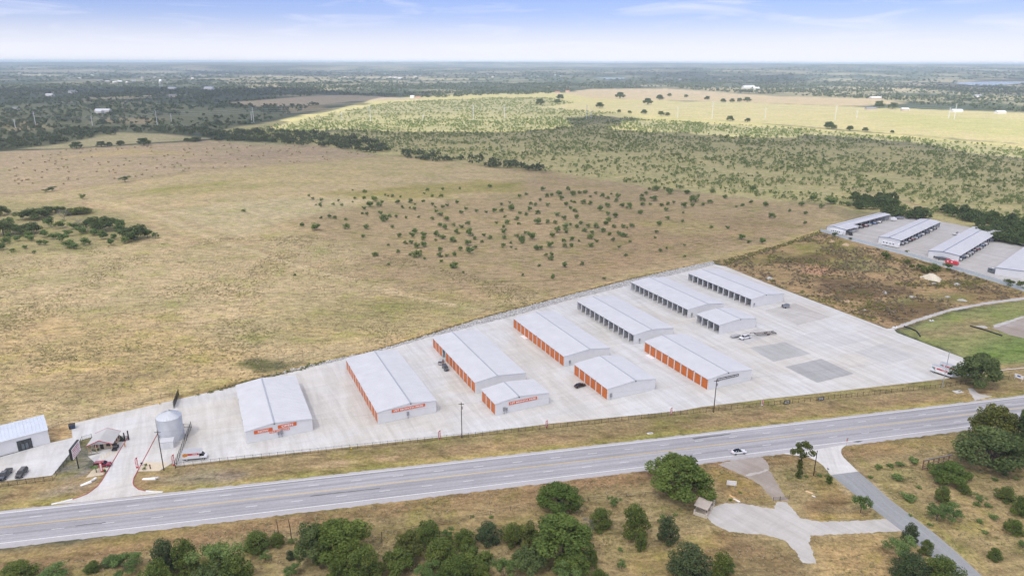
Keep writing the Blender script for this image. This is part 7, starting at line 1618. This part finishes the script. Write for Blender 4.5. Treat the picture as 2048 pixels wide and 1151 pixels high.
# car-hauler trailer
h0, h1 = (108.74,295.34), (117.77,297.87); rz = heading(h0, h1); t = empty('car_trailer', (*h0, .05), rz); tag(t, 'long rusty black gooseneck car trailer on the concrete', 'trailer')
Lt = math.hypot(h1[0] - h0[0], h1[1] - h0[1]) + 2.5; rust = mat('rusty_black_steel', (.05, .032, .026), .8, .1, .4, 2)
b = MB()
for y in (-1.1, 1.1): b.box(1.5, Lt, y - .08, y + .08, .75, .95)
for k in range(14): b.box(1.5 + k * (Lt - 1.7) / 13, 1.62 + k * (Lt - 1.7) / 13, -1.1, 1.1, .77, .9)
b.build('frame', rust, t)
MB().tube([(1.6, 0, .9), (.8, 0, 1.7), (-1.2, 0, 1.75), (-1.2, 0, 1.2)], .13, 6).build('gooseneck', rust, t)
for y in (-1.0, 1.0):
    MB().box(2.2, Lt - 2.2, y - .28, y + .28, .955, 1.02).build('ramp_track', mat('pale_track', (.30, .27, .24), .8), t)
    MB().hexa([(Lt - 2.2, y - .28, .95), (Lt + .2, y - .28, .3), (Lt + .2, y + .28, .3), (Lt - 2.2, y + .28, .95), (Lt - 2.2, y - .28, 1.03), (Lt + .2, y - .28, .4), (Lt + .2, y + .28, .4), (Lt - 2.2, y + .28, 1.03)]).build('tail_ramp', rust, t)
wheels(t, (Lt * .62, Lt * .62 + .9), 1.2, .38)
t = empty('covered_trailer', (*(100.88,294.06), .05), heading((99.12,293.45), (103.29,295.3))); tag(t, 'low grey covered trailer behind the white pickup', 'trailer')
MB().loft([[(x, -hw, .5), (x, -hw, zt * .75), (x, 0, zt), (x, hw, zt * .75), (x, hw, .5)] for x, hw, zt in ((-2.6, .6, .9), (-1.8, .95, 1.25), (.8, 1.0, 1.35), (2.4, .7, 1.0))], 0, True).build('cover', mat('grey_tarp', (.33, .34, .35), .7, 0, .1, 1), t)
wheels(t, (-.3,), 1.0, .3)
# box trucks and trailers
trk_red = mat('truck_red', (.50, .025, .03), .4, 0, .05, 2); trk_org = mat('truck_orange', (.62, .25, .05), .5, 0, .2, 2); trk_grey = mat('truck_roof', (.40, .42, .45), .5, 0, .05, 1); trk_teal = mat('truck_teal', (.10, .28, .27), .5, 0, .1, 2)
def box_truck(label, pos, rz, L=6.9, graphic=0):
    t = empty('box_truck', (*pos, .05), rz); tag(t, label, 'truck'); W = 1.12; wp = paint('white', (.72, .73, .74))
    bx = MB().box(-L / 2, L / 2 - 2.0, -W, W, .75, 3.05).build('cargo_box', wp, t)
    MB().box(-L / 2 + .03, L / 2 - 1.5, -W + .03, W - .03, 3.055, 3.10).build('box_roof', trk_grey, t)
    MB().hexa([(L / 2 - 2.0, -W, 2.35), (L / 2 - 1.2, -W * .95, 2.5), (L / 2 - 1.2, W * .95, 2.5), (L / 2 - 2.0, W, 2.35), (L / 2 - 2.0, -W, 3.05), (L / 2 - 1.45, -W * .95, 3.05), (L / 2 - 1.45, W * .95, 3.05), (L / 2 - 2.0, W, 3.05)]).build('cab_overhang', wp, t)
    MB().loft([ring(x, hw, .45, zt) for x, hw, zt in ((L / 2 - 1.99, .98, 1.35), (L / 2 - .9, .98, 1.3), (L / 2 - .3, .95, 1.22), (L / 2, .85, 1.0))]).build('cab', wp, t)
    MB().hexa([(L / 2 - 1.98, -.9, 1.3), (L / 2 - .7, -.88, 1.27), (L / 2 - .7, .88, 1.27), (L / 2 - 1.98, .9, 1.3), (L / 2 - 1.98, -.78, 2.2), (L / 2 - 1.35, -.74, 2.2), (L / 2 - 1.35, .74, 2.2), (L / 2 - 1.98, .78, 2.2)]).build('window', car_glass, t)
    MB().box(L / 2 - 1.98, L / 2 - 1.3, -.8, .8, 2.2, 2.28).build('cab_roof', wp, t)
    wheels(t, (-L / 2 + 1.3, L / 2 - .85), 1.0, .38)
    for s in (-1, 1):
        y0, y1 = sorted((s * (W + .006), s * (W + .016)))
        st = MB().box(-L / 2 + (1.6 if graphic == 0 else 2.2), L / 2 - 2.05, y0, y1, 1.95, 2.55).build('stripe', trk_red, bx)
        o = lettering('U-HAUL', st, 1.5, .34, sign_white, (L / 2 - 3.2, s * (W + .022), 2.25), (R(90), 0, 0 if s < 0 else math.pi), .02)
        if graphic == 0:
            MB().prism([(-L / 2 + .15, 1.75), (-L / 2 + .7, 1.5), (-L / 2 + 1.5, 1.7), (-L / 2 + 1.9, 2.1), (-L / 2 + 1.6, 2.6), (-L / 2 + .9, 2.75), (-L / 2 + .3, 2.5)], y0 + s * .012, y1 + s * .012, 'y').build('graphic', trk_org, bx)
        else:
            MB().prism([(-L / 2 + .2, 2.3), (-L / 2 + .6, 2.1), (-L / 2 + 1.3, 1.5), (-L / 2 + 2.0, 1.3), (-L / 2 + 1.4, 2.0), (-L / 2 + 1.9, 2.5), (-L / 2 + .8, 2.6)], y0 + s * .012, y1 + s * .012, 'y').build('graphic', trk_teal, bx)
            MB().prism([(-L / 2 + 1.0, 2.25), (-L / 2 + 1.35, 2.0), (-L / 2 + 1.75, 2.2), (-L / 2 + 1.6, 2.55), (-L / 2 + 1.2, 2.6)], y0 + s * .024, y1 + s * .024, 'y').build('graphic', trk_red, bx)
        MB().box(L / 2 - .06, L / 2 + .01, s * .6 - .16, s * .6 + .16, .75, .92).build('headlight', lens_white, t)
        MB().box(-L / 2 - .012, -L / 2 + .02, s * .9 - .08, s * .9 + .08, .85, 1.1).build('taillight', lens_red, t)
    MB().box(-L / 2 - .1, L / 2 - .3, -.9, .9, .5, .72).build('chassis', sign_black, t)
    return t
box_truck('white rental box truck with a red stripe parked inside the fence', (-98.37,191.19), R(10.5), 7.0, 0)
rzt = heading((170.24,260.94), (175,254.29)); box_truck('nearer of two white rental trucks half hidden by the corner oak', (171.08,254.72), rzt, 8.2, 1)
box_truck('farther of two white rental trucks half hidden by the corner oak', (175.49,257.12), rzt, 7.6, 1)
def coach(label, a, b_, h, m, wins=3, name='motorhome', cat='motorhome', stripe=None):
    L = math.hypot(b_[0] - a[0], b_[1] - a[1]); t = empty(name, ((a[0] + b_[0]) / 2, (a[1] + b_[1]) / 2, .01), heading(a, b_)); tag(t, label, cat)
    MB().loft([ring(x, w, .55, z1, .97, .95) for x, w, z1 in ((-L / 2, 1.15, h - .15), (-L / 2 + .3, 1.2, h), (L / 2 - .6, 1.2, h), (L / 2, 1.1, h - .7))]).build('body', m, t)
    for s in (-1, 1):
        y0, y1 = sorted((s * 1.2, s * 1.222))
        for k in range(wins): MB().box(-L / 2 + 1.0 + k * (L - 2.5) / max(1, wins), -L / 2 + 1.9 + k * (L - 2.5) / max(1, wins), y0, y1, h * .58, h * .80).build('window', car_glass if not stripe else sign_white, t)
    MB().box(-.5, .5, -.4, .4, h, h + .25).build('roof_unit', sign_white, t); wheels(t, (-L * .18, -L * .18 - .85), 1.15, .36)
    return t
coach('white motorhome parked along the gable of a boat shed', (252.34,464.22), (258.69,454.85), 3.2, paint('white', (.72, .73, .74)), 4)
coach('white motorhome with dark swirls parked at the gable of the back shed', (231.99,499.3), (238.03,491.61), 3.0, paint('white', (.72, .73, .74)), 5)
coach('bright red enclosed trailer at the gable of a boat shed', (268.59,418.18), (272.98,412.62), 2.6, paint('red', (.55, .02, .03)), 2, 'enclosed_trailer', 'trailer', True)
coach('dark grey enclosed trailer at the corner of the right-edge shed', (283.38,399.83), (284.84,395.71), 2.7, paint('slate', (.12, .14, .16)), 2, 'enclosed_trailer', 'trailer')
coach('white cargo trailer at the far end of the back shed', (297.51,540.91), (301.3,539.14), 2.8, paint('white', (.72, .73, .74)), 0, 'enclosed_trailer', 'trailer')
# slabs by doors
for p, lb in (((5.47,293.29), 'white board lying by the doors of the twelve-door building'), ((58.15,271.75), 'white board lying by the first door of the lease building')):
    tag(MB().box(-.9, .9, -2.2, 2.2, 0, .06).build('white_board', sign_white, None, (*p, .052), TH), lb, 'board')
